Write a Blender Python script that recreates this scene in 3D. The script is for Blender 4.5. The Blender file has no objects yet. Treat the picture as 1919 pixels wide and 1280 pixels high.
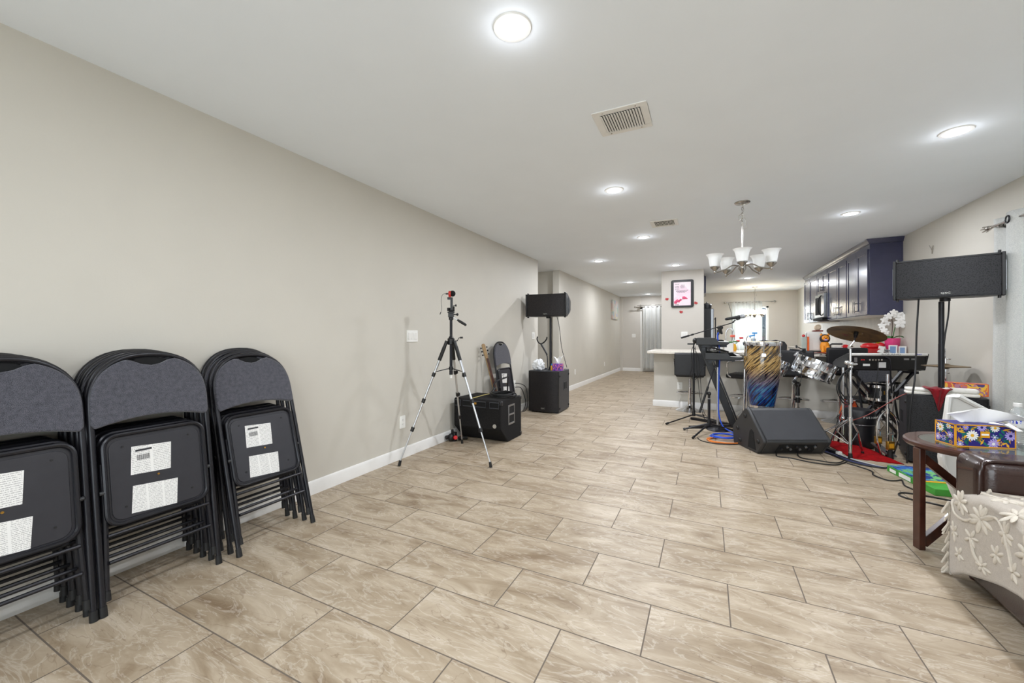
import bpy, bmesh, math, random
from math import sin, cos, pi, radians, sqrt, atan2
from mathutils import Vector, Matrix, Euler, noise
random.seed(7)
SC = bpy.context.scene
COL = SC.collection
PI = pi

# ------------------------------------------------------------------ helpers
def lin(c):
    return tuple(((v/255)/12.92 if v/255 <= 0.04045 else ((v/255+0.055)/1.055)**2.4) for v in c)

def rgba(c):
    return (*lin(c), 1.0)

class MB:
    """collects shapes, links them as one mesh"""
    def __init__(s):
        s.v = []; s.f = []; s.m = []; s.M = Matrix.Identity(4); s.k = 0
    def at(s, M): s.M = M; return s
    def mat(s, k): s.k = k; return s
    def add(s, vs, fs):
        o = len(s.v)
        s.v += [s.M @ Vector(p) for p in vs]
        s.f += [tuple(i+o for i in f) for f in fs]
        s.m += [s.k]*len(fs)
        return s
    def box(s, c, d, R=None):
        x, y, z = (q/2 for q in d)
        vs = [Vector((i*x, j*y, k*z)) for i in (-1, 1) for j in (-1, 1) for k in (-1, 1)]
        if R is not None: vs = [R @ p for p in vs]
        c = Vector(c)
        return s.add([p+c for p in vs], [(0,1,3,2),(4,6,7,5),(0,4,5,1),(2,3,7,6),(0,2,6,4),(1,5,7,3)])
    def bb(s, x0, x1, y0, y1, z0, z1):
        return s.box(((x0+x1)/2, (y0+y1)/2, (z0+z1)/2), (x1-x0, y1-y0, z1-z0))
    def beam(s, a, b, w, h, up=(0, 0, 1)):
        a = Vector(a); b = Vector(b); d = (b-a); L = d.length; d.normalize()
        u = Vector(up); r = d.cross(u)
        if r.length < 1e-4: r = d.cross(Vector((1, 0, 0)))
        r.normalize(); u = r.cross(d)
        vs = []
        for p in (a, b):
            for i, j in ((-1, -1), (1, -1), (1, 1), (-1, 1)):
                vs.append(p + r*(i*w/2) + u*(j*h/2))
        return s.add(vs, [(3,2,1,0),(4,5,6,7),(0,1,5,4),(1,2,6,5),(2,3,7,6),(3,0,4,7)])
    def cyl(s, a, b, r0, r1=None, n=16, caps=True):
        r1 = r0 if r1 is None else r1
        a = Vector(a); b = Vector(b); d = (b-a).normalized()
        u = d.orthogonal().normalized(); w = d.cross(u)
        vs = []
        for p, r in ((a, r0), (b, r1)):
            for i in range(n):
                t = 2*pi*i/n
                vs.append(p + u*(r*cos(t)) + w*(r*sin(t)))
        fs = [(i, (i+1) % n, n+(i+1) % n, n+i) for i in range(n)]
        if caps: fs += [tuple(range(n))[::-1], tuple(range(n, 2*n))]
        return s.add(vs, fs)
    def tube(s, pts, r, n=8, closed=False, res=0, caps=True):
        P = [Vector(p) for p in pts]
        if res: P = spline(P, res, closed)
        N = len(P); rings = []; pu = None; vs = []; 
        for i in range(N):
            a = P[(i-1) % N] if (closed or i > 0) else P[i]
            b = P[(i+1) % N] if (closed or i < N-1) else P[i]
            d = (b-a)
            if d.length < 1e-9: d = Vector((0, 0, 1))
            d.normalize()
            if pu is None: u = d.orthogonal().normalized()
            else:
                u = pu - d*pu.dot(d)
                if u.length < 1e-6: u = d.orthogonal()
                u.normalize()
            pu = u; w = d.cross(u)
            rr = r[i*len(r)//N] if isinstance(r, (list, tuple)) else r
            for k in range(n):
                t = 2*pi*k/n
                vs.append(P[i] + u*(rr*cos(t)) + w*(rr*sin(t)))
        fs = []
        for i in range(N if closed else N-1):
            j = (i+1) % N
            for k in range(n):
                fs.append((i*n+k, i*n+(k+1) % n, j*n+(k+1) % n, j*n+k))
        if not closed and caps:
            fs += [tuple(range(n))[::-1], tuple(range((N-1)*n, N*n))]
        return s.add(vs, fs)
    def lathe(s, prof, n=24, o=(0, 0, 0), closed=False):
        o = Vector(o); vs = []
        for r, z in prof:
            for i in range(n):
                t = 2*pi*i/n
                vs.append(o+Vector((r*cos(t), r*sin(t), z)))
        fs = []
        m = len(prof)
        for j in range(m if closed else m-1):
            q = (j+1) % m
            for i in range(n):
                fs.append((j*n+i, j*n+(i+1) % n, q*n+(i+1) % n, q*n+i))
        if not closed:
            if prof[0][0] > 1e-5: fs.append(tuple(range(n))[::-1])
            if prof[-1][0] > 1e-5: fs.append(tuple(range((m-1)*n, m*n)))
        return s.add(vs, fs)
    def prism(s, poly, h0, h1, ax='z'):
        """poly: 2D outline; extruded along ax. 'x': (y,z) ; 'y': (x,z) ; 'z': (x,y)"""
        n = len(poly); vs = []
        for h in (h0, h1):
            for a, b in poly:
                vs.append((h, a, b) if ax == 'x' else (a, h, b) if ax == 'y' else (a, b, h))
        fs = [(i, (i+1) % n, n+(i+1) % n, n+i) for i in range(n)] + [tuple(range(n))[::-1], tuple(range(n, 2*n))]
        return s.add(vs, fs)
    def ell(s, c, d, nu=14, nv=9, R=None):
        c = Vector(c); vs = []
        for j in range(nv+1):
            p = pi*j/nv
            for i in range(nu):
                t = 2*pi*i/nu
                q = Vector((d[0]*sin(p)*cos(t), d[1]*sin(p)*sin(t), d[2]*cos(p)))
                if R is not None: q = R @ q
                vs.append(c+q)
        fs = []
        for j in range(nv):
            for i in range(nu):
                fs.append((j*nu+i, (j+1)*nu+i, (j+1)*nu+(i+1) % nu, j*nu+(i+1) % nu))
        return s.add(vs, fs)
    def grid(s, fn, nu, nv):
        vs = [fn(i/nu, j/nv) for j in range(nv+1) for i in range(nu+1)]
        fs = [(j*(nu+1)+i, j*(nu+1)+i+1, (j+1)*(nu+1)+i+1, (j+1)*(nu+1)+i) for j in range(nv) for i in range(nu)]
        return s.add(vs, fs)
    def poly(s, pts):
        return s.add(pts, [tuple(range(len(pts)))])
    def build(s, name, mats, parent=None, bevel=0, seg=2, sharp=38, solid=0, sub=0, weld=False):
        me = bpy.data.meshes.new(name)
        me.from_pydata([tuple(p) for p in s.v], [], s.f)
        if not isinstance(mats, (list, tuple)): mats = [mats]
        for m in mats: me.materials.append(m)
        me.polygons.foreach_set('material_index', s.m)
        me.update()
        bm = bmesh.new(); bm.from_mesh(me)
        bmesh.ops.remove_doubles(bm, verts=bm.verts, dist=1e-6)
        bmesh.ops.recalc_face_normals(bm, faces=bm.faces)
        bm.to_mesh(me); bm.free()
        me.polygons.foreach_set('use_smooth', [True]*len(me.polygons))
        me.set_sharp_from_angle(angle=radians(sharp))
        o = bpy.data.objects.new(name, me); COL.objects.link(o)
        if parent is not None: o.parent = parent
        if solid:
            md = o.modifiers.new('thick', 'SOLIDIFY'); md.thickness = solid; md.offset = 0
        if bevel:
            md = o.modifiers.new('bevel', 'BEVEL'); md.width = bevel; md.segments = seg
            md.limit_method = 'ANGLE'; md.angle_limit = radians(40); md.harden_normals = False
        if sub:
            md = o.modifiers.new('sub', 'SUBSURF'); md.levels = sub; md.render_levels = sub
        return o

def spline(P, res, closed=False):
    out = []; N = len(P)
    for i in range(N if closed else N-1):
        if closed: p0, p1, p2, p3 = P[(i-1) % N], P[i], P[(i+1) % N], P[(i+2) % N]
        else: p0, p1, p2, p3 = P[max(i-1, 0)], P[i], P[i+1], P[min(i+2, N-1)]
        for k in range(res):
            t = k/res
            out.append(0.5*((2*p1)+(p2-p0)*t+(2*p0-5*p1+4*p2-p3)*t*t+(3*p1-p0-3*p2+p3)*t**3))
    if not closed: out.append(P[-1])
    return out

def rrect(w, h, r, n=6, cx=0, cy=0):
    out = []
    for sx, sy, a in ((1, 1, 0), (-1, 1, 90), (-1, -1, 180), (1, -1, 270)):
        for i in range(n+1):
            t = radians(a+90*i/n)
            out.append((cx+sx*(w/2-r)+r*cos(t), cy+sy*(h/2-r)+r*sin(t)))
    return out

def thing(name, label, cat, loc=(0, 0, 0), rz=0, group=None):
    o = bpy.data.objects.new(name, None); COL.objects.link(o)
    o.location = loc; o.rotation_euler = (0, 0, rz); o.empty_display_size = 0.1
    o['label'] = label; o['category'] = cat
    if group: o['group'] = group
    return o

def tag(o, label, cat, group=None, kind=None):
    o['label'] = label; o['category'] = cat
    if group: o['group'] = group
    if kind: o['kind'] = kind
    return o

def struct(o, label=None):
    o['kind'] = 'structure'
    if label: o['label'] = label
    return o

def dup(root, loc=None, rot=None, label=None):
    r = root.copy(); COL.objects.link(r)
    if loc is not None: r.location = loc
    if rot is not None: r.rotation_euler = rot
    if label: r['label'] = label
    for ch in [c for c in root.children]:
        c = ch.copy(); COL.objects.link(c); c.parent = r
        for g in [q for q in ch.children]:
            d = g.copy(); COL.objects.link(d); d.parent = c
    return r

def text(name, body, size, M, mat, parent=None, ext=0.0006, align='CENTER', sx=1.0):
    cu = bpy.data.curves.new(name, 'FONT'); cu.body = body; cu.size = size; cu.extrude = ext
    cu.align_x = align; cu.align_y = 'CENTER'; cu.resolution_u = 2
    cu.materials.append(mat)
    tmp = bpy.data.objects.new(name, cu); COL.objects.link(tmp)
    dg = bpy.context.evaluated_depsgraph_get(); dg.update()
    me = bpy.data.meshes.new_from_object(tmp.evaluated_get(dg))
    bpy.data.objects.remove(tmp); bpy.data.curves.remove(cu)
    me.transform(M @ Matrix.Diagonal((sx, 1, 1, 1)))
    me.materials.clear(); me.materials.append(mat)
    o = bpy.data.objects.new(name, me); COL.objects.link(o)
    if parent is not None: o.parent = parent
    return o

def frame_M(o, xdir, ydir):
    x = Vector(xdir).normalized(); y = Vector(ydir).normalized(); z = x.cross(y)
    M = Matrix.Identity(4)
    for i in range(3):
        M[i][0] = x[i]; M[i][1] = y[i]; M[i][2] = z[i]; M[i][3] = o[i]
    return M
T = Matrix.Translation
def RZ(a): return Matrix.Rotation(a, 4, 'Z')

# ------------------------------------------------------------------ materials
class NT:
    def __init__(s, name):
        s.m = bpy.data.materials.new(name); s.m.use_nodes = True
        s.t = s.m.node_tree; s.b = s.t.nodes['Principled BSDF']; s.out = s.t.nodes['Material Output']
    def n(s, typ, **kw):
        q = s.t.nodes.new(typ)
        for k, v in kw.items():
            if k.startswith('i_'): q.inputs[k[2:].replace('_', ' ')].default_value = v
            else: setattr(q, k, v)
        return q
    def l(s, a, b): s.t.links.new(a, b)
    def ramp(s, fac, stops, interp='LINEAR'):
        r = s.n('ShaderNodeValToRGB'); r.color_ramp.interpolation = interp
        e = r.color_ramp.elements
        while len(e) < len(stops): e.new(0.5)
        for q, (p, c) in zip(e, stops):
            q.position = p; q.color = c if len(c) == 4 else (*c, 1)
        s.l(fac, r.inputs['Fac']); return r.outputs['Color']
    def mix(s, fac, a, b, mode='MIX'):
        q = s.n('ShaderNodeMix', data_type='RGBA', blend_type=mode)
        for k, v in ((0, fac), (6, a), (7, b)):
            if hasattr(v, 'is_linked') or hasattr(v, 'links'): s.l(v, q.inputs[k])
            else: q.inputs[k].default_value = v
        return q.outputs[2]
    def math(s, op, a, b=None, c=None):
        q = s.n('ShaderNodeMath', operation=op)
        for k, v in enumerate((a, b, c)):
            if v is None: continue
            if hasattr(v, 'links'): s.l(v, q.inputs[k])
            else: q.inputs[k].default_value = v
        return q.outputs[0]
    def bump(s, h, strength=0.3, dist=0.002):
        q = s.n('ShaderNodeBump'); q.inputs['Strength'].default_value = strength; q.inputs['Distance'].default_value = dist
        s.l(h, q.inputs['Height']); s.l(q.outputs[0], s.b.inputs['Normal'])

def M(name, col, rough=0.5, metal=0.0, noise_scale=0, var=0.06, bump=0.0, bscale=None, spec=0.5, coat=0.0, trans=0.0, sheen=0.0, emit=0.0, bdist=0.002):
    t = NT(name); b = t.b
    b.inputs['Base Color'].default_value = rgba(col)
    b.inputs['Roughness'].default_value = rough; b.inputs['Metallic'].default_value = metal
    b.inputs['Specular IOR Level'].default_value = spec
    b.inputs['Coat Weight'].default_value = coat
    b.inputs['Transmission Weight'].default_value = trans
    b.inputs['Sheen Weight'].default_value = sheen
    if emit:
        b.inputs['Emission Color'].default_value = rgba(col); b.inputs['Emission Strength'].default_value = emit
    ns = noise_scale or 12
    tc = t.n('ShaderNodeTexCoord')
    nz = t.n('ShaderNodeTexNoise', i_Scale=ns, i_Detail=4.0)
    t.l(tc.outputs['Object'], nz.inputs['Vector'])
    c = rgba(col)
    lo = tuple(v*(1-var) for v in c[:3]); hi = tuple(min(1, v*(1+var)) for v in c[:3])
    t.l(t.ramp(nz.outputs['Fac'], [(0.3, lo), (0.7, hi)]), b.inputs['Base Color'])
    if bump:
        n2 = t.n('ShaderNodeTexNoise', i_Scale=bscale or 200, i_Detail=2.0)
        t.l(tc.outputs['Object'], n2.inputs['Vector'])
        t.bump(n2.outputs['Fac'], bump, bdist)
    return t.m

m_wall = M('wall paint', (201, 197, 187), 0.6, bump=0.12, bscale=130, var=0.015, noise_scale=3)
m_wallk = M('kitchen wall paint', (203, 198, 190), 0.6, bump=0.1, bscale=130, var=0.015, noise_scale=3)
m_ceil = M('ceiling paint', (238, 244, 250), 0.75, bump=0.12, bscale=90, var=0.01, noise_scale=3)
m_white = M('white trim paint', (232, 231, 227), 0.35, var=0.02)
m_trim = M('baseboard paint', (234, 233, 230), 0.4, var=0.02)
m_plate = M('white plastic plate', (240, 240, 236), 0.35, var=0.01)
m_blk = M('black plastic', (19, 19, 21), 0.42, var=0.12, bump=0.15, bscale=400)
m_blkmetal = M('black powder coat', (30, 30, 35), 0.34, metal=0.3, var=0.1)
m_blkmatte = M('black matte', (20, 20, 21), 0.65, var=0.15)
m_rub = M('black rubber', (18, 18, 18), 0.6, var=0.1)
m_carpet = M('black cabinet carpet', (31, 30, 30), 0.95, bump=0.6, bscale=350, var=0.35, noise_scale=90, spec=0.2)
m_grey = M('charcoal grey paint', (45, 46, 48), 0.45, var=0.08, bump=0.2, bscale=500)
m_subside = M('textured dark paint', (50, 52, 57), 0.5, var=0.1, bump=0.3, bscale=400)
m_chrome = M('chrome', (225, 226, 230), 0.1, metal=1.0, var=0.02)
m_nickel = M('brushed nickel', (176, 172, 166), 0.25, metal=1.0, var=0.04)
m_alu = M('silver aluminium tube', (200, 202, 205), 0.28, metal=0.9, var=0.03)
m_brass = M('brass', (196, 150, 70), 0.3, metal=0.9, var=0.08)
m_navy = M('navy cabinet lacquer', (52, 54, 84), 0.22, var=0.05, coat=0.2, spec=0.7)
m_counter = M('pale stone counter', (215, 208, 196), 0.2, noise_scale=40, var=0.08)
m_leather = M('dark brown leather', (46, 26, 21), 0.26, noise_scale=25, var=0.2, bump=0.25, bscale=160, coat=0.25)
m_pvc = M('black vinyl', (21, 21, 25), 0.42, var=0.08, bump=0.15, bscale=200)
m_wood = M('espresso wood', (66, 34, 24), 0.3, noise_scale=18, var=0.3, coat=0.3)
m_red = M('red cloth', (138, 16, 20), 0.95, noise_scale=30, var=0.2, sheen=0.0, spec=0.1, bump=0.4, bscale=500)
m_darkred = M('dark red velvet', (120, 16, 26), 0.85, noise_scale=20, var=0.2, sheen=0.15, spec=0.15, bump=0.3, bscale=300)
m_ora = M('orange plastic', (222, 96, 30), 0.4)
m_redp = M('red glossy plastic', (205, 24, 32), 0.2, coat=0.5)
m_blue = M('blue cable sheath', (40, 84, 205), 0.45)
m_orac = M('orange cable sheath', (226, 128, 50), 0.5)
m_cable = M('black cable sheath', (20, 20, 22), 0.5)
m_towel = M('white towel', (232, 229, 222), 0.95, bump=0.8, bscale=260, var=0.04, noise_scale=60)
m_paper = M('white tissue paper', (244, 244, 242), 0.85, var=0.02, noise_scale=6)
m_bag = M('clear plastic bag', (232, 234, 236), 0.22, var=0.08, noise_scale=30)
m_ink = M('dark print ink', (40, 40, 44), 0.6)
m_badge = M('silver badge lettering', (190, 188, 182), 0.35, metal=0.6)
m_green = M('leaf green', (44, 110, 50), 0.5, noise_scale=30, var=0.3)
m_petal = M('white petals', (240, 238, 234), 0.6, var=0.04)
m_pink = M('pink glazed bowl', (220, 70, 130), 0.25)
m_yel = M('golden yellow', (236, 176, 40), 0.5)
m_lion = M('orange toy plastic', (238, 150, 26), 0.45, var=0.05)
m_dbrown = M('dark brown toy mane', (40, 32, 34), 0.6)
m_steel = M('stainless steel', (150, 152, 156), 0.3, metal=0.9, var=0.04)
m_cyan = M('bright blue plastic', (40, 140, 215), 0.4)
m_white2 = M('white plastic', (226, 225, 221), 0.4, var=0.02)
m_shade = M('frosted glass shade', (236, 238, 238), 0.35, var=0.02)
m_screen = M('glass picture front', (120, 150, 190), 0.15)
m_hole = M('dark recess', (8, 8, 9), 0.9)
m_bs = M('stone tile backsplash', (180, 170, 157), 0.4, noise_scale=9, var=0.1)
m_sheet = M('sheet music paper', (236, 234, 228), 0.7)
m_skinny = M('maple guitar neck', (150, 122, 82), 0.35, noise_scale=20, var=0.15)
m_gtr = M('dark sunburst guitar body', (70, 34, 18), 0.2, coat=0.6)
m_redmetal = M('red glossy ring', (200, 40, 30), 0.3)

def glassy(name, tint, rough=0.03, gl=0.12):
    t = NT(name); t.t.nodes.remove(t.b)
    tr = t.n('ShaderNodeBsdfTransparent'); tr.inputs['Color'].default_value = (*tint, 1)
    g = t.n('ShaderNodeBsdfGlossy'); g.inputs['Roughness'].default_value = rough
    lw = t.n('ShaderNodeLayerWeight'); lw.inputs['Blend'].default_value = 0.35
    mx = t.n('ShaderNodeMixShader')
    f = t.math('MULTIPLY_ADD', lw.outputs['Facing'], 0.5, gl)
    t.l(f, mx.inputs[0]); t.l(tr.outputs[0], mx.inputs[1]); t.l(g.outputs[0], mx.inputs[2])
    t.l(mx.outputs[0], t.out.inputs['Surface'])
    return t.m
m_glass = glassy('window glass', (0.96, 0.98, 0.98))
m_tglass = glassy('table top glass', (0.80, 0.90, 0.88), gl=0.15)
m_bottle = glassy('clear bottle plastic', (0.90, 0.93, 0.95), rough=0.08, gl=0.18)

def emissive(name, col, s):
    t = NT(name); t.b.inputs['Base Color'].default_value = rgba(col)
    t.b.inputs['Emission Color'].default_value = rgba(col); t.b.inputs['Emission Strength'].default_value = s
    return t.m
m_lens = emissive('lit lamp lens', (255, 250, 240), 14.0)
m_lit = emissive('lit frosted shade', (255, 238, 205), 3.0)
m_display = emissive('small lit display', (60, 190, 170), 0.6)

# floor tile
def floor_mat():
    t = NT('porcelain floor tile'); b = t.b
    tc = t.n('ShaderNodeTexCoord')
    mp = t.n('ShaderNodeMapping'); mp.inputs['Location'].default_value = (0.8297, -1.2022, 0)
    t.l(tc.outputs['Object'], mp.inputs['Vector'])
    def brick(c1, c2, mo):
        q = t.n('ShaderNodeTexBrick', offset=0.5, offset_frequency=2, squash=1.0)
        q.inputs['Color1'].default_value = c1; q.inputs['Color2'].default_value = c2; q.inputs['Mortar'].default_value = mo
        q.inputs['Scale'].default_value = 1; q.inputs['Mortar Size'].default_value = 0.0028
        q.inputs['Mortar Smooth'].default_value = 0.1; q.inputs['Bias'].default_value = 0
        q.inputs['Brick Width'].default_value = 0.61; q.inputs['Row Height'].default_value = 0.3103
        t.l(mp.outputs[0], q.inputs['Vector']); return q
    br = brick((0, 0, 0, 1), (1, 1, 1, 1), (0.5, 0.5, 0.5, 1))
    rnd = t.n('ShaderNodeSeparateColor'); t.l(br.outputs['Color'], rnd.inputs[0])
    off = t.n('ShaderNodeCombineXYZ')
    t.l(t.math('MULTIPLY', rnd.outputs[0], 37.0), off.inputs[0]); t.l(t.math('MULTIPLY', rnd.outputs[0], 91.0), off.inputs[1])
    t.l(t.math('MULTIPLY', rnd.outputs[0], 17.0), off.inputs[2])
    va = t.n('ShaderNodeVectorMath', operation='ADD'); t.l(tc.outputs['Object'], va.inputs[0]); t.l(off.outputs[0], va.inputs[1])
    rot = t.n('ShaderNodeMapping'); rot.inputs['Rotation'].default_value = (0, 0, radians(-28)); rot.inputs['Scale'].default_value = (0.8, 2.6, 1)
    t.l(va.outputs[0], rot.inputs['Vector'])
    n1 = t.n('ShaderNodeTexNoise', i_Scale=2.2, i_Detail=9.0, i_Roughness=0.62, i_Distortion=1.6); t.l(rot.outputs[0], n1.inputs['Vector'])
    n2 = t.n('ShaderNodeTexNoise', i_Scale=3.4, i_Detail=6.0, i_Roughness=0.55, i_Distortion=2.6); t.l(rot.outputs[0], n2.inputs['Vector'])
    n3 = t.n('ShaderNodeTexNoise', i_Scale=2.4, i_Detail=3.0, i_Roughness=0.5, i_Distortion=2.2); t.l(rot.outputs[0], n3.inputs['Vector'])
    base = t.ramp(n1.outputs['Fac'], [(0.28, lin((125, 106, 84))), (0.44, lin((156, 140, 118))), (0.57, lin((174, 159, 138))), (0.74, lin((195, 182, 163)))])
    vein = t.ramp(n2.outputs['Fac'], [(0.47, (0, 0, 0)), (0.50, (1, 1, 1)), (0.53, (0, 0, 0))])
    lv = t.mix(t.math('MULTIPLY', vein, 0.36), base, rgba((214, 205, 192)))
    dv = t.ramp(n3.outputs['Fac'], [(0.492, (0, 0, 0)), (0.5, (1, 1, 1)), (0.508, (0, 0, 0))])
    cc = t.mix(t.math('MULTIPLY', dv, 0.5), lv, rgba((112, 92, 72)))
    tone = t.mix(t.math('MULTIPLY', rnd.outputs[0], 0.10), cc, rgba((160, 140, 116)))
    col = t.mix(br.outputs['Fac'], tone, rgba((104, 94, 84)))
    t.l(col, b.inputs['Base Color'])
    rr = t.math('MULTIPLY_ADD', br.outputs['Fac'], 0.35, 0.40)
    t.l(rr, b.inputs['Roughness'])
    h = t.math('SUBTRACT', t.math('MULTIPLY', n1.outputs['Fac'], 0.25), br.outputs['Fac'])
    t.bump(h, 0.35, 0.002)
    b.inputs['Specular IOR Level'].default_value = 0.28
    return t.m
m_floor = floor_mat()

# woven grey chair fabric
def fabric(name, c1, c2, sc=420, bs=0.5):
    t = NT(name); tc = t.n('ShaderNodeTexCoord')
    w1 = t.n('ShaderNodeTexNoise', i_Scale=sc, i_Detail=2.0); t.l(tc.outputs['Object'], w1.inputs['Vector'])
    w2 = t.n('ShaderNodeTexNoise', i_Scale=60, i_Detail=6.0); t.l(tc.outputs['Object'], w2.inputs['Vector'])
    f = t.math('ADD', t.math('MULTIPLY', w1.outputs['Fac'], 0.75), t.math('MULTIPLY', w2.outputs['Fac'], 0.25))
    t.l(t.ramp(f, [(0.36, lin(c1)), (0.64, lin(c2))]), t.b.inputs['Base Color'])
    t.b.inputs['Roughness'].default_value = 0.95; t.b.inputs['Sheen Weight'].default_value = 0.3
    t.b.inputs['Specular IOR Level'].default_value = 0.2
    t.bump(w1.outputs['Fac'], bs, 0.002)
    return t.m
m_fab = fabric('blue grey woven upholstery', (46, 47, 54), (96, 96, 104))
m_throw = fabric('greige chenille throw', (166, 156, 144), (192, 183, 171), 500)
m_tuft = M('cream tufted yarn', (208, 200, 187), 0.95, bump=0.7, bscale=220, var=0.06, noise_scale=60)
m_curt0 = fabric('white slub curtain', (206, 208, 206), (236, 236, 232), 160, 0.3)

def translucent_curtain():
    m = m_curt0; t = m.node_tree; b = t.nodes['Principled BSDF']; out = t.nodes['Material Output']
    tr = t.nodes.new('ShaderNodeBsdfTranslucent'); tr.inputs['Color'].default_value = (0.82, 0.83, 0.82, 1)
    mx = t.nodes.new('ShaderNodeMixShader'); mx.inputs[0].default_value = 0.4
    t.links.new(b.outputs[0], mx.inputs[1]); t.links.new(tr.outputs[0], mx.inputs[2]); t.links.new(mx.outputs[0], out.inputs['Surface'])
    return m
m_curt = translucent_curtain()

def sticker(name, horiz, cols):
    """white label with rows of fine print"""
    t = NT(name); tc = t.n('ShaderNodeTexCoord'); sp = t.n('ShaderNodeSeparateXYZ'); t.l(tc.outputs['Generated'], sp.inputs[0])
    x, y = sp.outputs[0], sp.outputs[2]
    rows = t.math('FRACT', t.math('MULTIPLY', y, horiz))
    line = t.math('LESS_THAN', rows, 0.42)
    nz = t.n('ShaderNodeTexNoise', i_Scale=1.0, i_Detail=1.0)
    sc = t.n('ShaderNodeMapping'); sc.inputs['Scale'].default_value = (46, 0, horiz*1.0)
    t.l(tc.outputs['Generated'], sc.inputs['Vector']); t.l(sc.outputs[0], nz.inputs['Vector'])
    wd = t.math('GREATER_THAN', nz.outputs['Fac'], 0.46)
    fx = t.math('FRACT', t.math('MULTIPLY', x, cols))
    inside = t.math('MULTIPLY', t.math('GREATER_THAN', fx, 0.07), t.math('LESS_THAN', fx, 0.93))
    ink = t.math('MULTIPLY', t.math('MULTIPLY', line, wd), inside)
    t.l(t.mix(t.math('MULTIPLY', ink, 0.5), rgba((226, 225, 222)), rgba((60, 60, 64))), t.b.inputs['Base Color'])
    t.b.inputs['Roughness'].default_value = 0.55
    return t.m
m_st1 = sticker('white barcode label', 17, 2)
m_st2 = sticker('white warning label', 20, 3)

def grille(name, c, sc=900.0):
    t = NT(name); tc = t.n('ShaderNodeTexCoord')
    v = t.n('ShaderNodeTexVoronoi', i_Scale=110.0); t.l(tc.outputs['Object'], v.inputs['Vector'])
    t.l(t.ramp(v.outputs['Distance'], [(0.28, lin((5, 5, 5))), (0.42, lin(c))]), t.b.inputs['Base Color'])
    t.b.inputs['Roughness'].default_value = 0.5; t.b.inputs['Metallic'].default_value = 0.3
    t.bump(v.outputs['Distance'], 0.5, 0.002)
    return t.m
m_grille = grille('perforated steel grille', (38, 38, 41))
m_grille2 = grille('perforated black grille', (36, 32, 33))
m_foamgr = M('foam backed grille', (51, 52, 56), 0.7, bump=0.5, bscale=700, var=0.06)

def conga_mat():
    t = NT('gold and blue streaked drum shell'); tc = t.n('ShaderNodeTexCoord'); sp = t.n('ShaderNodeSeparateXYZ'); t.l(tc.outputs['Object'], sp.inputs[0])
    ang = t.math('ARCTAN2', sp.outputs[1], sp.outputs[0])
    z = sp.outputs[2]
    tw = t.math('ADD', t.math('MULTIPLY', ang, 0.20), t.math('MULTIPLY', z, -1.25))
    cv = t.n('ShaderNodeCombineXYZ'); t.l(t.math('MULTIPLY', tw, 15), cv.inputs[0]); t.l(t.math('MULTIPLY', z, 1.4), cv.inputs[1]); t.l(t.math('MULTIPLY', ang, 0.5), cv.inputs[2])
    n1 = t.n('ShaderNodeTexNoise', i_Scale=1.7, i_Detail=5.0, i_Roughness=0.6, i_Distortion=0.4); t.l(cv.outputs[0], n1.inputs['Vector'])
    gold = t.ramp(n1.outputs['Fac'], [(0.36, lin((14, 12, 12))), (0.45, lin((56, 42, 26))), (0.50, lin((150, 116, 58))), (0.55, lin((190, 160, 104))), (0.60, lin((110, 82, 38))), (0.66, lin((30, 24, 18)))])
    blue = t.ramp(n1.outputs['Fac'], [(0.34, lin((10, 12, 18))), (0.44, lin((8, 14, 36))), (0.50, lin((10, 26, 96))), (0.57, lin((14, 66, 124))), (0.63, lin((40, 120, 150))), (0.70, lin((40, 40, 40)))])
    cv2 = t.n('ShaderNodeTexNoise', i_Scale=7, i_Detail=3.0); t.l(tc.outputs['Object'], cv2.inputs['Vector'])
    zz = t.math('ADD', z, t.math('MULTIPLY_ADD', n1.outputs['Fac'], 0.5, -0.25))
    f = t.ramp(zz, [(0.24, (0, 0, 0)), (0.46, (1, 1, 1))])
    t.l(t.mix(f, blue, gold), t.b.inputs['Base Color'])
    t.b.inputs['Roughness'].default_value = 0.18; t.b.inputs['Coat Weight'].default_value = 0.6
    return t.m
m_conga = conga_mat()

def cymbal_mat():
    t = NT('aged bronze cymbal'); tc = t.n('ShaderNodeTexCoord')
    n1 = t.n('ShaderNodeTexNoise', i_Scale=9, i_Detail=6.0, i_Distortion=1.0); t.l(tc.outputs['Object'], n1.inputs['Vector'])
    ln = t.n('ShaderNodeVectorMath', operation='LENGTH'); t.l(tc.outputs['Object'], ln.inputs[0])
    rg = t.math('SINE', t.math('MULTIPLY', ln.outputs['Value'], 900))
    t.l(t.ramp(n1.outputs['Fac'], [(0.3, lin((92, 76, 56))), (0.5, lin((128, 106, 74))), (0.7, lin((150, 124, 82)))]), t.b.inputs['Base Color'])
    t.b.inputs['Metallic'].default_value = 0.75; t.b.inputs['Roughness'].default_value = 0.38
    t.bump(rg, 0.15, 0.001)
    return t.m
m_cym = cymbal_mat()

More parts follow.
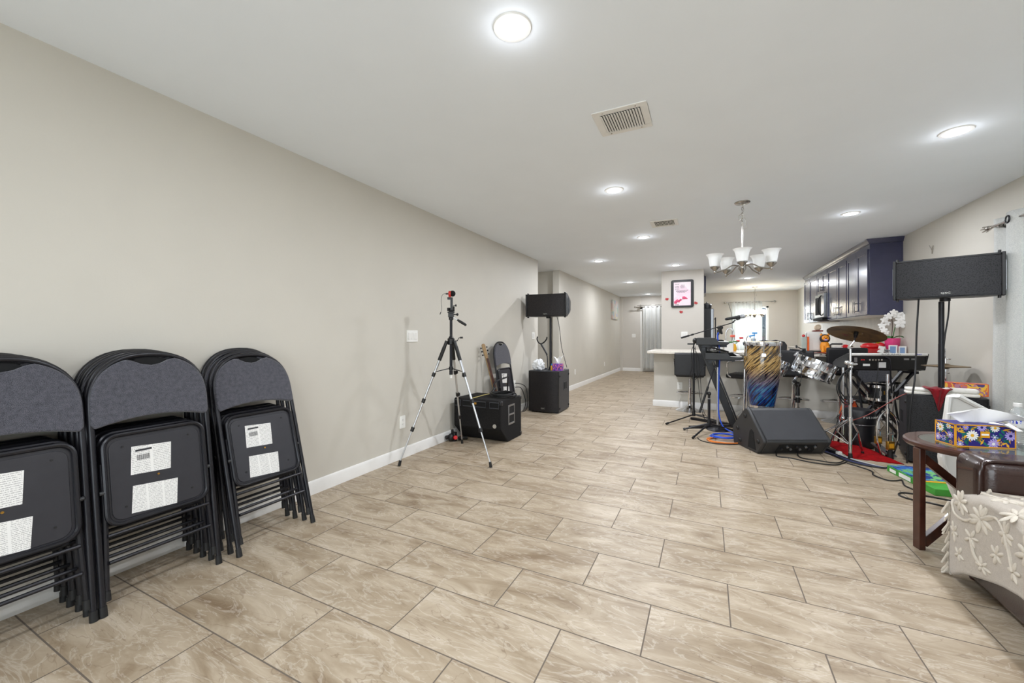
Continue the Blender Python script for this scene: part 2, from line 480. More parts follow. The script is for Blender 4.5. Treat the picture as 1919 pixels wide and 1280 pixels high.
def blotch(name, cols, scale, rough=0.5):
    t = NT(name); tc = t.n('ShaderNodeTexCoord')
    v = t.n('ShaderNodeTexVoronoi', i_Scale=scale); t.l(tc.outputs['Object'], v.inputs['Vector'])
    nz = t.n('ShaderNodeTexNoise', i_Scale=scale*0.7, i_Distortion=2.0); t.l(tc.outputs['Object'], nz.inputs['Vector'])
    va = t.n('ShaderNodeMix', data_type='VECTOR'); va.inputs[0].default_value = 0.15
    t.l(tc.outputs['Object'], va.inputs[4]); t.l(nz.outputs['Color'], va.inputs[5]); t.l(va.outputs[1], v.inputs['Vector'])
    sp = t.n('ShaderNodeSeparateColor'); t.l(v.outputs['Color'], sp.inputs[0])
    n = len(cols)
    t.l(t.ramp(sp.outputs[0], [(i/n, lin(c)) for i, c in enumerate(cols)], 'CONSTANT'), t.b.inputs['Base Color'])
    t.b.inputs['Roughness'].default_value = rough
    return t.m
m_boxviolet = blotch('violet patterned carton', [(70, 40, 150), (120, 60, 190), (40, 50, 160), (225, 120, 130), (30, 30, 110), (170, 80, 200)], 34)
m_boxorange = blotch('orange abstract carton', [(226, 110, 40), (190, 110, 130), (240, 190, 60), (70, 50, 120), (210, 90, 60), (176, 120, 140)], 20)
m_boxdaisy = M('deep blue printed carton', (44, 34, 120), 0.45)
m_goldedge = M('gold carton edge', (222, 158, 36), 0.45)
m_paint = blotch('abstract painting', [(204, 200, 194), (168, 188, 176), (212, 198, 166), (200, 200, 196), (206, 186, 178), (172, 178, 194)], 9)
m_boxart = blotch('blue printed box lid', [(36, 60, 140), (60, 110, 190), (90, 170, 200), (28, 40, 90), (120, 190, 120)], 16)
m_boxgreen = M('bright green box side', (70, 160, 60), 0.5, var=0.15)
m_poster = blotch('pale pink poster print', [(226, 206, 216), (230, 214, 222), (224, 200, 212), (232, 220, 224)], 9)
m_mag = M('magenta blossom print', (216, 60, 110), 0.5)
m_lilac = M('lilac petals print', (176, 160, 226), 0.5)
m_teal = M('teal leaf print', (20, 110, 96), 0.5)
# ================================================================== ROOM
H = 2.463
XL, XR, YB, YF = -2.62, 2.293, 13.65, -1.7
WT = 0.13
struct(MB().bb(-4.4, XR+WT, YF-WT, YB+WT, -0.1, 0).build('floor', m_floor))
struct(MB().bb(-4.4, XR+WT, YF-WT, YB+WT, H, H+0.1).build('ceiling', m_ceil))
struct(MB().bb(XL-WT, XL, YF, 6.36, 0, H).build('wall_left', m_wall))
struct(MB().bb(XL-WT, XL, 7.45, YB, 0, H).build('wall_hall', m_wall))
struct(MB().bb(-4.4, XL-WT, 7.53, 7.53+WT, 0, H).build('wall_passage_far', m_wall))
struct(MB().bb(-4.4, XL-WT, 6.36-WT, 6.36, 0, H).build('wall_passage_near', m_wall))
struct(MB().bb(-4.4-WT, -4.4, 6.2, 7.7, 0, H).build('wall_passage_end', m_wall))
# back wall with far dining window, and with the entry door
WX0, WX1, WZ0, WZ1 = 0.70, 1.60, 0.75, 2.03
b = MB().bb(XL, WX0, YB, YB+WT, 0, H).bb(WX1, XR, YB, YB+WT, 0, H).bb(WX0, WX1, YB, YB+WT, 0, WZ0).bb(WX0, WX1, YB, YB+WT, WZ1, H)
struct(b.build('wall_back', m_wallk))
struct(MB().bb(XL, XL+0.085, YB-0.09, YB-0.05, 0.0, H).build('trim_1', m_wallk))
# right wall with a big window near the camera
RY0, RY1, RZ0, RZ1 = 2.75, 4.55, 0.85, 2.02
b = MB().bb(XR, XR+WT, YF, RY0, 0, H).bb(XR, XR+WT, RY1, YB, 0, H).bb(XR, XR+WT, RY0, RY1, 0, RZ0).bb(XR, XR+WT, RY0, RY1, RZ1, H)
struct(b.build('wall_right', m_wall))
# rear wall behind the camera with a sliding window
FX0, FX1, FZ0, FZ1 = -1.6, 1.2, 0.1, 2.1
b = MB().bb(XL, FX0, YF-WT, YF, 0, H).bb(FX1, XR, YF-WT, YF, 0, H).bb(FX0, FX1, YF-WT, YF, 0, FZ0).bb(FX0, FX1, YF-WT, YF, FZ1, H)
struct(b.build('wall_rear', m_wall))
# pillar + partition + half wall
struct(MB().bb(-0.83, -0.06, 8.56, 9.2, 0, H).build('wall_pillar', m_wallk))
struct(MB().bb(-0.83, -0.70, 9.2, 11.4, 0, H).build('wall_partition', m_wallk))
struct(MB().bb(-0.80, 1.66, 7.03, 7.62, 0, 0.882).bb(1.66, XR, 7.03, 7.62, 0, 0.882).build('wall_peninsula', m_wall))

def window_y(name, x0, x1, z0, z1, y, inner):   # window in a wall facing y
    f = MB()
    for a in ((x0, x0+0.05, z0, z1), (x1-0.05, x1, z0, z1), (x0, x1, z0, z0+0.05), (x0, x1, z1-0.05, z1)):
        f.bb(a[0], a[1], y, y+0.06, a[2], a[3])
    xm = (x0+x1)/2
    f.bb(xm-0.025, xm+0.025, y+0.005, y+0.055, z0, z1)
    o = struct(f.build(name, m_white)); 
    p = MB().bb(x0+0.04, x1-0.04, y+0.028, y+0.032, z0+0.04, z1-0.04).build('pane', m_glass, o)
    return o
window_y('window_1', WX0, WX1, WZ0, WZ1, YB+0.04, 0)
window_y('window_2', FX0, FX1, FZ0, FZ1, YF-0.1, 0)
f = MB()
for y0, y1, z0, z1 in ((RY0, RY0+0.05, RZ0, RZ1), (RY1-0.05, RY1, RZ0, RZ1), (RY0, RY1, RZ0, RZ0+0.05), (RY0, RY1, RZ1-0.05, RZ1), (3.62, 3.68, RZ0, RZ1)):
    f.bb(XR+0.04, XR+0.1, y0, y1, z0, z1)
w = struct(f.build('window_3', m_white))
MB().bb(XR+0.068, XR+0.072, RY0+0.04, RY1-0.04, RZ0+0.04, RZ1-0.04).build('pane', m_glass, w)

# baseboards (a small ogee profile)
def baseboard(name, a, bpt, out):
    a = Vector((*a, 0)); bpt = Vector((*bpt, 0)); o = Vector((*out, 0))
    prof = [(0, 0), (0.016, 0), (0.016, 0.066), (0.012, 0.078), (0.012, 0.09), (0.005, 0.1), (0, 0.1)]
    n = len(prof); vs = []
    for p in (a, bpt):
        for u, z in prof: vs.append(p + o*u + Vector((0, 0, z)))
    fs = [(i, (i+1) % n, n+(i+1) % n, n+i) for i in range(n)] + [tuple(range(n))[::-1], tuple(range(n, 2*n))]
    return struct(MB().add(vs, fs).build(name, m_trim))
baseboard('baseboard_left', (XL, YF), (XL, 6.36), (1, 0))
baseboard('baseboard_hall', (XL, 7.45), (XL, YB-0.05), (1, 0))
baseboard('baseboard_back', (XL, YB-0.05), (-1.97, YB-0.05), (0, -1))
baseboard('baseboard_dining', (-0.7, YB), (XR, YB), (0, -1))
baseboard('baseboard_right', (XR, YF), (XR, 7.03), (-1, 0))
baseboard('baseboard_peninsula', (-0.816, 7.03), (XR, 7.03), (0, -1))
baseboard('baseboard_peninsula_end', (-0.80, 7.03), (-0.80, 7.62), (-1, 0))
baseboard('baseboard_pillar', (-0.83, 8.56), (-0.06, 8.56), (0, -1))
baseboard('baseboard_passage', (-4.4, 7.53), (XL-WT, 7.53), (0, -1))
struct(MB().bb(XL, -1.97, YB-0.05, YB, 0, H).build('wall_entry', m_wallk))

# entry door, white, behind a curtain
d = MB().bb(-1.97, -1.90, YB-0.06, YB, 0, 2.1).bb(-0.95, -0.88, YB-0.06, YB, 0, 2.1).bb(-1.97, -0.88, YB-0.06, YB, 2.04, 2.1).build('trim_2', m_white)
struct(d)
d = struct(MB().bb(-1.90, -0.95, YB-0.045, YB, 0.01, 2.04).build('door_1', m_white, bevel=0.003))
pn = MB()
for z0, z1 in ((0.2, 0.9), (1.05, 1.9)):
    for x0, x1 in ((-1.78, -1.48), (-1.38, -1.07)): pn.bb(x0, x1, YB-0.052, YB-0.045, z0, z1)
pn.build('door_panel', m_white, d, bevel=0.004)
MB().cyl((-1.84, YB-0.045, 1.0), (-1.84, YB-0.1, 1.0), 0.012).ell((-1.84, YB-0.11, 1.0), (0.03, 0.02, 0.03)).build('door_handle', m_nickel, d)

# ------------------------------------------------------------------ ceiling fixtures
def can_proto(name):
    t = thing(name, '', 'ceiling light')
    MB().lathe([(0.058, 0), (0.062, -0.008), (0.078, -0.006), (0.082, 0), ], 40).build('trim_ring', m_white, t)
    MB().lathe([(0, -0.0025), (0.058, -0.0025), (0.058, 0), (0, 0)], 40).build('lens', m_lens, t)
    return t
CANS = [(-0.733, 1.498, 'large round recessed ceiling light nearest the camera, top centre'),
        (1.413, 3.496, 'recessed ceiling light at the far right, above the loudspeaker'),
        (-0.741, 3.57, 'recessed ceiling light between the two ceiling vents'),
        (1.362, 5.357, 'recessed ceiling light in front of the navy cabinets, right of the chandelier'),
        (-0.75, 5.45, 'recessed ceiling light just beyond the smaller ceiling vent'),
        (-1.686, 6.85, 'recessed ceiling light above the loudspeaker by the passage opening'),
        (-0.521, 7.886, 'recessed ceiling light just in front of the pillar'),
        (-1.688, 9.925, 'recessed ceiling light halfway down the hall'),
        (0.814, 10.353, 'recessed kitchen ceiling light right below the chandelier in view'),
        (-1.65, 13.0, 'recessed ceiling light farthest down the hall, by the curtained door'),
        (0.6, 8.2, 'recessed kitchen ceiling light hidden behind the chandelier shades')]
c0 = None
for i, (x, y, lb) in enumerate(CANS):
    if c0 is None:
        c0 = can_proto('ceiling_light'); c0['group'] = 'recessed ceiling lights'; c0.location = (x, y, H); c0['label'] = lb
    else: dup(c0, (x, y, H), (0, 0, 0), lb)
EXTRA = [(1.4, 1.4), (-0.733, -0.5), (1.4, -0.5), (1.3, 12.0)]  # added lamps without can fixtures, most of them out of view
def lamp(name, kind, loc, power, size=0.1, col=(1, 0.98, 0.96), rot=(0, 0, 0), spread=180, shape='DISK', sy=None):
    L = bpy.data.lights.new(name, kind); L.energy = power; L.color = col
    if kind == 'AREA':
        L.shape = shape; L.size = size; L.spread = radians(spread)
        if sy: L.size_y = sy
    else: L.shadow_soft_size = size
    o = bpy.data.objects.new(name, L); COL.objects.link(o); o.location = loc; o.rotation_euler = rot
    return o
CAN_W = 18
for i, (x, y, _) in enumerate(CANS):
    lamp('can lamp light', 'AREA', (x, y, H-0.012), CAN_W*(0.95, 1.0, 1.1, 0.9, 1.6, 1.45, 0.35, 1.3, 1.15, 0.6, 0.6)[i], 0.11, (0.96, 0.992, 1.06))
for i, (x, y, _) in enumerate(CANS):   # added point lamps below the lenses for a halo on the ceiling
    lamp('can halo fill', 'POINT', (x, y, H-0.06), 0.6, 0.05, (0.96, 0.992, 1.06))
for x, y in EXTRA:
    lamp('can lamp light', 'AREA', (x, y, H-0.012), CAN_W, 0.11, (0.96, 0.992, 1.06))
# daylight through the windows
DAY = (0.90, 0.95, 1.0)
lamp('daylight right window', 'AREA', (XR+0.35, 3.65, 1.45), 42, 1.8, DAY, (0, radians(90), 0), shape='RECTANGLE', sy=1.2)
lamp('daylight rear window', 'AREA', ((FX0+FX1)/2, YF-0.4, 1.15), 120, 2.8, DAY, (radians(90), 0, 0), shape='RECTANGLE', sy=2.0)
lamp('daylight dining window', 'AREA', ((WX0+WX1)/2, YB+0.4, 1.4), 75, 0.9, DAY, (radians(-90), 0, 0), shape='RECTANGLE', sy=1.2)

def vent(x0, x1, y0, y1, n, label, slat_col, tilt, ang):
    t = thing('ceiling_vent', label, 'air vent', ((x0+x1)/2, (y0+y1)/2, H))
    w, l = (x1-x0)/2, (y1-y0)/2; fr = 0.04
    f = MB()
    f.bb(-w, w, -l, -l+fr, -0.006, 0).bb(-w, w, l-fr, l, -0.006, 0).bb(-w, -w+fr, -l+fr, l-fr, -0.006, 0).bb(w-fr, w, -l+fr, l-fr, -0.006, 0)
    f.build('frame', m_white, t, bevel=0.002)
    MB().bb(-w+fr, w-fr, -l+fr, l-fr, -0.0012, -0.0002).build('duct_opening', m_hole if slat_col else m_grey, t)
    R = Matrix.Rotation(tilt, 3, 'Y')
    for i in range(n):
        x = -w+fr+(i+0.5)*(2*w-2*fr)/n
        MB().box((x, 0, -0.010), ((2*w-2*fr)/n*ang, 2*l-2*fr, 0.0012), R).build('slat', m_white, t)
    s = MB()
    for sx in (-0.6, 0.6):
        for sy in (-1, 1): s.cyl((sx*w, sy*(l-fr/2), -0.0065), (sx*w, sy*(l-fr/2), -0.008), 0.004, n=10)
    s.build('screw', m_nickel, t)
    return t
vent(-0.607, -0.30, 2.283, 2.575, 15, 'large white ceiling vent nearest the camera', True, radians(22), 0.84)
vent(-0.588, -0.298, 4.735, 5.01, 15, 'smaller-looking white ceiling vent with dark slots before the chandelier', True, radians(15), 0.5)

# ------------------------------------------------------------------ wall plates
def plate(name, label, cat, M0, w, h, rockers=0, sockets=0, toggle=0, group=None):
    t = thing(name, label, cat, group=group); t.matrix_world = M0
    MB().prism(rrect(w, h, 0.006), 0, 0.006).build('cover_plate', m_plate, t, bevel=0.0015)
    for i in range(rockers):
        x = (i-(rockers-1)/2)*0.046
        MB().bb(x-0.017, x+0.017, -0.034, 0.034, 0.006, 0.010).build('rocker', m_white, t, bevel=0.002)
    for i in range(sockets):
        y = (i-(sockets-1)/2)*0.04
        o = MB().prism(rrect(0.034, 0.03, 0.010, cy=y), 0.006, 0.0085).build('socket', m_plate, t)
        MB().bb(-0.008, -0.006, y-0.002, y+0.007, 0.0085, 0.0089).bb(0.006, 0.008, y-0.002, y+0.006, 0.0085, 0.0089).bb(-0.002, 0.002, y-0.010, y-0.006, 0.0085, 0.0089).build('slot', m_hole, o)
    return t
def on_left(y, z, x=XL): return frame_M((x, y, z), (0, 1, 0), (0, 0, 1))
def on_front(x, y, z): return frame_M((x, y, z), (1, 0, 0), (0, 0, 1))
plate('light_switch', 'white three-gang light switch on the left wall behind the tripod', 'light switch', on_left(3.1, 1.166), 0.163, 0.115, 3)
plate('wall_outlet', 'white outlet low on the left wall beside the tripod leg', 'outlet', on_left(2.96, 0.344), 0.075, 0.118, 0, 2)
plate('light_switch', 'white two-gang switch at the corner of the left wall by the loudspeaker', 'light switch', on_left(6.15, 1.17), 0.118, 0.115, 2)
plate('wall_outlet', 'white outlet plate low in the hall, nearer one', 'outlet', on_left(8.5, 0.37), 0.075, 0.118, 0, 2)
plate('wall_outlet', 'white outlet plate low in the hall, farther one', 'outlet', on_left(11.3, 0.367), 0.075, 0.118, 0, 2)
plate('light_switch', 'white switch plate on the pillar under the framed poster', 'light switch', on_front(-0.405, 8.56, 1.19), 0.118, 0.115, 2)
plate('light_switch', 'white switch plate on the hall end wall beside the curtained door', 'light switch', on_front(-2.18, YB-0.05, 1.168), 0.118, 0.115, 2)
plate('wall_outlet', 'white outlet on the half wall beside the first bar stool', 'outlet', on_front(-0.4, 7.03, 0.353), 0.075, 0.118, 0, 2)
pl = plate('wall_outlet', 'tall white outlet by the left subwoofer with black plugs in it', 'outlet', on_left(5.42, 0.42), 0.08, 0.15, 0, 2)

# ------------------------------------------------------------------ camera
cam = bpy.data.cameras.new('camera'); co = bpy.data.objects.new('camera', cam); COL.objects.link(co)
cam.sensor_width = 36; cam.lens = 746.34/1919*36; cam.clip_start = 0.02; cam.clip_end = 60
cam.shift_y = -(640-628.8)/1919
co.location = (0, 0, 1.172); co.rotation_euler = (radians(90), 0, 0.4557)
SC.camera = co
wd = bpy.data.worlds.new('sky'); SC.world = wd; wd.use_nodes = True
nt = wd.node_tree; bg = nt.nodes['Background']
sky = nt.nodes.new('ShaderNodeTexSky'); sky.sky_type = 'HOSEK_WILKIE'; sky.turbidity = 3; sky.sun_direction = (0.3, -0.3, 0.9)
nt.links.new(sky.outputs[0], bg.inputs[0]); bg.inputs[1].default_value = 1.0
SC.view_settings.view_transform = 'Standard'; SC.view_settings.look = 'None'; SC.view_settings.gamma = 1
SC.view_settings.exposure = 0.12
SC.cycles.use_denoising = True
SC.cycles.max_bounces = 10; SC.cycles.diffuse_bounces = 6; SC.cycles.transparent_max_bounces = 12
SC.cycles.sample_clamp_indirect = 6
# ================================================================== FOLDING CHAIRS
HW = 0.218      # half width between the frame tubes
def arch(hw, z0, z1, n=22, y=0.0):
    """inverted U: up both sides, elliptical top"""
    out = []
    for i in range(n+1):
        t = pi*i/n
        e = 0.82
        cx = abs(cos(t))**e*(1 if cos(t) > 0 else -1); sz = abs(sin(t))**e
        out.append((hw*cx, y, z0+(z1-z0)*sz))
    return out
def backrest_outline():
    hw = HW+0.004; z0 = 0.775; zs = 0.86; zt = 1.083
    pts = []
    for i in range(13):           # concave bottom edge, left to right
        u = -1+2*i/12
        pts.append((u*(hw-0.012), z0+0.03*(1-u*u)))
    pts.append((hw, z0+0.02))
    n = 26
    for i in range(n+1):          # over the top with the hand-hold dip
        t = pi*i/n
        e = 0.82
        x = hw*abs(cos(t))**e*(1 if cos(t) > 0 else -1); z = zs+(zt-zs)*abs(sin(t))**e
        if abs(x) < 0.088: z = min(z, zt-0.006-0.036*cos(x/0.088*pi/2))
        pts.append((x, z))
    pts.append((-hw, z0+0.02))
    return pts
def chair_parts(t, open_pose=False):
    f = MB()
    a = arch(HW, 0.86, 1.095)
    f.tube([(HW, 0, 0.02)] + [(HW, 0, 0.4)] + a + [(-HW, 0, 0.4), (-HW, 0, 0.02)], 0.0115, 10)
    f.build('back_frame', m_blkmetal, t)
    p = MB().prism(backrest_outline(), -0.019, 0.012, 'y')
    p.build('backrest', m_fab, t, bevel=0.007, seg=3, sharp=60)
    # slot lining in the hand hold
    MB().prism([(-0.088, 1.052), (-0.05, 1.033), (0, 1.026), (0.05, 1.033), (0.088, 1.052), (0.05, 1.075), (0, 1.082), (-0.05, 1.075)], 0.004, 0.010, 'y').build('hand_hold', m_hole, t)
    for sx in (-1, 1):
        MB().cyl((sx*HW, 0, 0.0), (sx*HW, 0, 0.042), 0.0145, 0.0135, 12).build('foot_cap', m_rub, t)
    if open_pose:
        return
    # rear leg frame, folded flat behind
    xr = HW-0.028
    for sx in (-1, 1):
        g = MB().tube([(sx*xr, 0.006, 0.62), (sx*xr, 0.006, 0.42), (sx*(xr+0.012), 0.004, 0.09)], 0.0105, 8)
        g.build('rear_leg', m_blkmetal, t)
        MB().cyl((sx*(xr+0.012), 0.004, 0.055), (sx*(xr+0.012), 0.004, 0.095), 0.0135, 0.0125, 12).build('foot_cap', m_rub, t)
    MB().cyl((-xr, -0.006, 0.315), (xr, -0.006, 0.315), 0.008, n=8).build('crossbar', m_blkmetal, t)
    MB().cyl((-xr, -0.006, 0.205), (xr, -0.006, 0.205), 0.008, n=8).build('crossbar', m_blkmetal, t)
    # seat, seen from underneath: rolled rim around a pressed pan
    sw, sz0, sz1 = 0.378, 0.352, 0.735
    rim = [(x, -0.012, z) for x, z in rrect(sw, sz1-sz0, 0.05, 6, 0, (sz0+sz1)/2)]
    MB().tube(rim, 0.0095, 8, closed=True).build('seat_rim', m_blkmetal, t)
    pan = MB().prism(rrect(sw-0.01, sz1-sz0-0.01, 0.047, 6, 0, (sz0+sz1)/2), -0.006, 0.003, 'y')
    pan.prism(rrect(sw-0.035, sz1-sz0-0.035, 0.04, 6, 0, (sz0+sz1)/2-0.004), -0.010, -0.006, 'y')
    pan.build('seat_pan', m_grey2, t, bevel=0.002)
    MB().prism(rrect(sw-0.012, sz1-sz0-0.012, 0.047, 6, 0, (sz0+sz1)/2), 0.004, 0.022, 'y').build('seat_cushion', m_fab, t, bevel=0.006)
    R = Matrix.Rotation(radians(4), 3, 'Y')
    MB().box((-0.025, -0.0105, 0.605), (0.148, 0.001, 0.125), R).build('barcode_sticker', m_st1, t)
    k = MB()
    for i in range(22):
        w = (0.0012, 0.002, 0.0008)[i % 3]
        k.bb(-0.078+i*0.0022, -0.078+i*0.0022+w*0.8, -0.01125, -0.01095, 0.606, 0.630)
    k.bb(-0.082, -0.022, -0.01125, -0.01095, 0.646, 0.655)
    k.build('barcode', m_ink, t)
    MB().box((-0.02, -0.0105, 0.432), (0.168, 0.001, 0.118), Matrix.Rotation(radians(5), 3, 'Y')).build('warning_sticker', m_st2, t)
    MB().cyl((-0.004, -0.010, 0.525), (-0.004, -0.0135, 0.525), 0.0045, n=12).build('brass_rivet', m_brass, t)
    for sx in (-1, 1):
        for z in (sz0+0.065, sz1-0.055):
            MB().cyl((sx*0.125, -0.010, z), (sx*0.125, -0.0125, z), 0.0045, n=10).build('screw', m_rub, t)
        MB().cyl((sx*(HW-0.0105), -0.008, 0.50), (sx*(HW-0.03), -0.012, 0.50), 0.009, n=12).build('pivot', m_grey, t)
m_grey2 = M('charcoal painted steel pan', (50, 50, 55), 0.38, metal=0.2, var=0.06, noise_scale=20)
chair0 = thing('folding_chair', '', 'folding chair', group='folding chairs stacked against the left wall')
chair_parts(chair0)
first = True
ORD = ['front', 'second', 'third', 'fourth', 'rearmost']
def stack(yc, n, fx, rx, ft, rt, where, jit=0.0, yaw=0.0):
    global first
    for i in range(n):
        u = i/(n-1)
        o = chair0 if first else None
        x = fx+(rx-fx)*u; th = ft+(rt-ft)*u
        loc = (x, yc+random.uniform(-jit, jit)+u*0.0, 0.0)
        rot = (-radians(th), 0, radians(90+yaw+random.uniform(-1, 1)*0.4))
        nm = ORD[i] if i < n-1 else 'rearmost'
        lb = ('front folding chair of %s' if i == 0 else nm+' folding chair of %s') % where
        if i and i < n-1: lb += ', counted from the front'
        if i == n-1: lb += ', touching the wall'
        if o is not None:
            o.location = loc; o.rotation_euler = rot; o['label'] = lb; first = False
        else: dup(chair0, loc, rot, lb)
stack(0.496, 5, -2.258, -2.55, 9.0, 2.2, 'the left stack cut by the photo edge', 0.006)
stack(0.963, 5, -2.255, -2.55, 9.0, 2.2, 'the middle stack at the left wall', 0.006)
stack(1.471, 4, -2.222, -2.455, 15.6, 7.6, 'the third stack, nearest the tripod', 0.006)
ch = dup(chair0, (-2.36, 4.79, 0), (-radians(9), 0, radians(90)), 'single folding chair leaning on the wall behind the black monitor speaker')
ch['group'] = 'single folding chair'

# ================================================================== TRIPOD
t = thing('camera_tripod', 'silver and black tripod on three splayed legs beside the left wall', 'tripod', (-2.19, 3.15, 0))
o = Vector((-2.19, 3.15, 0))
feet = [Vector((-2.488, 2.77, 0)), Vector((-1.725, 3.095, 0)), Vector((-2.39, 3.646, 0))]
col = MB().cyl((0, 0, 0.83), (0, 0, 1.10), 0.014).cyl((0, 0, 1.10), (0, 0, 1.32), 0.0135).cyl((0, 0, 0.80), (0, 0, 0.84), 0.017)
col.build('centre_column', m_blkmetal, t)
MB().cyl((0, 0, 1.085), (0, 0, 1.145), 0.034).cyl((0, 0, 1.145), (0, 0, 1.165), 0.026, 0.018).build('shoulder', m_blk, t, bevel=0.004)
MB().cyl((0, 0, 0.775), (0, 0, 0.80), 0.012).ell((0, 0, 0.77), (0.012, 0.012, 0.012)).build('column_knob', m_white2, t)
MB().cyl((0, 0, 0.845), (0, 0, 0.875), 0.021).build('brace_collar', m_blk, t)
for ft in feet:
    d = ft-o; top = Vector((d.x, d.y, 0)).normalized()*0.042+Vector((0, 0, 1.12)); bot = Vector((d.x, d.y, 0.02))
    P = lambda u: top+(bot-top)*u
    leg = MB().cyl(P(0), P(0.03), 0.017).mat(0)
    L = MB()
    side = (bot-top).cross(Vector((0, 0, 1))).normalized()
    L.cyl(P(0.12), P(0.29), 0.0125, n=12).cyl(P(0.29), P(0.5), 0.0105, n=12).cyl(P(0.5), P(0.73), 0.009, n=12).cyl(P(0.73), P(0.985), 0.007, n=12)
    lg = L.build('leg', m_alu, t)
    MB().cyl(P(0.0), P(0.055), 0.016, n=12).build('leg_bracket', m_blk, lg)
    MB().cyl(P(0.05), P(0.165), 0.0175, n=14).build('foam_grip', m_rub, lg)
    for u in (0.285, 0.5, 0.73):
        dd = (bot-top).normalized()
        c = MB().cyl(P(u)-dd*0.02, P(u)+dd*0.02, 0.0165, n=12).box(P(u)+side*0.018, (0.014, 0.014, 0.03))
        c.build('leg_clamp', m_blk, lg)
    MB().cyl(P(0.975), Vector((d.x, d.y, 0.0)), 0.0125, 0.014, 12).build('rubber_foot', m_rub, lg)
    MB().cyl((0, 0, 0.862), P(0.262), 0.0042, n=8).build('brace_strut', m_blkmetal, t)
c_, s_ = cos(0.4557), sin(0.4557)
Rv = Vector((c_, s_, 0)); Fv = Vector((-s_, c_, 0))          # image right / depth directions
MB().cyl((0, 0, 1.32), (0, 0, 1.345), 0.022).box((0, 0, 1.365), (0.05, 0.045, 0.04), RZ(0.45).to_3x3()).box((0, 0, 1.392), (0.062, 0.05, 0.012), RZ(0.45).to_3x3()).build('pan_head', m_blk, t, bevel=0.003)
hd = Rv*0.9+Vector((0, 0, -0.55)); hd.normalize()
p0 = Vector((0, 0, 1.358))
MB().cyl(p0+hd*0.02, p0+hd*0.075, 0.0045, n=10).build('pan_rod', m_alu, t)
MB().cyl(p0+hd*0.07, p0+hd*0.10, 0.009, 0.013, 12).cyl(p0+hd*0.10, p0+hd*0.16, 0.013, 0.012, 12).ell(p0+hd*0.16, (0.012, 0.012, 0.012)).build('pan_handle', m_rub, t)
MB().cyl(Rv*0.02+Vector((0, 0, 1.372)), Rv*0.055+Vector((0, 0, 1.372)), 0.005).ell(Rv*0.06+Vector((0, 0, 1.372)), (0.012, 0.012, 0.014)).build('lock_knob', m_blk, t)
MB().tube([Rv*0.03+Vector((0, 0, 1.115)), Rv*0.06+Vector((0, 0, 1.122)), Rv*0.075+Vector((0, 0, 1.15)), Rv*0.10+Vector((0, 0, 1.152))], 0.004, 8).cyl(Rv*0.085+Vector((0, 0, 1.152)), Rv*0.112+Vector((0, 0, 1.152)), 0.009, n=10).build('crank', m_blk, t)
b = MB()
b.box((0, 0, 1.405), (0.03, 0.03, 0.02)).box(Rv*-0.022+Vector((0, 0, 1.42)), (0.02, 0.025, 0.03)).box(Rv*0.005+Vector((0, 0, 1.47)), (0.022, 0.014, 0.13), RZ(0.45).to_3x3())
b.box(Rv*0.026+Vector((0, 0, 1.425)), (0.012, 0.012, 0.05)).box(Rv*-0.018+Vector((0, 0, 1.525)), (0.032, 0.024, 0.022), RZ(0.45).to_3x3()).cyl(Rv*0.02+Vector((0, 0, 1.458)), Rv*0.045+Vector((0, 0, 1.458)), 0.004)
b.ell(Rv*0.046+Vector((0, 0, 1.458)), (0.008, 0.008, 0.012))
b.build('phone_clamp', m_blk, t)
t = thing('clip_microphone', 'small black foam-topped microphone with red ring and dangling cord, on the tripod', 'microphone', (-2.19, 3.15, 1.535))
MB().cyl(Rv*-0.012, Rv*-0.012+Vector((0, 0, 0.02)), 0.012, n=14).cyl(Rv*-0.022+Vector((0, 0, 0.034)), Rv*0.0+Vector((0, 0, 0.034)), 0.027, n=20).build('red_ring', m_redmetal, t, bevel=0.002)
MB().ell(Rv*0.014+Vector((0, 0, 0.036)), (0.030, 0.026, 0.029), 20, 12).build('foam_cover', M('black foam', (14, 14, 15), 0.95, bump=0.8, bscale=300), t)
MB().cyl(Rv*-0.022+Vector((0, 0, 0.034)), Rv*-0.05+Vector((0, 0, 0.034)), 0.007, n=12).build('plug', m_blk, t)
MB().tube([Rv*-0.05+Vector((0, 0, 0.034)), Rv*-0.075+Vector((0, 0, 0.03)), Rv*-0.092+Vector((0, 0, 0.0)), Rv*-0.094+Vector((0, 0, -0.06)), Rv*-0.089+Vector((0, 0, -0.10)), Rv*-0.097+Vector((0, 0, -0.14))], 0.0018, 6, res=6).cyl(Rv*-0.097+Vector((0, 0, -0.14)), Rv*-0.106+Vector((0, 0, -0.163)), 0.004, n=8).build('cord', m_cable, t)

# ================================================================== FLOOR MONITOR AT THE WALL
ax, ay = -2.265, 4.0
t = thing('stage_monitor', 'black carpeted floor monitor speaker behind the tripod leg', 'speaker', (ax, ay, 0))
x0, x1 = -0.295, 0.300
prof = [(-0.26, 0.165), (-0.26, 0.462), (-0.245, 0.474), (0.235, 0.468), (0.255, 0.45), (0.262, 0.0), (-0.085, 0.0)]
MB().prism(prof, x0, x1, 'x').build('cabinet', m_carpet, t, bevel=0.01, seg=3)
for a, c in ((-0.285, -0.205), (-0.175, 0.115), (0.165, 0.275)):
    pr = MB()
    pr.bb(a, c, -0.2615, -0.2595, 0.392, 0.452).build('horn_port', m_hole, t)
    fr = MB().tube([(a, -0.262, 0.392), (c, -0.262, 0.392), (c, -0.262, 0.452), (a, -0.262, 0.452)], 0.006, 6, closed=True)
    fr.build('port_edge_highlight', m_subside, t)  # lighter tubes imitate the highlight along the port edges
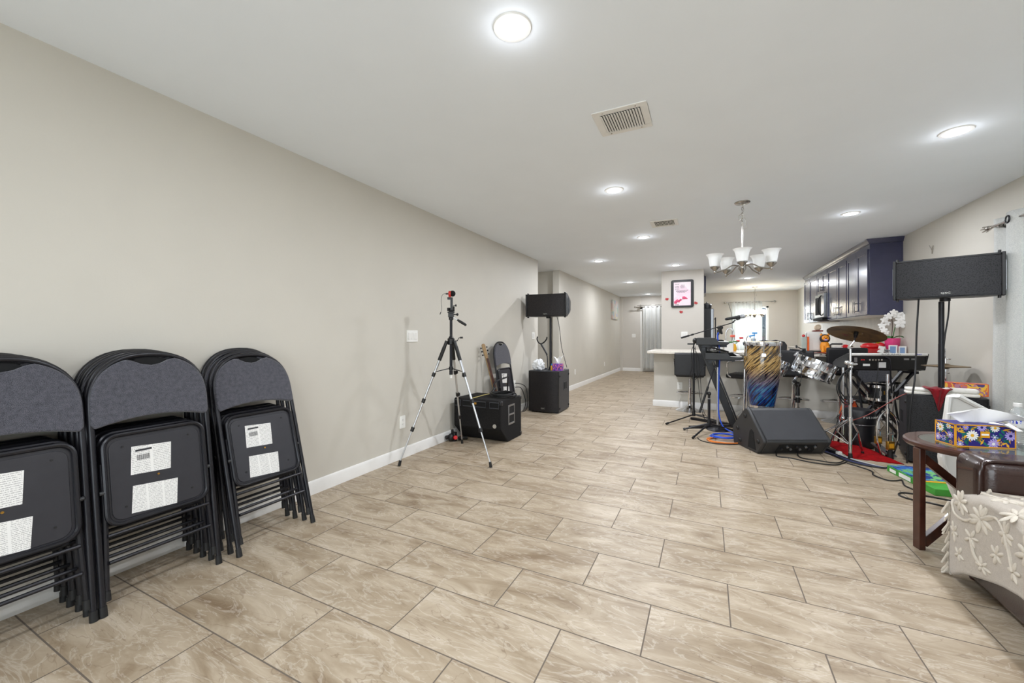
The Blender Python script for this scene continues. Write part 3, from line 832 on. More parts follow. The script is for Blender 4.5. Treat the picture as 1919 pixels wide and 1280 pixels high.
MB().bb(-0.06, 0.0, -0.2635, -0.261, 0.418, 0.440).cyl((-0.02, -0.262, 0.426), (-0.02, -0.272, 0.426), 0.008, n=12).cyl((-0.045, -0.262, 0.43), (-0.045, -0.272, 0.43), 0.007, n=12).build('input_plate', m_brass, t)
MB().cyl((0.225, -0.2605, 0.20), (0.225, -0.264, 0.20), 0.022, n=20).build('badge', m_badge, t)
h = MB(); xs = 0.3005
h.bb(xs-0.002, xs+0.004, -0.085, -0.07, 0.185, 0.405).bb(xs-0.002, xs+0.004, 0.055, 0.07, 0.185, 0.405).bb(xs-0.002, xs+0.004, -0.07, 0.055, 0.185, 0.205).bb(xs-0.002, xs+0.004, -0.07, 0.055, 0.385, 0.405).bb(xs-0.002, xs+0.007, -0.07, 0.055, 0.288, 0.306)
hd_ = h.build('side_handle', m_steel, t, bevel=0.0015)
MB().bb(xs-0.002, xs+0.001, -0.07, 0.055, 0.205, 0.385).build('handle_cup', m_hole, hd_)
for yy, zz in ((0.24, 0.03), (0.235, 0.445), (-0.24, 0.445)):
    MB().box((xs-0.015, yy, zz), (0.045, 0.045, 0.05)).build('corner_guard', m_blk, t, bevel=0.012)
# things on it
t = thing('coiled_cable', 'black cable coiled on top of the floor monitor', 'cable', (-2.10, 4.05, 0.476))
pts = []
for i in range(120):
    a = i/119*2*pi*6.3
    r = 0.135+0.018*sin(i*0.37)+0.012*cos(i*1.1)
    pts.append((r*cos(a), r*0.95*sin(a), 0.007+0.0065*int(a/(2*pi))+0.003*sin(i*0.9)))
MB().tube(pts, 0.006, 6).build('coil', m_cable, t)
MB().tube([(-0.13, -0.02, 0.03), (-0.20, -0.12, 0.014), (-0.20, -0.22, 0.012), (-0.235, -0.285, 0.002), (-0.24, -0.31, -0.02)], 0.004, 6, res=6).build('yellow_lead', M('yellowed cable', (196, 178, 110), 0.5), t)
t = thing('microphone_clip', 'small black microphone clip stuck up beside the coiled cable', 'microphone clip', (-2.27, 4.12, 0.472))
MB().cyl((0, 0, 0.0), (0, 0, 0.035), 0.02, 0.013).cyl((0, -0.02, 0.03), (0, 0.05, 0.075), 0.016, 0.02).build('clip_body', m_blk, t, bevel=0.002)
t = thing('ball_clamp', 'small black clamp with a red knob on the floor by the baseboard', 'clamp', (-2.545, 3.66, 0))
MB().ell((0, 0, 0.045), (0.035, 0.035, 0.045)).box((0.02, 0.03, 0.05), (0.05, 0.05, 0.10)).cyl((-0.035, -0.05, 0.05), (-0.02, 0.0, 0.05), 0.022, n=14).box((0.01, 0.01, 0.11), (0.02, 0.03, 0.05)).build('clamp_body', m_blk, t, bevel=0.006)
MB().cyl((0.045, 0.01, 0.045), (0.062, 0.0, 0.05), 0.022, n=14).build('red_knob', m_redp, t)
MB().cyl((0.07, 0.05, 0.03), (0.12, 0.14, 0.025), 0.02, n=12).build('handle_grip', m_rub, t)

# electric guitar leaning behind the monitor
t = thing('electric_guitar', 'guitar leaning on the wall, only its neck showing above the monitor', 'guitar', (-2.30, 4.46, 0))
gd = Vector((-0.245, -0.07, 1.0)).normalized(); gs = Vector((0.35, 1, 0)); gs = (gs-gd*gs.dot(gd)).normalized(); gn = gd.cross(gs)
def gp(u, s_, n_): return Vector((0, 0, 0.01))+gd*u+gs*s_+gn*n_
def gbox(mb, u0, u1, w0, w1, n0, n1):
    vs = [gp(u, sx*w/2, n) for u, w in ((u0, w0), (u1, w1)) for sx in (-1, 1) for n in (n0, n1)]
    return mb.add(vs, [(0,1,3,2),(4,6,7,5),(0,4,5,1),(2,3,7,6),(0,2,6,4),(1,5,7,3)])
out = [(0.0, 0.05), (0.02, 0.13), (0.09, 0.165), (0.17, 0.15), (0.24, 0.115), (0.30, 0.13), (0.36, 0.145), (0.41, 0.10), (0.39, 0.045)]
poly = [(u, w) for u, w in out]+[(u, -w) for u, w in out[::-1]]
n = len(poly)
mb = MB(); vs = [gp(u, w, k) for k in (-0.018, 0.018) for u, w in poly]
mb.add(vs, [(i, (i+1) % n, n+(i+1) % n, n+i) for i in range(n)]+[tuple(range(n))[::-1], tuple(range(n, 2*n))]).build('body', m_gtr, t, bevel=0.006)
gbox(MB(), 0.36, 0.90, 0.044, 0.034, -0.012, 0.010).build('neck', m_skinny, t, bevel=0.004)
gbox(MB(), 0.36, 0.90, 0.042, 0.032, -0.018, -0.0122).build('fingerboard', m_wood, t)
hs = MB(); gbox(hs, 0.90, 0.93, 0.034, 0.05, -0.006, 0.008); gbox(hs, 0.93, 1.07, 0.05, 0.058, -0.004, 0.010); gbox(hs, 1.07, 1.09, 0.058, 0.03, -0.004, 0.01)
hso = hs.build('headstock', m_skinny, t, bevel=0.003)
for i in range(3):
    for sx in (-1, 1):
        u = 0.95+i*0.045
        MB().cyl(gp(u, sx*0.024, 0.002), gp(u, sx*0.046, 0.002), 0.004, n=8).ell(gp(u, sx*0.05, 0.002), (0.011, 0.009, 0.011), 10, 6).build('tuning_peg', m_blkmetal, hso)
# guitar stand
t = thing('guitar_stand', 'black tubular guitar stand loop rising behind the monitor speaker', 'stand', (-2.30, 4.36, 0))
MB().tube([(-0.02, -0.16, 0), (-0.02, -0.15, 0.35), (-0.02, -0.13, 0.56), (0.0, -0.10, 0.615), (0.02, 0.02, 0.635), (0.03, 0.13, 0.645), (0.02, 0.17, 0.62), (0.0, 0.17, 0.0)], 0.0095, 10, res=4).build('tube_frame', m_blkmetal, t)
MB().cyl((0.0, -0.155, 0.2), (0.0, 0.168, 0.2), 0.008, n=10).build('cross_tube', m_blkmetal, t)

# ================================================================== SUBWOOFER (left) + COLUMN SPEAKER
def subwoofer(label, loc, rz, w, d, hh, gm):
    t = thing('subwoofer', label, 'speaker', loc, rz)
    x, y = w/2, d/2
    MB().bb(-x, x, -y+0.03, y, 0.012, hh).build('cabinet', m_subside, t, bevel=0.012, seg=3)
    n = 12; pts = []
    for i in range(n+1):
        u = -1+2*i/n
        pts.append((u*(x-0.004), -y+0.028-0.035*(1-abs(u)**2.6)))
    pts += [(x-0.004, -y+0.045), (-x+0.004, -y+0.045)]
    MB().prism(pts, 0.02, hh-0.008, 'z').build('grille', gm, t, sharp=25)
    for sx in (-1, 1):
        e = MB().bb(sx*x-0.006*(sx > 0)-0.0, sx*x+0.006*(sx < 0), -y+0.02, -y+0.05, 0.015, hh-0.004)
        e.build('grille_edge', m_blk, t)
    for sx in (-1, 1):
        for yy in (-y+0.06, y-0.045):
            for zz in (0.075, hh-0.075):
                MB().cyl((sx*x, yy, zz), (sx*(x+0.011), yy, zz), 0.017, 0.013, 14).build('rubber_bumper', m_rub, t)
        h = MB()
        h.bb(sx*x-0.001, sx*x+0.003, -0.03, 0.14, hh*0.52, hh*0.52+0.012).bb(sx*x-0.001, sx*x+0.003, -0.03, 0.14, hh*0.7, hh*0.7+0.012)
        h.bb(sx*x-0.001, sx*x+0.003, -0.03, -0.018, hh*0.52, hh*0.71).bb(sx*x-0.001, sx*x+0.003, 0.128, 0.14, hh*0.52, hh*0.71).bb(sx*x-0.001, sx*x+0.005, 0.045, 0.062, hh*0.52, hh*0.71)
        ho = h.build('side_handle', m_subside, t, bevel=0.001)
        MB().bb(sx*x-0.002, sx*x+0.0012, -0.02, 0.13, hh*0.53, hh*0.705).build('handle_recess', m_hole, ho)
    for sx in (-1, 1):
        for sy in (-1, 1): MB().cyl((sx*(x-0.05), sy*(y-0.07), 0), (sx*(x-0.05), sy*(y-0.07), 0.014), 0.022, n=14).build('foot', m_rub, t)
    bd = MB().bb(-0.035, 0.035, -y-0.0095, -y-0.004, 0.055, 0.083).build('badge', m_blk, t)
    text('lettering', 'QSC', 0.026, frame_M((0, -y-0.0098, 0.069), (1, 0, 0), (0, 0, 1)), m_badge, bd, sx=1.25)
    return t
m_subgr = grille('fine black grille', (30, 26, 27))
subwoofer('black subwoofer on the floor by the left wall, with pole and tissue box on top', (-2.238, 5.90, 0), radians(1.5), 0.485, 0.56, 0.635, m_subgr)

def column_speaker(label, loc, rz, gm):
    """compact line-array box: front faces local -y"""
    t = thing('array_speaker', label, 'speaker', loc, rz)
    w, hh = 0.325, 0.35
    top = [(-w+0.022, -0.125), (-w+0.022, -0.11)]
    body = [(-w+0.02, -0.10), (w-0.02, -0.10), (w-0.02, 0.02), (w-0.08, 0.14), (-w+0.08, 0.14), (-w+0.02, 0.02)]
    MB().prism(body, -hh/2+0.006, hh/2-0.006, 'z').build('cabinet', m_blk, t, bevel=0.008)
    n = 14; g = []
    for i in range(n+1):
        u = -1+2*i/n
        g.append((u*(w-0.022), -0.118-0.02*(1-u*u)))
    g += [(w-0.022, -0.095), (-w+0.022, -0.095)]
    gp_ = MB().prism(g, -hh/2+0.016, hh/2-0.02, 'z').build('grille', gm, t, sharp=25)
    MB().bb(-w+0.022, w-0.022, -0.128, -0.09, hh/2-0.02, hh/2-0.004).bb(-w+0.022, w-0.022, -0.128, -0.09, -hh/2+0.004, -hh/2+0.016).build('grille_rail', m_blk, t, bevel=0.004)
    for sx in (-1, 1):
        ep = [(-0.13, -hh/2), (-0.13, hh/2), (-0.06, hh/2), (0.10, hh/2-0.07), (0.14, hh/2-0.11), (0.14, -hh/2+0.11), (0.10, -hh/2+0.07), (-0.06, -hh/2)]
        a, c = (w-0.022, w) if sx > 0 else (-w, -w+0.022)
        e = MB().prism(ep, a, c, 'x').build('end_plate', m_blk, t, bevel=0.005)
        k = MB(); xx = sx*(w+0.0006)
        k.bb(xx-0.0008, xx+0.0008, -0.075, -0.02, -0.12, 0.10).bb(xx-0.0008, xx+0.0008, 0.03, 0.075, -0.09, 0.085)
        k.build('slot', m_hole, e)
        k = MB()
        k.bb(sx*w-0.003, sx*w+0.006, -0.088, -0.078, -0.13, 0.11).bb(sx*w-0.003, sx*w+0.010, 0.0, 0.016, -0.13, 0.11)
        k.build('rail', m_steel, e)
        for yy, zz, s2 in ((-0.105, hh/2, 1), (-0.075, hh/2, 1), (-0.105, -hh/2, -1), (-0.07, -hh/2, -1)):
            MB().cyl((sx*(w-0.03), yy, zz-0.004*s2), (sx*(w-0.03), yy, zz+0.016*s2), 0.0085, n=10).build('rigging_pin', m_blk, t)
    MB().cyl((0, 0.02, -hh/2-0.02), (0, 0.02, -hh/2+0.006), 0.035, n=20).build('pole_cup', m_blk, t)
    bd = MB().bb(-0.04, 0.04, -0.1405, -0.132, -hh/2+0.03, -hh/2+0.052).build('badge', m_blk, t)
    text('lettering', 'QSC', 0.021, frame_M((0, -0.1408, -hh/2+0.041), (1, 0, 0), (0, 0, 1)), m_badge, bd, sx=1.4)
    return t
def pole(label, x, y, z0, z1, r=0.019):
    t = thing('speaker_pole', label, 'pole', (x, y, z0))
    MB().cyl((0, 0, 0), (0, 0, 0.012), 0.045, 0.04, 20).cyl((0, 0, 0.012), (0, 0, 0.05), 0.026, n=18).build('flange', m_blk, t)
    MB().cyl((0, 0, 0.05), (0, 0, (z1-z0)*0.55), r, n=18).cyl((0, 0, (z1-z0)*0.55), (0, 0, z1-z0), r*0.93, n=18).build('tube', m_blkmetal, t)
pole('black pole standing on the left subwoofer', -2.20, 5.86, 0.635, 1.46)
column_speaker('black line-array loudspeaker on the pole at the left wall', (-2.22, 5.80, 1.635), radians(3), m_grille2)
# small things on the left subwoofer
t = thing('tissue_box', 'violet patterned tissue box on the left subwoofer', 'tissue box', (-2.06, 5.81, 0.635), radians(8))
MB().bb(-0.075, 0.075, -0.055, 0.055, 0, 0.105).build('carton', m_boxviolet, t, bevel=0.002)
def tissue(mb, w, h, seed, x=0, y=0, z=0):
    rnd = random.Random(seed)
    def fn(u, v):
        a = (u-0.5)*w*(0.5+0.8*v); hh = h*v*(0.75+0.5*abs(u-0.35))
        return (x+a+0.25*w*v*(u-0.2), y+0.02*sin(u*9+v*4)*(0.4+v), z+hh+0.01*sin(u*14))
    return mb.grid(fn, 16, 8)
tissue(MB(), 0.10, 0.12, 3, 0.0, 0, 0.10).build('tissue', m_paper, t, solid=0.001)
t = thing('small_bottle', 'small yellow and blue bottle behind the violet tissue box', 'bottle', (-2.155, 5.80, 0.635))
MB().lathe([(0.0, 0), (0.02, 0), (0.021, 0.06), (0.012, 0.075), (0.0, 0.075)], 16).build('bottle_body', m_yel, t)
MB().lathe([(0.0, 0.075), (0.012, 0.075), (0.012, 0.1), (0.0, 0.1)], 14).build('cap', m_cyan, t)
t = thing('plastic_bag', 'crumpled clear white plastic bag on the left subwoofer', 'bag', (-2.36, 5.76, 0.635))
def bagf(u, v):
    a = 2*pi*u; p = pi*v
    r = 1+0.28*noise.noise(Vector((cos(a)*2+5, sin(a)*2, v*5)))+0.18*noise.noise(Vector((cos(a)*6, sin(a)*6+3, v*11)))
    return (0.095*r*sin(p)*cos(a), 0.08*r*sin(p)*sin(a), max(0.001, 0.075-0.085*r*cos(p)))
MB().grid(bagf, 40, 24).build('bag', m_bag, t, sharp=20)
t = thing('guitar_hanger', 'black forked guitar hanger arm standing on the left subwoofer', 'hanger', (-2.34, 5.95, 0.635))
MB().cyl((0, 0, 0), (0, 0, 0.02), 0.06, 0.05, 20).tube([(0.06, 0, 0.02), (0.05, 0, 0.2), (0.035, 0, 0.24)], 0.009, 8).build('stem', m_blkmetal, t)
MB().cyl((0.05, 0, 0.23), (-0.055, 0, 0.40), 0.014, n=12).build('arm', m_blkmetal, t)
MB().tube([(-0.12, 0, 0.52), (-0.125, 0, 0.47), (-0.095, 0, 0.42), (-0.055, 0, 0.405), (-0.005, 0, 0.43), (0.035, 0, 0.475), (0.045, 0, 0.515)], 0.0105, 10, res=4).build('yoke', m_rub, t)
MB().bb(-0.14, 0.0, -0.03, 0.03, 0, 0.016).build('base_bar', m_blk, t, bevel=0.004)
tag(MB().tube([(-2.12, 5.93, 1.47), (-2.10, 5.99, 1.30), (-2.08, 6.03, 1.0), (-2.035, 6.09, 0.75), (-2.02, 6.12, 0.66)], 0.005, 6, res=6).build('hanging_cable', m_cable), 'thin black cable hanging from the left line-array loudspeaker', 'cable')
tag(MB().tube([(-2.604, 5.42, 0.45), (-2.55, 5.43, 0.45), (-2.50, 5.47, 0.43), (-2.47, 5.52, 0.38), (-2.455, 5.545, 0.25), (-2.46, 5.55, 0.10), (-2.49, 5.54, 0.03), (-2.52, 5.53, 0.012)], 0.006, 6, res=6).build('power_cable', m_cable), 'upper black power cable looping from the outlet by the left subwoofer', 'cable', 'power cables at the left subwoofer')
tag(MB().tube([(-2.604, 5.42, 0.39), (-2.54, 5.43, 0.395), (-2.51, 5.45, 0.37), (-2.49, 5.49, 0.28), (-2.48, 5.53, 0.16), (-2.50, 5.52, 0.05), (-2.53, 5.49, 0.012)], 0.006, 6, res=6).build('power_cable', m_cable), 'lower black power cable looping from the outlet by the left subwoofer', 'cable', 'power cables at the left subwoofer')
# ================================================================== KITCHEN
CT = 0.925      # counter height
ct = MB().prism([(-0.87, 6.72), (2.285, 6.72), (2.285, 7.70), (-0.87, 7.70)], 0.882, CT, 'z')
tag(ct.build('countertop', m_counter, bevel=0.006), 'long pale stone countertop on the peninsula half wall', 'countertop')
# cabinets along the right wall
def shaker(t, y0, y1, z0, z1, x, hy, hz0, hz1):
    """door facing -x at plane x; handle at hy"""
    g = 0.002; fr = 0.058
    d = MB().bb(x-0.013, x, y0+g, y1-g, z0+g, z1-g)
    d.bb(x-0.02, x-0.013, y0+g, y0+fr, z0+g, z1-g).bb(x-0.02, x-0.013, y1-fr, y1-g, z0+g, z1-g)
    d.bb(x-0.02, x-0.013, y0+fr, y1-fr, z0+g, z0+fr).bb(x-0.02, x-0.013, y0+fr, y1-fr, z1-fr, z1-g)
    do = d.build('door', m_navy, t, bevel=0.0015)
    h = MB().cyl((x-0.052, hy, hz0), (x-0.052, hy, hz1), 0.006, n=10)
    for z in (hz0+0.025, hz1-0.025): h.cyl((x-0.015, hy, z), (x-0.052, hy, z), 0.005, n=8)
    h.build('handle', m_nickel, do)
X0 = 1.955
def upper(label, y0, y1, z0, z1, doors):
    t = thing('wall_cabinet', label, 'cabinet', (0, 0, 0), group='navy wall cabinets')
    b = MB().bb(X0, XR-0.001, y0, y1, z0, z1)
    b.build('carcass', m_navy, t, bevel=0.002)
    MB().bb(X0+0.01, XR-0.01, y0+0.01, y1-0.01, z0-0.004, z0).build('underside', m_white2, t)
    for (a, c, side) in doors:
        hy = a+0.035 if side < 0 else c-0.035
        shaker(t, a, c, z0+0.01, z1-0.065, X0, hy, z0+0.05, z0+0.05+0.16 if z1-z0 > 0.7 else z0+0.05+0.1)
    return t
upper('navy two-door wall cabinet at the near end of the row, side panel in view', 6.90, 7.82, 1.445, 2.40, [(6.92, 7.36, 1), (7.36, 7.80, -1)])
upper('navy single-door wall cabinet, second from the near end', 7.82, 8.31, 1.445, 2.40, [(7.83, 8.30, 1)])
upper('navy single-door wall cabinet just before the microwave', 8.31, 8.92, 1.445, 2.40, [(8.32, 8.91, -1)])
upper('short navy two-door wall cabinet above the microwave', 8.92, 9.66, 1.95, 2.40, [(8.93, 9.29, 1), (9.29, 9.65, -1)])
upper('navy single-door wall cabinet just past the microwave', 9.66, 10.28, 1.445, 2.40, [(9.67, 10.27, 1)])
upper('navy single-door wall cabinet at the far end of the row', 10.28, 10.82, 1.445, 2.40, [(10.29, 10.81, -1)])
cr = MB()
cp = [(0, 0), (-0.012, 0), (-0.018, 0.018), (-0.04, 0.045), (-0.045, 0.062), (0, 0.062)]
n = len(cp)
vs = [(X0+u-0.0, y+(u if k == 0 else 0), 2.40+z) for k, y in ((0, 6.90), (1, 10.82)) for u, z in cp]
cr.add(vs, [(i, (i+1) % n, n+(i+1) % n, n+i) for i in range(n)]+[tuple(range(n))[::-1], tuple(range(n, 2*n))])
vs = [(x+(u if k == 0 else 0), 6.90+u, 2.40+z) for k, x in ((0, X0), (1, XR)) for u, z in cp]
cr.add(vs, [(i, (i+1) % n, n+(i+1) % n, n+i) for i in range(n)]+[tuple(range(n))[::-1], tuple(range(n, 2*n))])
struct(cr.build('trim_3', m_navy))
t = thing('microwave_oven', 'stainless microwave hung between the navy wall cabinets', 'microwave', (0, 0, 0))
MB().bb(1.92, XR-0.001, 8.94, 9.64, 1.50, 1.945).build('case', m_steel, t, bevel=0.004)
MB().bb(1.895, 1.92, 8.95, 9.63, 1.51, 1.94).build('door', m_steel, t, bevel=0.003)
MB().bb(1.893, 1.8955, 9.16, 9.58, 1.56, 1.89).build('window_glass', m_hole, t)
MB().tube([(1.893, 9.12, 1.54), (1.855, 9.12, 1.60), (1.842, 9.12, 1.725), (1.855, 9.12, 1.85), (1.893, 9.12, 1.91)], 0.01, 10, res=5).build('handle', m_blkmetal, t)
MB().bb(1.87, XR-0.002, 8.94, 9.64, 1.455, 1.499).build('vent_base', m_hole, t, bevel=0.003)
struct(MB().bb(XR-0.012, XR-0.0005, 7.0, 11.6, 0.93, 1.44).build('trim_4', m_bs))
t = thing('base_cabinet', 'low cabinet run along the right kitchen wall behind the peninsula', 'cabinet', (0, 0, 0))
MB().bb(1.70, XR-0.013, 7.71, 10.95, 0.1, 0.88).bb(1.76, XR-0.013, 7.71, 10.95, 0, 0.1).build('carcass', m_navy, t)
for i in range(5):
    a = 7.72+i*0.645
    shaker(t, a, a+0.64, 0.11, 0.87, 1.70, a+0.6, 0.65, 0.80)
tag(MB().bb(1.66, XR-0.013, 7.71, 10.95, 0.882, CT).build('countertop', m_counter, bevel=0.005), 'pale stone countertop along the right kitchen wall', 'countertop')
# refrigerator beyond the pillar with cabinet above
t = thing('refrigerator', 'grey refrigerator just visible past the right edge of the pillar', 'refrigerator', (0, 0, 0))
MB().bb(-0.69, 0.06, 9.32, 10.2, 0.02, 1.74).build('case', m_grey, t, bevel=0.008)
MB().bb(0.062, 0.125, 9.32, 10.2, 0.62, 1.735).build('door', m_steel, t, bevel=0.01)
MB().bb(0.062, 0.125, 9.32, 10.2, 0.04, 0.60).build('drawer', m_steel, t, bevel=0.01)
MB().cyl((0.155, 9.40, 0.85), (0.155, 9.40, 1.55), 0.011).cyl((0.12, 9.40, 0.88), (0.155, 9.40, 0.88), 0.008).cyl((0.12, 9.40, 1.52), (0.155, 9.40, 1.52), 0.008).build('handle', m_blkmetal, t)
t = thing('wall_cabinet', 'dark cabinet over the refrigerator, a sliver showing beside the pillar top', 'cabinet', (0, 0, 0))
MB().bb(-0.69, -0.045, 9.30, 10.2, 2.06, 2.43).build('carcass', m_navy, t)
MB().bb(-0.044, -0.024, 9.31, 9.74, 2.07, 2.42).bb(-0.044, -0.024, 9.76, 10.19, 2.07, 2.42).build('door', m_navy, t)
t = thing('lidded_pot', 'dark pot with lid on top of the refrigerator', 'pot', (-0.01, 9.45, 1.741))
MB().lathe([(0, 0), (0.085, 0), (0.095, 0.01), (0.095, 0.08), (0, 0.08)], 24).build('pot_body', m_grey, t)
MB().lathe([(0.098, 0.08), (0.09, 0.095), (0.03, 0.12), (0, 0.122)], 24).ell((0, 0, 0.135), (0.015, 0.015, 0.015)).build('lid', m_steel, t)

# framed poster and butterflies on the pillar
t = thing('framed_poster', 'black-framed pink blossom poster hung on the pillar', 'picture', (-0.443, 8.56, 2.0))
MB().prism(rrect(0.41, 0.545, 0.035), -0.028, -0.001, 'y').build('frame', m_blk, t, bevel=0.006)
k = MB().mat(0).bb(-0.155, 0.155, -0.030, -0.0285, -0.235, 0.225).mat(1)
for z, a, c in ((0.185, -0.13, -0.05), (0.165, -0.02, 0.06), (0.145, -0.13, -0.06), (0.145, -0.03, 0.05), (0.12, -0.13, -0.06), (0.115, -0.03, 0.04), (0.09, -0.13, -0.05), (0.06, -0.12, 0.11), (0.04, -0.11, 0.08), (0.02, -0.09, 0.05)):
    x = a
    while x < c-0.01:
        w = random.uniform(0.012, 0.03); k.bb(x, min(c, x+w), -0.0312, -0.0301, z-0.004, z+0.004); x += w+0.006
k.mat(2)
for cx, cz, r in ((-0.12, -0.17, 0.03), (-0.09, -0.14, 0.028), (-0.06, -0.15, 0.024), (-0.03, -0.125, 0.022), (0.03, -0.085, 0.03), (0.06, -0.09, 0.022), (0.085, -0.10, 0.014)):
    for i in range(5):
        a = 2*pi*i/5+cx*40
        k.ell((cx+cos(a)*r*0.6, -0.031, cz+sin(a)*r*0.6), (r*0.5, 0.0012, r*0.5), 10, 5)
k.mat(3).tube([(-0.15, -0.031, -0.19), (-0.08, -0.031, -0.155), (0.0, -0.031, -0.11), (0.09, -0.031, -0.09)], 0.003, 6).bb(-0.14, -0.06, -0.0312, -0.0301, -0.222, -0.212).build('print', [m_poster, m_ink, m_mag, m_wood], t)
bf = None
m_bfly = M('red butterfly decal', (190, 50, 56), 0.5)
for x, z, lb in ((-0.725, 1.90, 'small red butterfly decal left of the framed poster'), (-0.20, 1.805, 'small red and black butterfly decal right of the framed poster'), (-0.465, 1.637, 'small red butterfly decal below the framed poster')):
    if bf is None:
        bf = thing('butterfly_decal', lb, 'wall decal', (x, 8.56, z), group='butterflies around the poster')
        for sx in (-1, 1):
            MB().ell((sx*0.017, -0.010, 0.011), (0.018, 0.002, 0.013), 12, 6, Matrix.Rotation(sx*0.6, 3, 'Y')).ell((sx*0.012, -0.009, -0.011), (0.012, 0.002, 0.010), 12, 6).build('wing', m_bfly, bf)
        MB().ell((0, -0.006, 0), (0.003, 0.005, 0.02), 8, 6).build('body', m_blk, bf)
    else: dup(bf, (x, 8.56, z), (0, 0.5 if x > -0.3 else 0.2, 0), lb)

# hall: painting, curtain rod, curtain
t = thing('canvas_painting', 'unframed pale abstract canvas on the hall wall', 'picture', (XL, 12.6, 1.97))
MB().bb(0.001, 0.045, -0.42, 0.42, -0.29, 0.29).build('canvas', m_paint, t, bevel=0.003)
t = thing('curtain_rod', 'double bracket curtain rod over the hall door', 'curtain rod', (0, 0, 0))
MB().cyl((-2.10, 13.45, 2.10), (-0.75, 13.45, 2.10), 0.011, n=12).cyl((-2.06, 13.50, 2.15), (-0.75, 13.50, 2.15), 0.009, n=12).build('rod', m_nickel, t)
MB().ell((-2.12, 13.45, 2.10), (0.03, 0.025, 0.025)).build('finial', m_nickel, t)
MB().bb(-1.955, -1.935, 13.43, 13.60, 2.085, 2.17).build('bracket', m_nickel, t)
def curtain(name, label, p0, p1, z0, z1, amp, waves, mat, depth, nu=90, nv=24, group=None):
    p0 = Vector((*p0, 0)); p1 = Vector((*p1, 0)); d = (p1-p0); nrm = Vector((0, 0, 1)).cross(d.normalized())
    def fn(u, v):
        a = amp*(0.7+0.5*v)*sin(u*waves*2*pi+0.5*sin(u*9))+0.012*noise.noise(Vector((u*6, v*3, waves)))
        q = p0+d*u+nrm*(a)
        return (q.x, q.y, z1+(z0-z1)*v)
    o = MB().grid(fn, nu, nv).build(name, mat, None, sharp=80, solid=0.003)
    return tag(o, label, 'curtain')
curtain('curtain', 'white curtain over the door at the end of the hall', (-1.86, 13.45), (-0.95, 13.45), 0.06, 2.12, 0.028, 7, m_curt, 0)
# far dining window curtain
t = thing('curtain_rod', 'thin curtain rod over the far dining window', 'curtain rod', (0, 0, 0))
MB().cyl((0.50, 13.55, 2.15), (1.72, 13.55, 2.15), 0.009, n=10).build('rod', m_nickel, t)
for x in (0.48, 1.74): MB().ell((x, 13.55, 2.15), (0.035, 0.028, 0.028)).build('finial', m_nickel, t)
for x in (0.55, 1.66): MB().bb(x-0.008, x+0.008, 13.54, YB, 2.14, 2.16).build('bracket', m_nickel, t)
curtain('curtain', 'sheer white curtain on the far dining window', (0.66, 13.55), (1.43, 13.55), 0.15, 2.17, 0.02, 9, m_curt, 0, 110)
MB().tube([(0.57, 13.5, 2.13), (0.60, 13.47, 2.0), (0.66, 13.46, 1.70), (0.66, 13.46, 1.0)], 0.006, 6, res=5).build('draw_cord', m_grey, t)

# ------------------------------------------------------------------ chandeliers
def chandelier(label, loc, rad, n, ph, drop, mshade, sc=1.0, nm='chandelier'):
    t = thing(nm, label, 'chandelier', loc)
    MB().lathe([(0.0, 0), (0.068, 0), (0.068, -0.006), (0.058, -0.016), (0.02, -0.024), (0.0, -0.024)], 28).build('canopy', m_nickel, t)
    ch = MB(); zt, zb = -0.024, -0.21*drop
    k = int((zt-zb)/0.026)
    for i in range(k):
        z = zt-(i+0.5)*(zt-zb)/k
        pts = [(0.008*cos(a), 0, z+0.017*sin(a)) if i % 2 else (0, 0.008*cos(a), z+0.017*sin(a)) for a in [2*pi*j/10 for j in range(10)]]
        ch.tube(pts, 0.0022, 6, closed=True)
    ch.build('chain', m_nickel, t)
    MB().tube([(0.006, 0, -0.03), (0.012, 0.004, -0.09), (-0.028, 0.0, -0.13), (-0.026, 0.01, -0.17), (0.012, 0.0, -0.15), (0.03, -0.01, -0.19), (0.034, 0, -0.24), (0.012, 0, -0.27)], 0.002, 6, res=6).build('wire', m_nickel, t)
    zb2 = -0.50*drop
    MB().cyl((0, 0, zb), (0, 0, zb2), 0.0075, n=12).build('stem', m_nickel, t)
    MB().lathe([(0.0, zb2-0.14), (0.006, zb2-0.135), (0.014, zb2-0.12), (0.034, zb2-0.085), (0.036, zb2-0.07), (0.034, zb2-0.03), (0.026, zb2-0.02), (0.014, zb2), (0.0, zb2)], 24).build('hub', m_nickel, t)
    for i in range(n):
        a = ph+2*pi*i/n; c, s2 = cos(a), sin(a)
        z0 = zb2-0.055
        A = [(c*r, s2*r, z) for r, z in ((0.03, z0), (rad*0.35, z0+0.006), (rad*0.6, z0-0.03), (rad*0.85, z0-0.052), (rad, z0-0.05))]
        ar = MB().tube(A, 0.006, 8, res=5).build('arm', m_nickel, t)
        zz = z0-0.05
        MB().lathe([(0, zz-0.022), (0.009, zz-0.014), (0.012, zz-0.005), (0.010, zz+0.005), (0.014, zz+0.012), (0.042, zz+0.038), (0.044, zz+0.046), (0.0, zz+0.046)], 20, (c*rad, s2*rad, 0)).build('shade_cup', m_nickel, ar)
        MB().lathe([(0.03, zz+0.046), (0.043, zz+0.052), (0.05, zz+0.09), (0.056, zz+0.13), (0.066, zz+0.155), (0.08, zz+0.168), (0.077, zz+0.169), (0.062, zz+0.156), (0.052, zz+0.13), (0.046, zz+0.09), (0.03, zz+0.05)], 28, (c*rad, s2*rad, 0)).build('lamp_shade', mshade, ar)
    return t
chandelier('nickel five-light chandelier with frosted bell shades, hanging nearest', (0.305, 4.445, H), 0.245, 5, radians(-94), 1.12, m_shade)
chandelier('small lit chandelier far off in front of the dining window', (1.133, 12.3, H), 0.21, 5, radians(20), 1.36, m_lit)
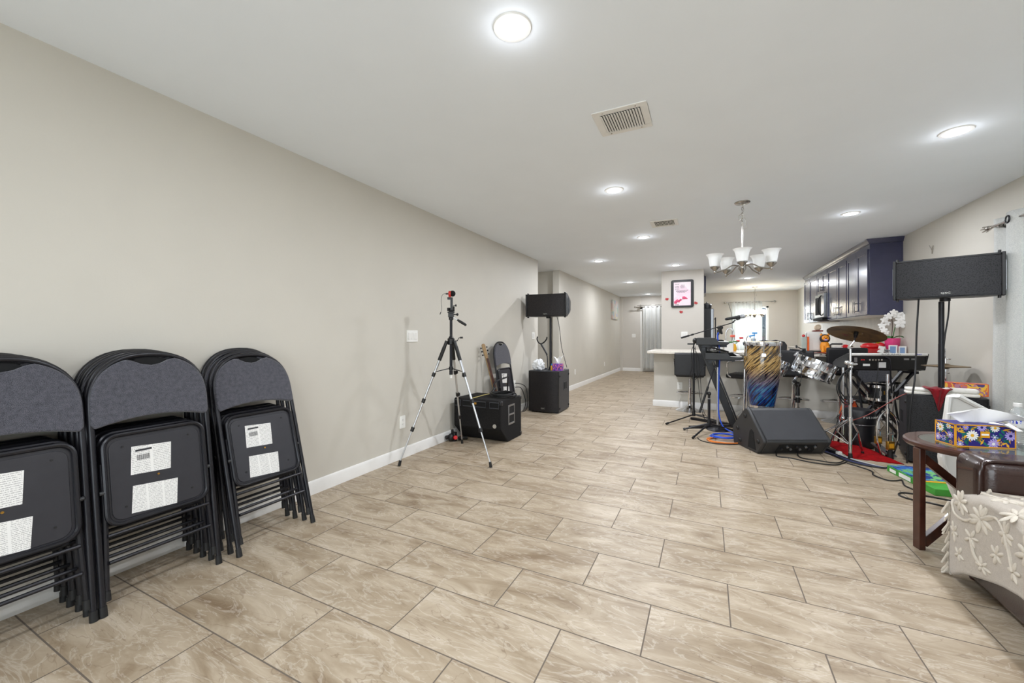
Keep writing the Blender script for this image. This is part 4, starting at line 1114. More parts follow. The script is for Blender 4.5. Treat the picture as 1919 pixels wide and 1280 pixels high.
lamp('dining chandelier light', 'POINT', (1.133, 12.3, 1.85), 14, 0.12, (1, 0.9, 0.72))

# ------------------------------------------------------------------ bar stools
def stool(label, x, y, rz, dz, first=None):
    t = thing('bar_stool', label, 'bar stool', (x, y, 0), rz, 'bar stools at the peninsula')
    # local: sitter faces +y (to the counter); backrest at -y
    MB().lathe([(0, 0), (0.205, 0), (0.205, 0.006), (0.16, 0.022), (0.09, 0.042), (0.045, 0.075), (0.03, 0.10), (0, 0.10)], 36).build('base', m_chrome, t)
    MB().cyl((0, 0, 0.09), (0, 0, 0.36), 0.03, n=20).cyl((0, 0, 0.36), (0, 0, 0.50+dz), 0.021, n=18).build('column', m_chrome, t)
    fr = [(0.19*cos(a), 0.06+0.15*sin(a), 0.27) for a in [pi*(-0.12+1.24*i/16) for i in range(17)]]
    MB().tube([(0.0, -0.02, 0.27)]+fr+[(0.0, -0.02, 0.27)], 0.009, 8).build('footrest', m_chrome, t)
    z = 0.535+dz
    MB().bb(-0.2, 0.2, -0.17, 0.20, z, z+0.065).build('seat', m_pvc, t, bevel=0.022, seg=4)
    MB().prism([(-0.235, z+0.03), (-0.185, z+0.03), (-0.185, z+0.37), (-0.225, z+0.375), (-0.245, z+0.36)], -0.215, 0.215, 'x').build('backrest', m_pvc, t, bevel=0.016, seg=4)
    for sx in (-1, 1):
        MB().tube([(sx*0.215, -0.2, z+0.27), (sx*0.235, -0.1, z+0.275), (sx*0.235, 0.13, z+0.25), (sx*0.23, 0.17, z+0.2), (sx*0.21, 0.16, z+0.05), (sx*0.17, 0.1, z+0.0)], 0.0095, 8, res=5).build('armrest', m_chrome, t)
    MB().cyl((0.04, 0.0, z-0.015), (0.19, 0.03, z-0.03), 0.005, n=8).build('lever', m_chrome, t)
    return t
stool('first black bar stool from the left, its back below the counter edge', -0.245, 6.80, radians(2), 0.0)
stool('second black bar stool, turned sideways behind the slanted keyboard column', 0.50, 6.78, radians(70), 0.01)
stool('third black bar stool, behind the chrome drum', 1.09, 6.79, radians(-6), 0.06)
stool('fourth black bar stool, raised highest, behind the ride cymbal stand', 1.61, 6.79, radians(6), 0.105)

# ------------------------------------------------------------------ things on the peninsula
def at(x, y): return (x, y, CT)
t = thing('pull_down_faucet', 'tall chrome gooseneck faucet at the kitchen sink', 'faucet', at(0.277, 7.45))
MB().cyl((0, 0, 0), (0, 0, 0.05), 0.024, 0.018).tube([(0, 0, 0.05), (0, 0, 0.26), (0.012, 0, 0.325), (0.055, 0, 0.365), (0.1, 0, 0.33), (0.11, 0, 0.24)], 0.011, 10, res=6).build('spout', m_chrome, t)
MB().cyl((0.11, 0, 0.25), (0.112, 0, 0.17), 0.016, 0.018).build('spray_head', m_chrome, t)
MB().cyl((-0.02, 0, 0.06), (-0.07, 0, 0.09), 0.007).build('lever', m_chrome, t)
t = thing('water_tap', 'thin small filter tap behind the conga rim', 'faucet', at(0.565, 7.4))
MB().tube([(0, 0, 0), (0, 0, 0.17), (0.02, 0, 0.235), (0.045, 0, 0.235), (0.055, 0, 0.205)], 0.006, 8, res=5).build('spout', m_nickel, t)
MB().cyl((0, 0, 0), (0, 0, 0.03), 0.016).build('base', m_nickel, t)
t = thing('flower_arrangement', 'little vase of red and coral flowers by the sink', 'flowers', at(0.385, 7.28))
MB().lathe([(0, 0), (0.03, 0), (0.042, 0.04), (0.03, 0.09), (0.024, 0.11), (0, 0.11)], 18).build('vase', m_yel, t)
for x, y, z, r, m in ((-0.02, 0, 0.235, 0.035, M('coral petals', (232, 104, 84), 0.6)), (0.055, 0.01, 0.155, 0.026, m_redp), (0.10, 0, 0.205, 0.028, m_redp)):
    fl = MB().tube([(0, 0, 0.1), (x*0.5, y, z*0.7), (x, y, z)], 0.003, 6, res=4).build('stem', m_green, t)
    f_ = MB()
    for i in range(7):
        a = 2*pi*i/7; f_.ell((x+cos(a)*r*0.6, y+sin(a)*r*0.6, z+0.004), (r*0.5, r*0.5, r*0.55), 10, 6)
    f_.build('bloom', m, fl)
MB().ell((0.03, 0, 0.15), (0.05, 0.02, 0.012), 12, 6).ell((-0.05, 0.01, 0.14), (0.04, 0.02, 0.012), 12, 6).build('leaves', m_green, t)
t = thing('stem_glass', 'clear stemmed glass with bright blue pieces sticking up', 'glass', at(0.655, 7.3))
MB().lathe([(0, 0), (0.035, 0), (0.03, 0.006), (0.005, 0.012), (0.005, 0.11), (0.03, 0.14), (0.036, 0.2), (0.034, 0.2), (0.028, 0.145), (0, 0.12)], 20).build('bowl', m_bottle, t)
MB().box((-0.02, 0, 0.245), (0.085, 0.02, 0.022), Matrix.Rotation(radians(-12), 3, 'Y')).box((0.015, 0, 0.285), (0.07, 0.02, 0.022)).cyl((0, 0, 0.12), (0.015, 0, 0.28), 0.004).build('blue_pieces', m_cyan, t, bevel=0.006)
t = thing('dispenser_bottle', 'small grey and orange bottle with red top on the counter', 'bottle', at(1.325, 7.33))
MB().bb(-0.045, 0.02, -0.03, 0.03, 0, 0.225).build('bottle_body', M('pale grey plastic', (168, 178, 172), 0.3), t, bevel=0.008)
MB().bb(0.021, 0.046, -0.025, 0.025, 0, 0.23).build('orange_side', m_ora, t, bevel=0.005)
MB().ell((-0.02, 0, 0.243), (0.022, 0.022, 0.02)).build('red_top', m_redp, t)
MB().cyl((0.012, 0, 0.225), (0.022, 0, 0.30), 0.007, 0.004, 10).build('nozzle', m_steel, t)
t = thing('white_appliance', 'white rounded box appliance beside the orange lion toy', 'appliance', at(1.44, 7.45))
MB().bb(-0.085, 0.10, -0.09, 0.09, 0.012, 0.305).build('body', m_white2, t, bevel=0.03, seg=4)
MB().bb(-0.08, 0.095, -0.085, 0.085, 0, 0.012).build('foot_strip', m_blk, t)
t = thing('basket_ornament', 'beige woven ornament with red-brown base on the white appliance', 'ornament', (1.50, 7.45, CT+0.306))
MB().bb(-0.06, 0.06, -0.05, 0.05, 0, 0.02).build('base', M('red brown wood', (120, 52, 44), 0.5), t, bevel=0.006)
MB().ell((0, 0, 0.06), (0.045, 0.045, 0.045), 16, 9).tube([(0.03*cos(a), -0.04, 0.075+0.03*sin(a)) for a in [2*pi*i/14 for i in range(14)]], 0.006, 6, closed=True).build('ball', M('beige raffia', (212, 196, 172), 0.8, bump=0.6, bscale=120), t)
t = thing('lion_toy', 'seated orange toy lion with a dark mane on the counter', 'toy', at(1.552, 7.28))
MB().ell((0, 0, 0.085), (0.058, 0.05, 0.09), 20, 12).build('body', m_lion, t)
MB().ell((0, -0.005, 0.20), (0.064, 0.045, 0.066), 22, 12).build('mane', m_dbrown, t)
hdn = MB().ell((0, -0.032, 0.21), (0.044, 0.032, 0.042), 20, 12).build('head', m_lion, t)
MB().ell((0, -0.062, 0.185), (0.024, 0.012, 0.012), 12, 6).build('muzzle', m_lilac, hdn)
MB().ell((0, -0.066, 0.205), (0.009, 0.006, 0.006), 10, 6).ell((-0.018, -0.06, 0.222), (0.005, 0.004, 0.006), 8, 5).ell((0.018, -0.06, 0.222), (0.005, 0.004, 0.006), 8, 5).build('face', m_hole, hdn)
for sx in (-1, 1):
    MB().ell((sx*0.042, 0, 0.258), (0.017, 0.012, 0.017), 12, 7).build('ear', m_lion, t)
    MB().cyl((sx*0.03, -0.035, 0.09), (sx*0.034, -0.055, 0.012), 0.021, 0.019, 14).ell((sx*0.034, -0.062, 0.014), (0.022, 0.026, 0.014), 12, 6).build('foreleg', m_lion, t)
t = thing('tape_dispenser', 'white tape dispenser and grey cutter by the lion toy', 'dispenser', at(1.74, 7.25))
MB().bb(-0.10, 0.07, -0.03, 0.03, 0, 0.085).build('body', m_white2, t, bevel=0.01)
MB().tube([(-0.13, 0, 0.0), (-0.13, 0, 0.11), (-0.11, 0, 0.125), (0.01, 0, 0.125)], 0.012, 8).build('cutter_arm', m_grey, t)
MB().cyl((0.04, -0.035, 0.085), (0.04, 0.035, 0.085), 0.035).build('tape_roll', m_redp, t)
t = thing('red_bowl', 'shiny red bow-shaped dish at the right end of the counter', 'bowl', at(1.99, 6.92))
MB().lathe([(0, 0), (0.05, 0), (0.10, 0.03), (0.125, 0.07), (0.12, 0.075), (0.09, 0.04), (0.0, 0.012)], 28).build('bowl', m_redp, t)
MB().ell((-0.03, 0, 0.10), (0.10, 0.07, 0.05), 18, 10).ell((0.07, 0.0, 0.115), (0.055, 0.06, 0.045), 14, 8).build('wrapping', m_redp, t)
MB().ell((0.04, -0.05, 0.165), (0.022, 0.012, 0.022), 10, 6).build('yellow_tag', M('lime tag', (206, 214, 40), 0.5), t)
MB().box((0.055, -0.108, 0.065), (0.06, 0.012, 0.085), Matrix.Rotation(radians(12), 3, 'Y')).build('price_card', m_paper, t)
t = thing('dried_flowers', 'small bunch of dried brown and beige flowers behind the red dish', 'flowers', at(2.04, 7.10))
MB().lathe([(0, 0), (0.035, 0), (0.045, 0.08), (0, 0.08)], 16).build('pot', m_redp, t)
rn = random.Random(4)
for i in range(10):
    x, y, z = rn.uniform(-0.07, 0.11), rn.uniform(-0.03, 0.03), rn.uniform(0.20, 0.27)
    st = MB().tube([(0, 0, 0.07), (x*0.6, y, z*0.7), (x, y, z)], 0.002, 5, res=3).build('stem', m_green, t)
    MB().ell((x, y, z), (0.02, 0.018, 0.018), 10, 6).build('flower_head', M('rust flower', (132, 58, 34), 0.8) if i < 3 else (M('beige dried flower', (186, 164, 128), 0.9) if i == 3 else bpy.data.materials['beige dried flower']), st)
t = thing('potted_orchid', 'white orchid in a pink rimmed bowl at the right wall', 'plant', at(2.185, 6.90))
MB().lathe([(0, 0), (0.045, 0), (0.055, 0.05), (0.075, 0.13), (0.08, 0.21), (0.074, 0.21), (0.06, 0.14), (0, 0.12)], 28).build('pot', m_pink, t)
MB().lathe([(0.074, 0.185), (0.0, 0.19)], 24).build('moss', m_yel, t)
for a, L_ in ((-0.3, 0.15), (2.6, 0.13), (4.2, 0.10)):
    c, s2 = cos(a), sin(a)
    def lf(u, v, c=c, s2=s2, L_=L_):
        w = 0.03*sin(pi*min(1, u*0.95+0.05))*(v-0.5)*2
        r = L_*u; z = 0.20+0.05*sin(u*2.4)-0.05*u*u
        return (c*r-s2*w, s2*r*0.35+c*w*0.5, z+abs(v-0.5)*0.02)
    MB().grid(lf, 12, 4).build('leaf', m_green, t, solid=0.002)
def bloom(o, r, ax, st):
    q = Vector(ax).normalized().to_track_quat('Z', 'Y').to_matrix()
    m = MB()
    for i in range(5):
        a = 2*pi*i/5+0.3
        m.ell(Vector(o)+q @ Vector((cos(a)*r*0.55, sin(a)*r*0.55, 0.004)), (r*0.52, r*0.36, r*0.08), 12, 6, q @ Matrix.Rotation(a, 3, 'Z'))
    m.ell(Vector(o)+q @ Vector((0, 0, 0.01)), (r*0.13, r*0.13, r*0.12), 8, 5)
    return m.build('bloom', m_petal, st)
st1 = MB().tube([(0.0, 0, 0.19), (0.02, 0, 0.32), (0.05, 0, 0.44), (0.04, 0, 0.53), (-0.01, 0, 0.545)], 0.005, 8, res=5).build('flower_stem', m_green, t)
st2 = MB().tube([(-0.01, 0, 0.19), (0.0, 0, 0.36), (-0.01, 0, 0.48), (-0.06, 0, 0.5), (-0.1, 0, 0.42), (-0.11, 0, 0.33)], 0.004, 8, res=5).build('flower_stem', m_wood, t)
rn = random.Random(9)
for x, z, r in ((0.062, 0.40, 0.062), (0.085, 0.50, 0.05), (0.03, 0.52, 0.05), (0.0, 0.55, 0.04), (0.07, 0.45, 0.055)):
    bloom((x, -0.05+rn.uniform(-0.02, 0.02), z), r, (rn.uniform(-0.4, 0.2), -1, rn.uniform(-0.2, 0.3)), st1)
for x, z, r in ((-0.05, 0.50, 0.045), (-0.09, 0.45, 0.042), (-0.11, 0.38, 0.042), (-0.10, 0.32, 0.038), (-0.06, 0.41, 0.035), (-0.07, 0.29, 0.03)):
    bloom((x, -0.03+rn.uniform(-0.02, 0.02), z), r, (rn.uniform(-0.6, 0.1), -1, rn.uniform(-0.2, 0.3)), st2)
def photo_frame(label, x, y, rz, w, h, mf, tilt=0.2):
    t = thing('photo_frame', label, 'photo frame', (x, y, CT), rz)
    R = Matrix.Rotation(-tilt, 3, 'X')
    MB().box(R @ Vector((0, 0, h/2)), (w, 0.014, h), R).build('frame', mf, t, bevel=0.003)
    MB().box(R @ Vector((0, -0.0078, h/2)), (w-0.03, 0.002, h-0.035), R).build('picture', m_screen, t)
    MB().beam(R @ Vector((0, 0.01, h*0.7)), (0, 0.075, 0.0), 0.03, 0.004).build('easel_leg', mf, t)
photo_frame('small white photo frame with a blue picture, before the orchid', 2.150, 6.775, radians(-24), 0.085, 0.125, m_white2)
photo_frame('plain pale square frame at the counter end against the right wall', 2.240, 6.765, radians(-22), 0.075, 0.11, m_white2, 0.1)
t = thing('glass_dish', 'small clear glass dish with trinkets beside the white photo frame', 'dish', at(2.11, 6.80))
MB().lathe([(0, 0), (0.03, 0), (0.045, 0.035), (0.042, 0.035), (0.028, 0.005), (0, 0.004)], 20).build('dish', m_bottle, t)
rn = random.Random(2); k = MB()
for i in range(9): k.ell((rn.uniform(-0.025, 0.025), rn.uniform(-0.02, 0.02), 0.02+rn.uniform(0, 0.05)), (0.013, 0.011, 0.011), 8, 5)
k.build('trinkets', m_steel, t)
tag(MB().grid(lambda u, v: (1.30+0.17*u+0.02*v, 6.70+0.16*v, CT+0.004+0.09*(1-v)*0.4*sin(pi*u)*0.5-0.012*max(0, 0.25-v)*4*u), 14, 8).build('red_napkin', m_red, None, solid=0.003), 'red cloth lying at the counter edge above the third bar stool', 'cloth')
t = thing('paper_towel_roll', 'white box and paper roll between the two keyboards on the counter', 'paper roll', at(0.16, 6.95))
MB().cyl((0, 0, 0.0), (0, 0, 0.11), 0.055, n=24).build('roll', m_paper, t)
t = thing('paper_stack', 'small white carton on the counter seen above the lower keyboard', 'carton', at(0.30, 7.0))
MB().bb(-0.06, 0.06, -0.05, 0.05, 0, 0.13).build('carton', m_white2, t, bevel=0.003)
MB().bb(0.061, 0.064, -0.05, 0.05, 0, 0.13).build('carton_side', m_ora, t)

# far dining chairs and table
def dining_chair(label, x, y, rz):
    t = thing('dining_chair', label, 'chair', (x, y, 0), rz, 'dining chairs at the far window')
    MB().bb(-0.21, 0.21, -0.2, 0.22, 0.42, 0.48).build('seat', m_grey, t, bevel=0.015)
    pts = [(-0.2, 0.47), (0.2, 0.47), (0.22, 0.95), (0.17, 1.03), (0.0, 1.07), (-0.17, 1.03), (-0.22, 0.95)]
    MB().prism(pts, -0.23, -0.19, 'y').build('backrest', m_grey, t, bevel=0.012)
    for sx in (-1, 1):
        for yy in (-0.18, 0.19): MB().cyl((sx*0.18, yy, 0), (sx*0.17, yy, 0.43), 0.016, 0.02, 10).build('leg', m_wood, t)
dining_chair('grey dining chair far back, left one peeking over the conga', 1.19, 11.45, radians(10))
dining_chair('grey dining chair far back, right one peeking over the conga', 1.47, 11.3, radians(-8))
t = thing('dining_table', 'dark dining table far back under the lit chandelier', 'table', (1.13, 12.25, 0))
MB().prism(rrect(1.0, 0.9, 0.1), 0.71, 0.75).build('tabletop', m_wood, t, bevel=0.006)
for sx in (-1, 1):
    for sy in (-1, 1): MB().cyl((sx*0.4, sy*0.35, 0), (sx*0.4, sy*0.35, 0.71), 0.025, 0.035, 12).build('leg', m_wood, t)
# ================================================================== INSTRUMENTS
def W3(u, d, z=0.0):
    return Vector((c_*u-s_*d, s_*u+c_*d, z))
YAW = 0.4557
# ---- wedge monitor
t = thing('stage_monitor', 'black angled floor monitor speaker with grey foam grille in front of the conga', 'speaker', W3(2.43+0.33, 3.95), YAW)
hw = 0.33
prof = [(0.0, 0.0), (-0.105, 0.135), (-0.10, 0.155), (0.15, 0.405), (0.175, 0.42), (0.21, 0.415), (0.33, 0.295), (0.43, 0.19), (0.44, 0.15), (0.42, 0.0)]
MB().prism(prof, -hw+0.035, hw-0.035, 'x').build('cabinet', m_grey, t, bevel=0.006)
for sx in (-1, 1):
    a, c = (hw-0.035, hw) if sx > 0 else (-hw, -hw+0.035)
    e = MB().prism(prof, a, c, 'x').build('end_panel', m_grey, t, bevel=0.01, seg=3)
    x0, x1 = (hw-0.001, hw+0.003) if sx > 0 else (-hw-0.003, -hw+0.001)
    MB().prism([(0.02, 0.03), (0.06, 0.20), (0.09, 0.225), (0.12, 0.20), (0.15, 0.03)], x0, x1, 'x').build('handle_hollow', m_hole, e)
    for yy, zz in ((0.20, 0.335), (0.335, 0.18), (0.29, 0.06), (-0.02, 0.125)):
        MB().cyl((x0 if sx < 0 else x1, yy, zz), ((x0-0.008) if sx < 0 else (x1+0.008), yy, zz), 0.022, 0.017, 14).build('rubber_bumper', m_rub, e)
nv = Vector((0, 0.25, 0.25)).normalized()
g = MB()
gy0, gz0, gy1, gz1 = -0.098, 0.158, 0.146, 0.402
off = Vector((0, -0.707, 0.707))*0.007
vs = []
for k in (0, 1):
    o_ = off*k
    for x, y, z in ((-hw+0.036, gy0, gz0), (hw-0.036, gy0, gz0), (hw-0.036, gy1, gz1), (-hw+0.036, gy1, gz1)):
        vs.append(Vector((x, y, z))+o_)
g.add(vs, [(3,2,1,0),(4,5,6,7),(0,1,5,4),(1,2,6,5),(2,3,7,6),(3,0,4,7)]).build('grille', m_foamgr, t, bevel=0.003)
# connector panel under the overhang
pnl = MB()
def und(x, u): # point on the underside slope
    a = Vector((x, 0.0, 0.0)); b2 = Vector((x, -0.105, 0.135)); return a+(b2-a)*u+Vector((0, -0.79, -0.61))*0.003
pnl.add([und(-0.17, 0.15), und(0.2, 0.15), und(0.2, 0.85), und(-0.17, 0.85)], [(0, 1, 2, 3)]).build('connector_panel', m_hole, t)
for i in range(8):
    x = -0.13+i*0.045
    MB().cyl(und(x, 0.5+0.2*(i % 2)), und(x, 0.5+0.2*(i % 2))+Vector((0, -0.79, -0.61))*0.014, 0.012, n=12).build('socket', m_steel if i % 3 else m_blkmetal, t)

# ---- conga
CX, CY = 0.545, 5.17
t = thing('conga_drum', 'tall conga drum with gold and blue streaked shell and chrome rim', 'drum', (CX, CY, 0.385))
pr = [(0.0, 0.0), (0.112, 0.0), (0.116, 0.01), (0.135, 0.12), (0.155, 0.25), (0.170, 0.37), (0.177, 0.47), (0.176, 0.55), (0.168, 0.63), (0.162, 0.70), (0.0, 0.70)]
P2 = [Vector((r, 0, z)) for r, z in pr[1:-1]]
sp_ = spline(P2, 5)
MB().lathe([(0, 0)]+[(p.x, p.z) for p in sp_]+[(0, 0.70)], 44).build('shell', m_conga, t)
MB().lathe([(0.112, -0.004), (0.121, -0.004), (0.122, 0.022), (0.116, 0.024)], 40).build('bottom_band', m_chrome, t)
MB().lathe([(0.0, 0.722), (0.15, 0.722), (0.165, 0.715), (0.166, 0.70)], 40).build('drum_head', M('calfskin drum head', (214, 200, 172), 0.6, var=0.06), t)
MB().lathe([(0.170, 0.675), (0.181, 0.675), (0.185, 0.70), (0.184, 0.715), (0.176, 0.717), (0.171, 0.705)], 44, closed=True).build('rim', m_chrome, t)
for i in range(6):
    a = 2*pi*i/6+0.5; c, s2 = cos(a), sin(a)
    lg = MB().cyl((c*0.181, s2*0.181, 0.69), (c*0.181, s2*0.181, 0.585), 0.0055, n=8).box((c*0.176, s2*0.176, 0.578), (0.04, 0.035, 0.03), RZ(a).to_3x3()).cyl((c*0.186, s2*0.186, 0.56), (c*0.186, s2*0.186, 0.582), 0.009, n=8)
    lo = lg.build('tuning_lug', m_chrome, t)
    MB().tube([(c*0.183, s2*0.183, 0.69), (c*0.19, s2*0.19, 0.715), (c*0.181, s2*0.181, 0.728)], 0.007, 8).build('hook', m_chrome, lo)
t = thing('conga_stand', 'chrome stand holding the conga', 'stand', (CX, CY, 0))
ring = [(0.155*cos(a), 0.155*sin(a), 0.60) for a in [2*pi*i/28 for i in range(28)]]
MB().tube([(0.14*cos(a), 0.14*sin(a), 0.365) for a in [2*pi*i/32 for i in range(32)]], 0.007, 8, closed=True).bb(-0.14, 0.14, -0.008, 0.008, 0.357, 0.373).bb(-0.008, 0.008, -0.14, 0.14, 0.357, 0.373).build('base_ring', m_chrome, t)
for a in (YAW+pi*0.97, YAW+1.9, YAW+0.75):
    c, s2 = cos(a), sin(a)
    L_ = MB().tube([(c*0.184, s2*0.184, 0.80), (c*0.19, s2*0.19, 0.5), (c*0.20, s2*0.20, 0.18), (c*0.27, s2*0.27, 0.03)], 0.0095, 10, res=4).build('leg', m_chrome, t)
    MB().cyl((c*0.265, s2*0.265, 0.04), (c*0.275, s2*0.275, 0.0), 0.014, 0.016, 10).build('rubber_foot', m_rub, L_)

# ---- timbales on a stand
def timbale(label, loc, r, h, roll, pitch, lugs):
    t = thing('timbale_drum', label, 'drum', loc)
    Q = (RZ(YAW-radians(36)) @ Matrix.Rotation(roll, 4, 'Y') @ Matrix.Rotation(pitch, 4, 'X'))
    t.rotation_euler = Q.to_euler()
    z0, z1 = -h/2, h/2
    MB().lathe([(r-0.004, z0), (r, z0), (r+0.0035, z0+0.01), (r, z0+0.02), (r, -0.008), (r+0.004, 0), (r, 0.008), (r, z1-0.02), (r, z1-0.01), (r-0.004, z1-0.01)], 48).build('shell', m_chrome, t)
    MB().lathe([(0, z1-0.012), (r+0.003, z1-0.012), (r+0.004, z1-0.006), (0, z1-0.008)], 40).build('drum_head', m_white2, t)
    for z in (z1, ):
        MB().lathe([(r+0.006, z-0.03), (r+0.012, z-0.03), (r+0.013, z+0.004), (r+0.006, z+0.006)], 48, closed=True).build('top_hoop', m_chrome, t)
    MB().lathe([(r+0.004, z0-0.002), (r+0.010, z0-0.002), (r+0.010, z0+0.01), (r+0.004, z0+0.01)], 48, closed=True).build('bottom_hoop', m_chrome, t)
    for i in range(lugs):
        a = 2*pi*i/lugs+0.2; c, s2 = cos(a), sin(a)
        l = MB().cyl((c*(r+0.012), s2*(r+0.012), z1-0.005), (c*(r+0.012), s2*(r+0.012), z0+0.03), 0.0045, n=8).box((c*(r+0.008), s2*(r+0.008), -0.01), (0.022, 0.026, 0.055), RZ(a).to_3x3()).box((c*(r+0.012), s2*(r+0.012), z1-0.018), (0.02, 0.024, 0.026), RZ(a).to_3x3())
        l.build('tuning_lug', m_chrome, t)
    return t
timbale('large chrome timbale drum tilted to the right beside the conga', W3(3.50, 4.62, 0.785), 0.192, 0.205, radians(21), radians(-4), 8)
timbale('smaller chrome timbale partly behind the conga', W3(3.20, 4.90, 0.80), 0.145, 0.19, radians(21), radians(-4), 6)
t = thing('timbale_stand', 'black-jointed stand under the chrome timbales', 'stand', W3(3.335, 4.65))
MB().cyl((0, 0, 0.15), (0, 0, 0.42), 0.0165, n=16).build('lower_tube', m_chrome, t)
MB().cyl((0, 0, 0.40), (0, 0, 0.60), 0.0125, n=14).build('upper_tube', m_chrome, t)
k = MB().cyl((0, 0, 0.39), (0, 0, 0.45), 0.024, n=14).cyl(Rv*-0.04+Vector((0, 0, 0.425)), Rv*0.045+Vector((0, 0, 0.425)), 0.010, n=10).cyl((0, 0, 0.47), (0, 0, 0.575), 0.022, 0.02, 14).ell((0, 0, 0.60), (0.032, 0.032, 0.032)).cyl((0, 0, 0.60), Rv*-0.045+Vector((0, 0, 0.645)), 0.02, n=12)
k.build('tilt_joint', m_blk, t, bevel=0.002)
MB().beam(Rv*-0.055+Vector((0, 0, 0.60)), Rv*-0.01+Vector((0, 0, 0.695)), 0.04, 0.006).build('mount_plate', m_chrome, t)
for a in (0.3, 2.4, 4.5):
    c, s2 = cos(a), sin(a)
    L_ = MB().tube([(c*0.01, s2*0.01, 0.34), (c*0.20, s2*0.20, 0.03)], 0.008, 8).tube([(c*0.01, s2*0.01, 0.16), (c*0.12, s2*0.12, 0.15)], 0.006, 8).build('leg', m_chrome, t)
    MB().cyl((c*0.195, s2*0.195, 0.04), (c*0.205, s2*0.205, 0.0), 0.013, 0.015, 10).build('rubber_foot', m_rub, L_)
t = thing('clip_on_microphone', 'black clip-on microphone and clamp on the rim of the chrome drum', 'microphone', W3(3.30, 4.55, 0.88))
MB().cyl((0, 0, 0), Rv*0.035+Vector((0, 0, 0.115)), 0.006, n=8).box(Rv*0.015+Vector((0, 0, 0.03)), (0.03, 0.03, 0.05)).box(Rv*0.035+Vector((0, 0, 0.12)), (0.025, 0.03, 0.05), RZ(YAW).to_3x3()).cyl(Rv*0.03+Vector((0, 0, 0.13)), Rv*-0.06+Vector((0, 0, 0.085)), 0.009, n=10).cyl(Rv*0.02+Vector((0, 0, 0.135)), Rv*-0.045+Vector((0, 0, 0.165)), 0.006, n=8).box(Rv*-0.05+Vector((0, 0, 0.165)), (0.016, 0.016, 0.035)).build('clamp_arm', m_blk, t, bevel=0.002)
MB().cyl(Rv*-0.035+Vector((0, 0, 0.10)), Rv*-0.075+Vector((0, 0, 0.06)), 0.014, 0.012, 12).build('capsule', m_chrome, t)
tag(MB().tube([W3(3.285, 4.53, 0.86), W3(3.27, 4.5, 0.70), W3(3.20, 4.5, 0.5), W3(3.14, 4.48, 0.30), W3(3.12, 4.46, 0.012)], 0.0032, 6, res=6).build('microphone_cable', m_cable), 'thin black cable hanging from the drum clip microphone past the conga', 'cable')
tag(MB().tube([W3(3.78, 4.3, 0.72), W3(3.72, 4.3, 0.55), W3(3.60, 4.3, 0.42), W3(3.53, 4.3, 0.30), W3(3.48, 4.3, 0.10), W3(3.47, 4.3, 0.01)], 0.0035, 6, res=6).build('microphone_cable', m_cable), 'thin black cable curving down right of the chrome drum to the floor monitor', 'cable')

# ---- ride cymbal on straight stand
cyc = Vector((1.268, 4.831, 1.186))
t = thing('ride_cymbal', 'large bronze ride cymbal tilted on its stand', 'cymbal', cyc)
Q = RZ(YAW-radians(41)) @ Matrix.Rotation(radians(10), 4, 'Y') @ Matrix.Rotation(radians(-19), 4, 'X')
t.rotation_euler = Q.to_euler()
R0 = 0.222
pc = [(0.0, 0.032), (0.02, 0.031), (0.04, 0.022), (0.05, 0.012), (0.10, 0.009), (0.16, 0.004), (R0, -0.003), (R0, -0.0045), (0.16, 0.002), (0.10, 0.007), (0.05, 0.010), (0.04, 0.020), (0.02, 0.029), (0.0, 0.030)]
MB().lathe(pc, 60).build('plate', m_cym, t)
MB().cyl((0, 0, 0.03), (0, 0, 0.05), 0.016, n=14).cyl((0, 0, 0.026), (0, 0, -0.012), 0.018, n=14).build('felt', m_blk, t)
k = MB()
for dx, dz in ((-0.10, 0.07), (-0.07, 0.09), (-0.13, 0.05)): k.ell((dx, dz*1.0, 0.0055), (0.022, 0.012, 0.0008), 10, 4)
k.build('maker_print', M('faded magenta print', (128, 62, 70), 0.6), t)
t = thing('cymbal_stand', 'chrome straight cymbal stand with rubber foot on the red floor cloth', 'stand', (1.222, 4.815, 0))
ax_ = Q.to_3x3() @ Vector((0, 0, 1)); cl = cyc-Vector((1.222, 4.815, 0))
MB().cyl(cl+ax_*0.055, cl-ax_*0.075, 0.005, n=10).cyl(cl-ax_*0.012, cl-ax_*0.035, 0.014, n=12).build('tilter_rod', m_blkmetal, t)
MB().cyl(cl-ax_*0.07, (0, 0, 1.075), 0.008, n=10).cyl((-0.012, -0.012, 1.06), (0.012, 0.012, 1.06), 0.016, n=14).build('tilter', m_chrome, t)
MB().cyl((0, 0, 0.88), (0, 0, 1.07), 0.0095, n=14).build('top_tube', m_chrome, t)
MB().cyl((0, 0, 0.56), (0, 0, 0.90), 0.0135, n=16).build('middle_tube', m_chrome, t)
MB().cyl((0, 0, 0.055), (0, 0, 0.57), 0.0150, n=16).build('lower_tube', m_chrome, t)
MB().cyl((0, 0, 0.0), (0, 0, 0.075), 0.02, 0.013, 14).build('rubber_foot', m_rub, t)
w = MB().cyl((0, 0, 0.865), (0, 0, 0.905), 0.021, n=16).ell(Rv*-0.03+Vector((0, 0, 0.915)), (0.022, 0.012, 0.022)).ell(Rv*0.035+Vector((0, 0, 0.90)), (0.03, 0.012, 0.014)).ell(Vector((0, -0.02, 0.905)), (0.022, 0.018, 0.022))
w.build('wing_clamp', m_chrome, t)
MB().cyl((0, 0, 0.535), (0, 0, 0.58), 0.021, n=16).cyl(Rv*-0.04+Vector((0, 0, 0.552)), Rv*0.045+Vector((0, 0, 0.552)), 0.006, n=8).build('clamp_collar', m_chrome, t)
MB().cyl((0, 0, 0.36), (0, 0, 0.395), 0.022, n=16).build('leg_collar', m_chrome, t)
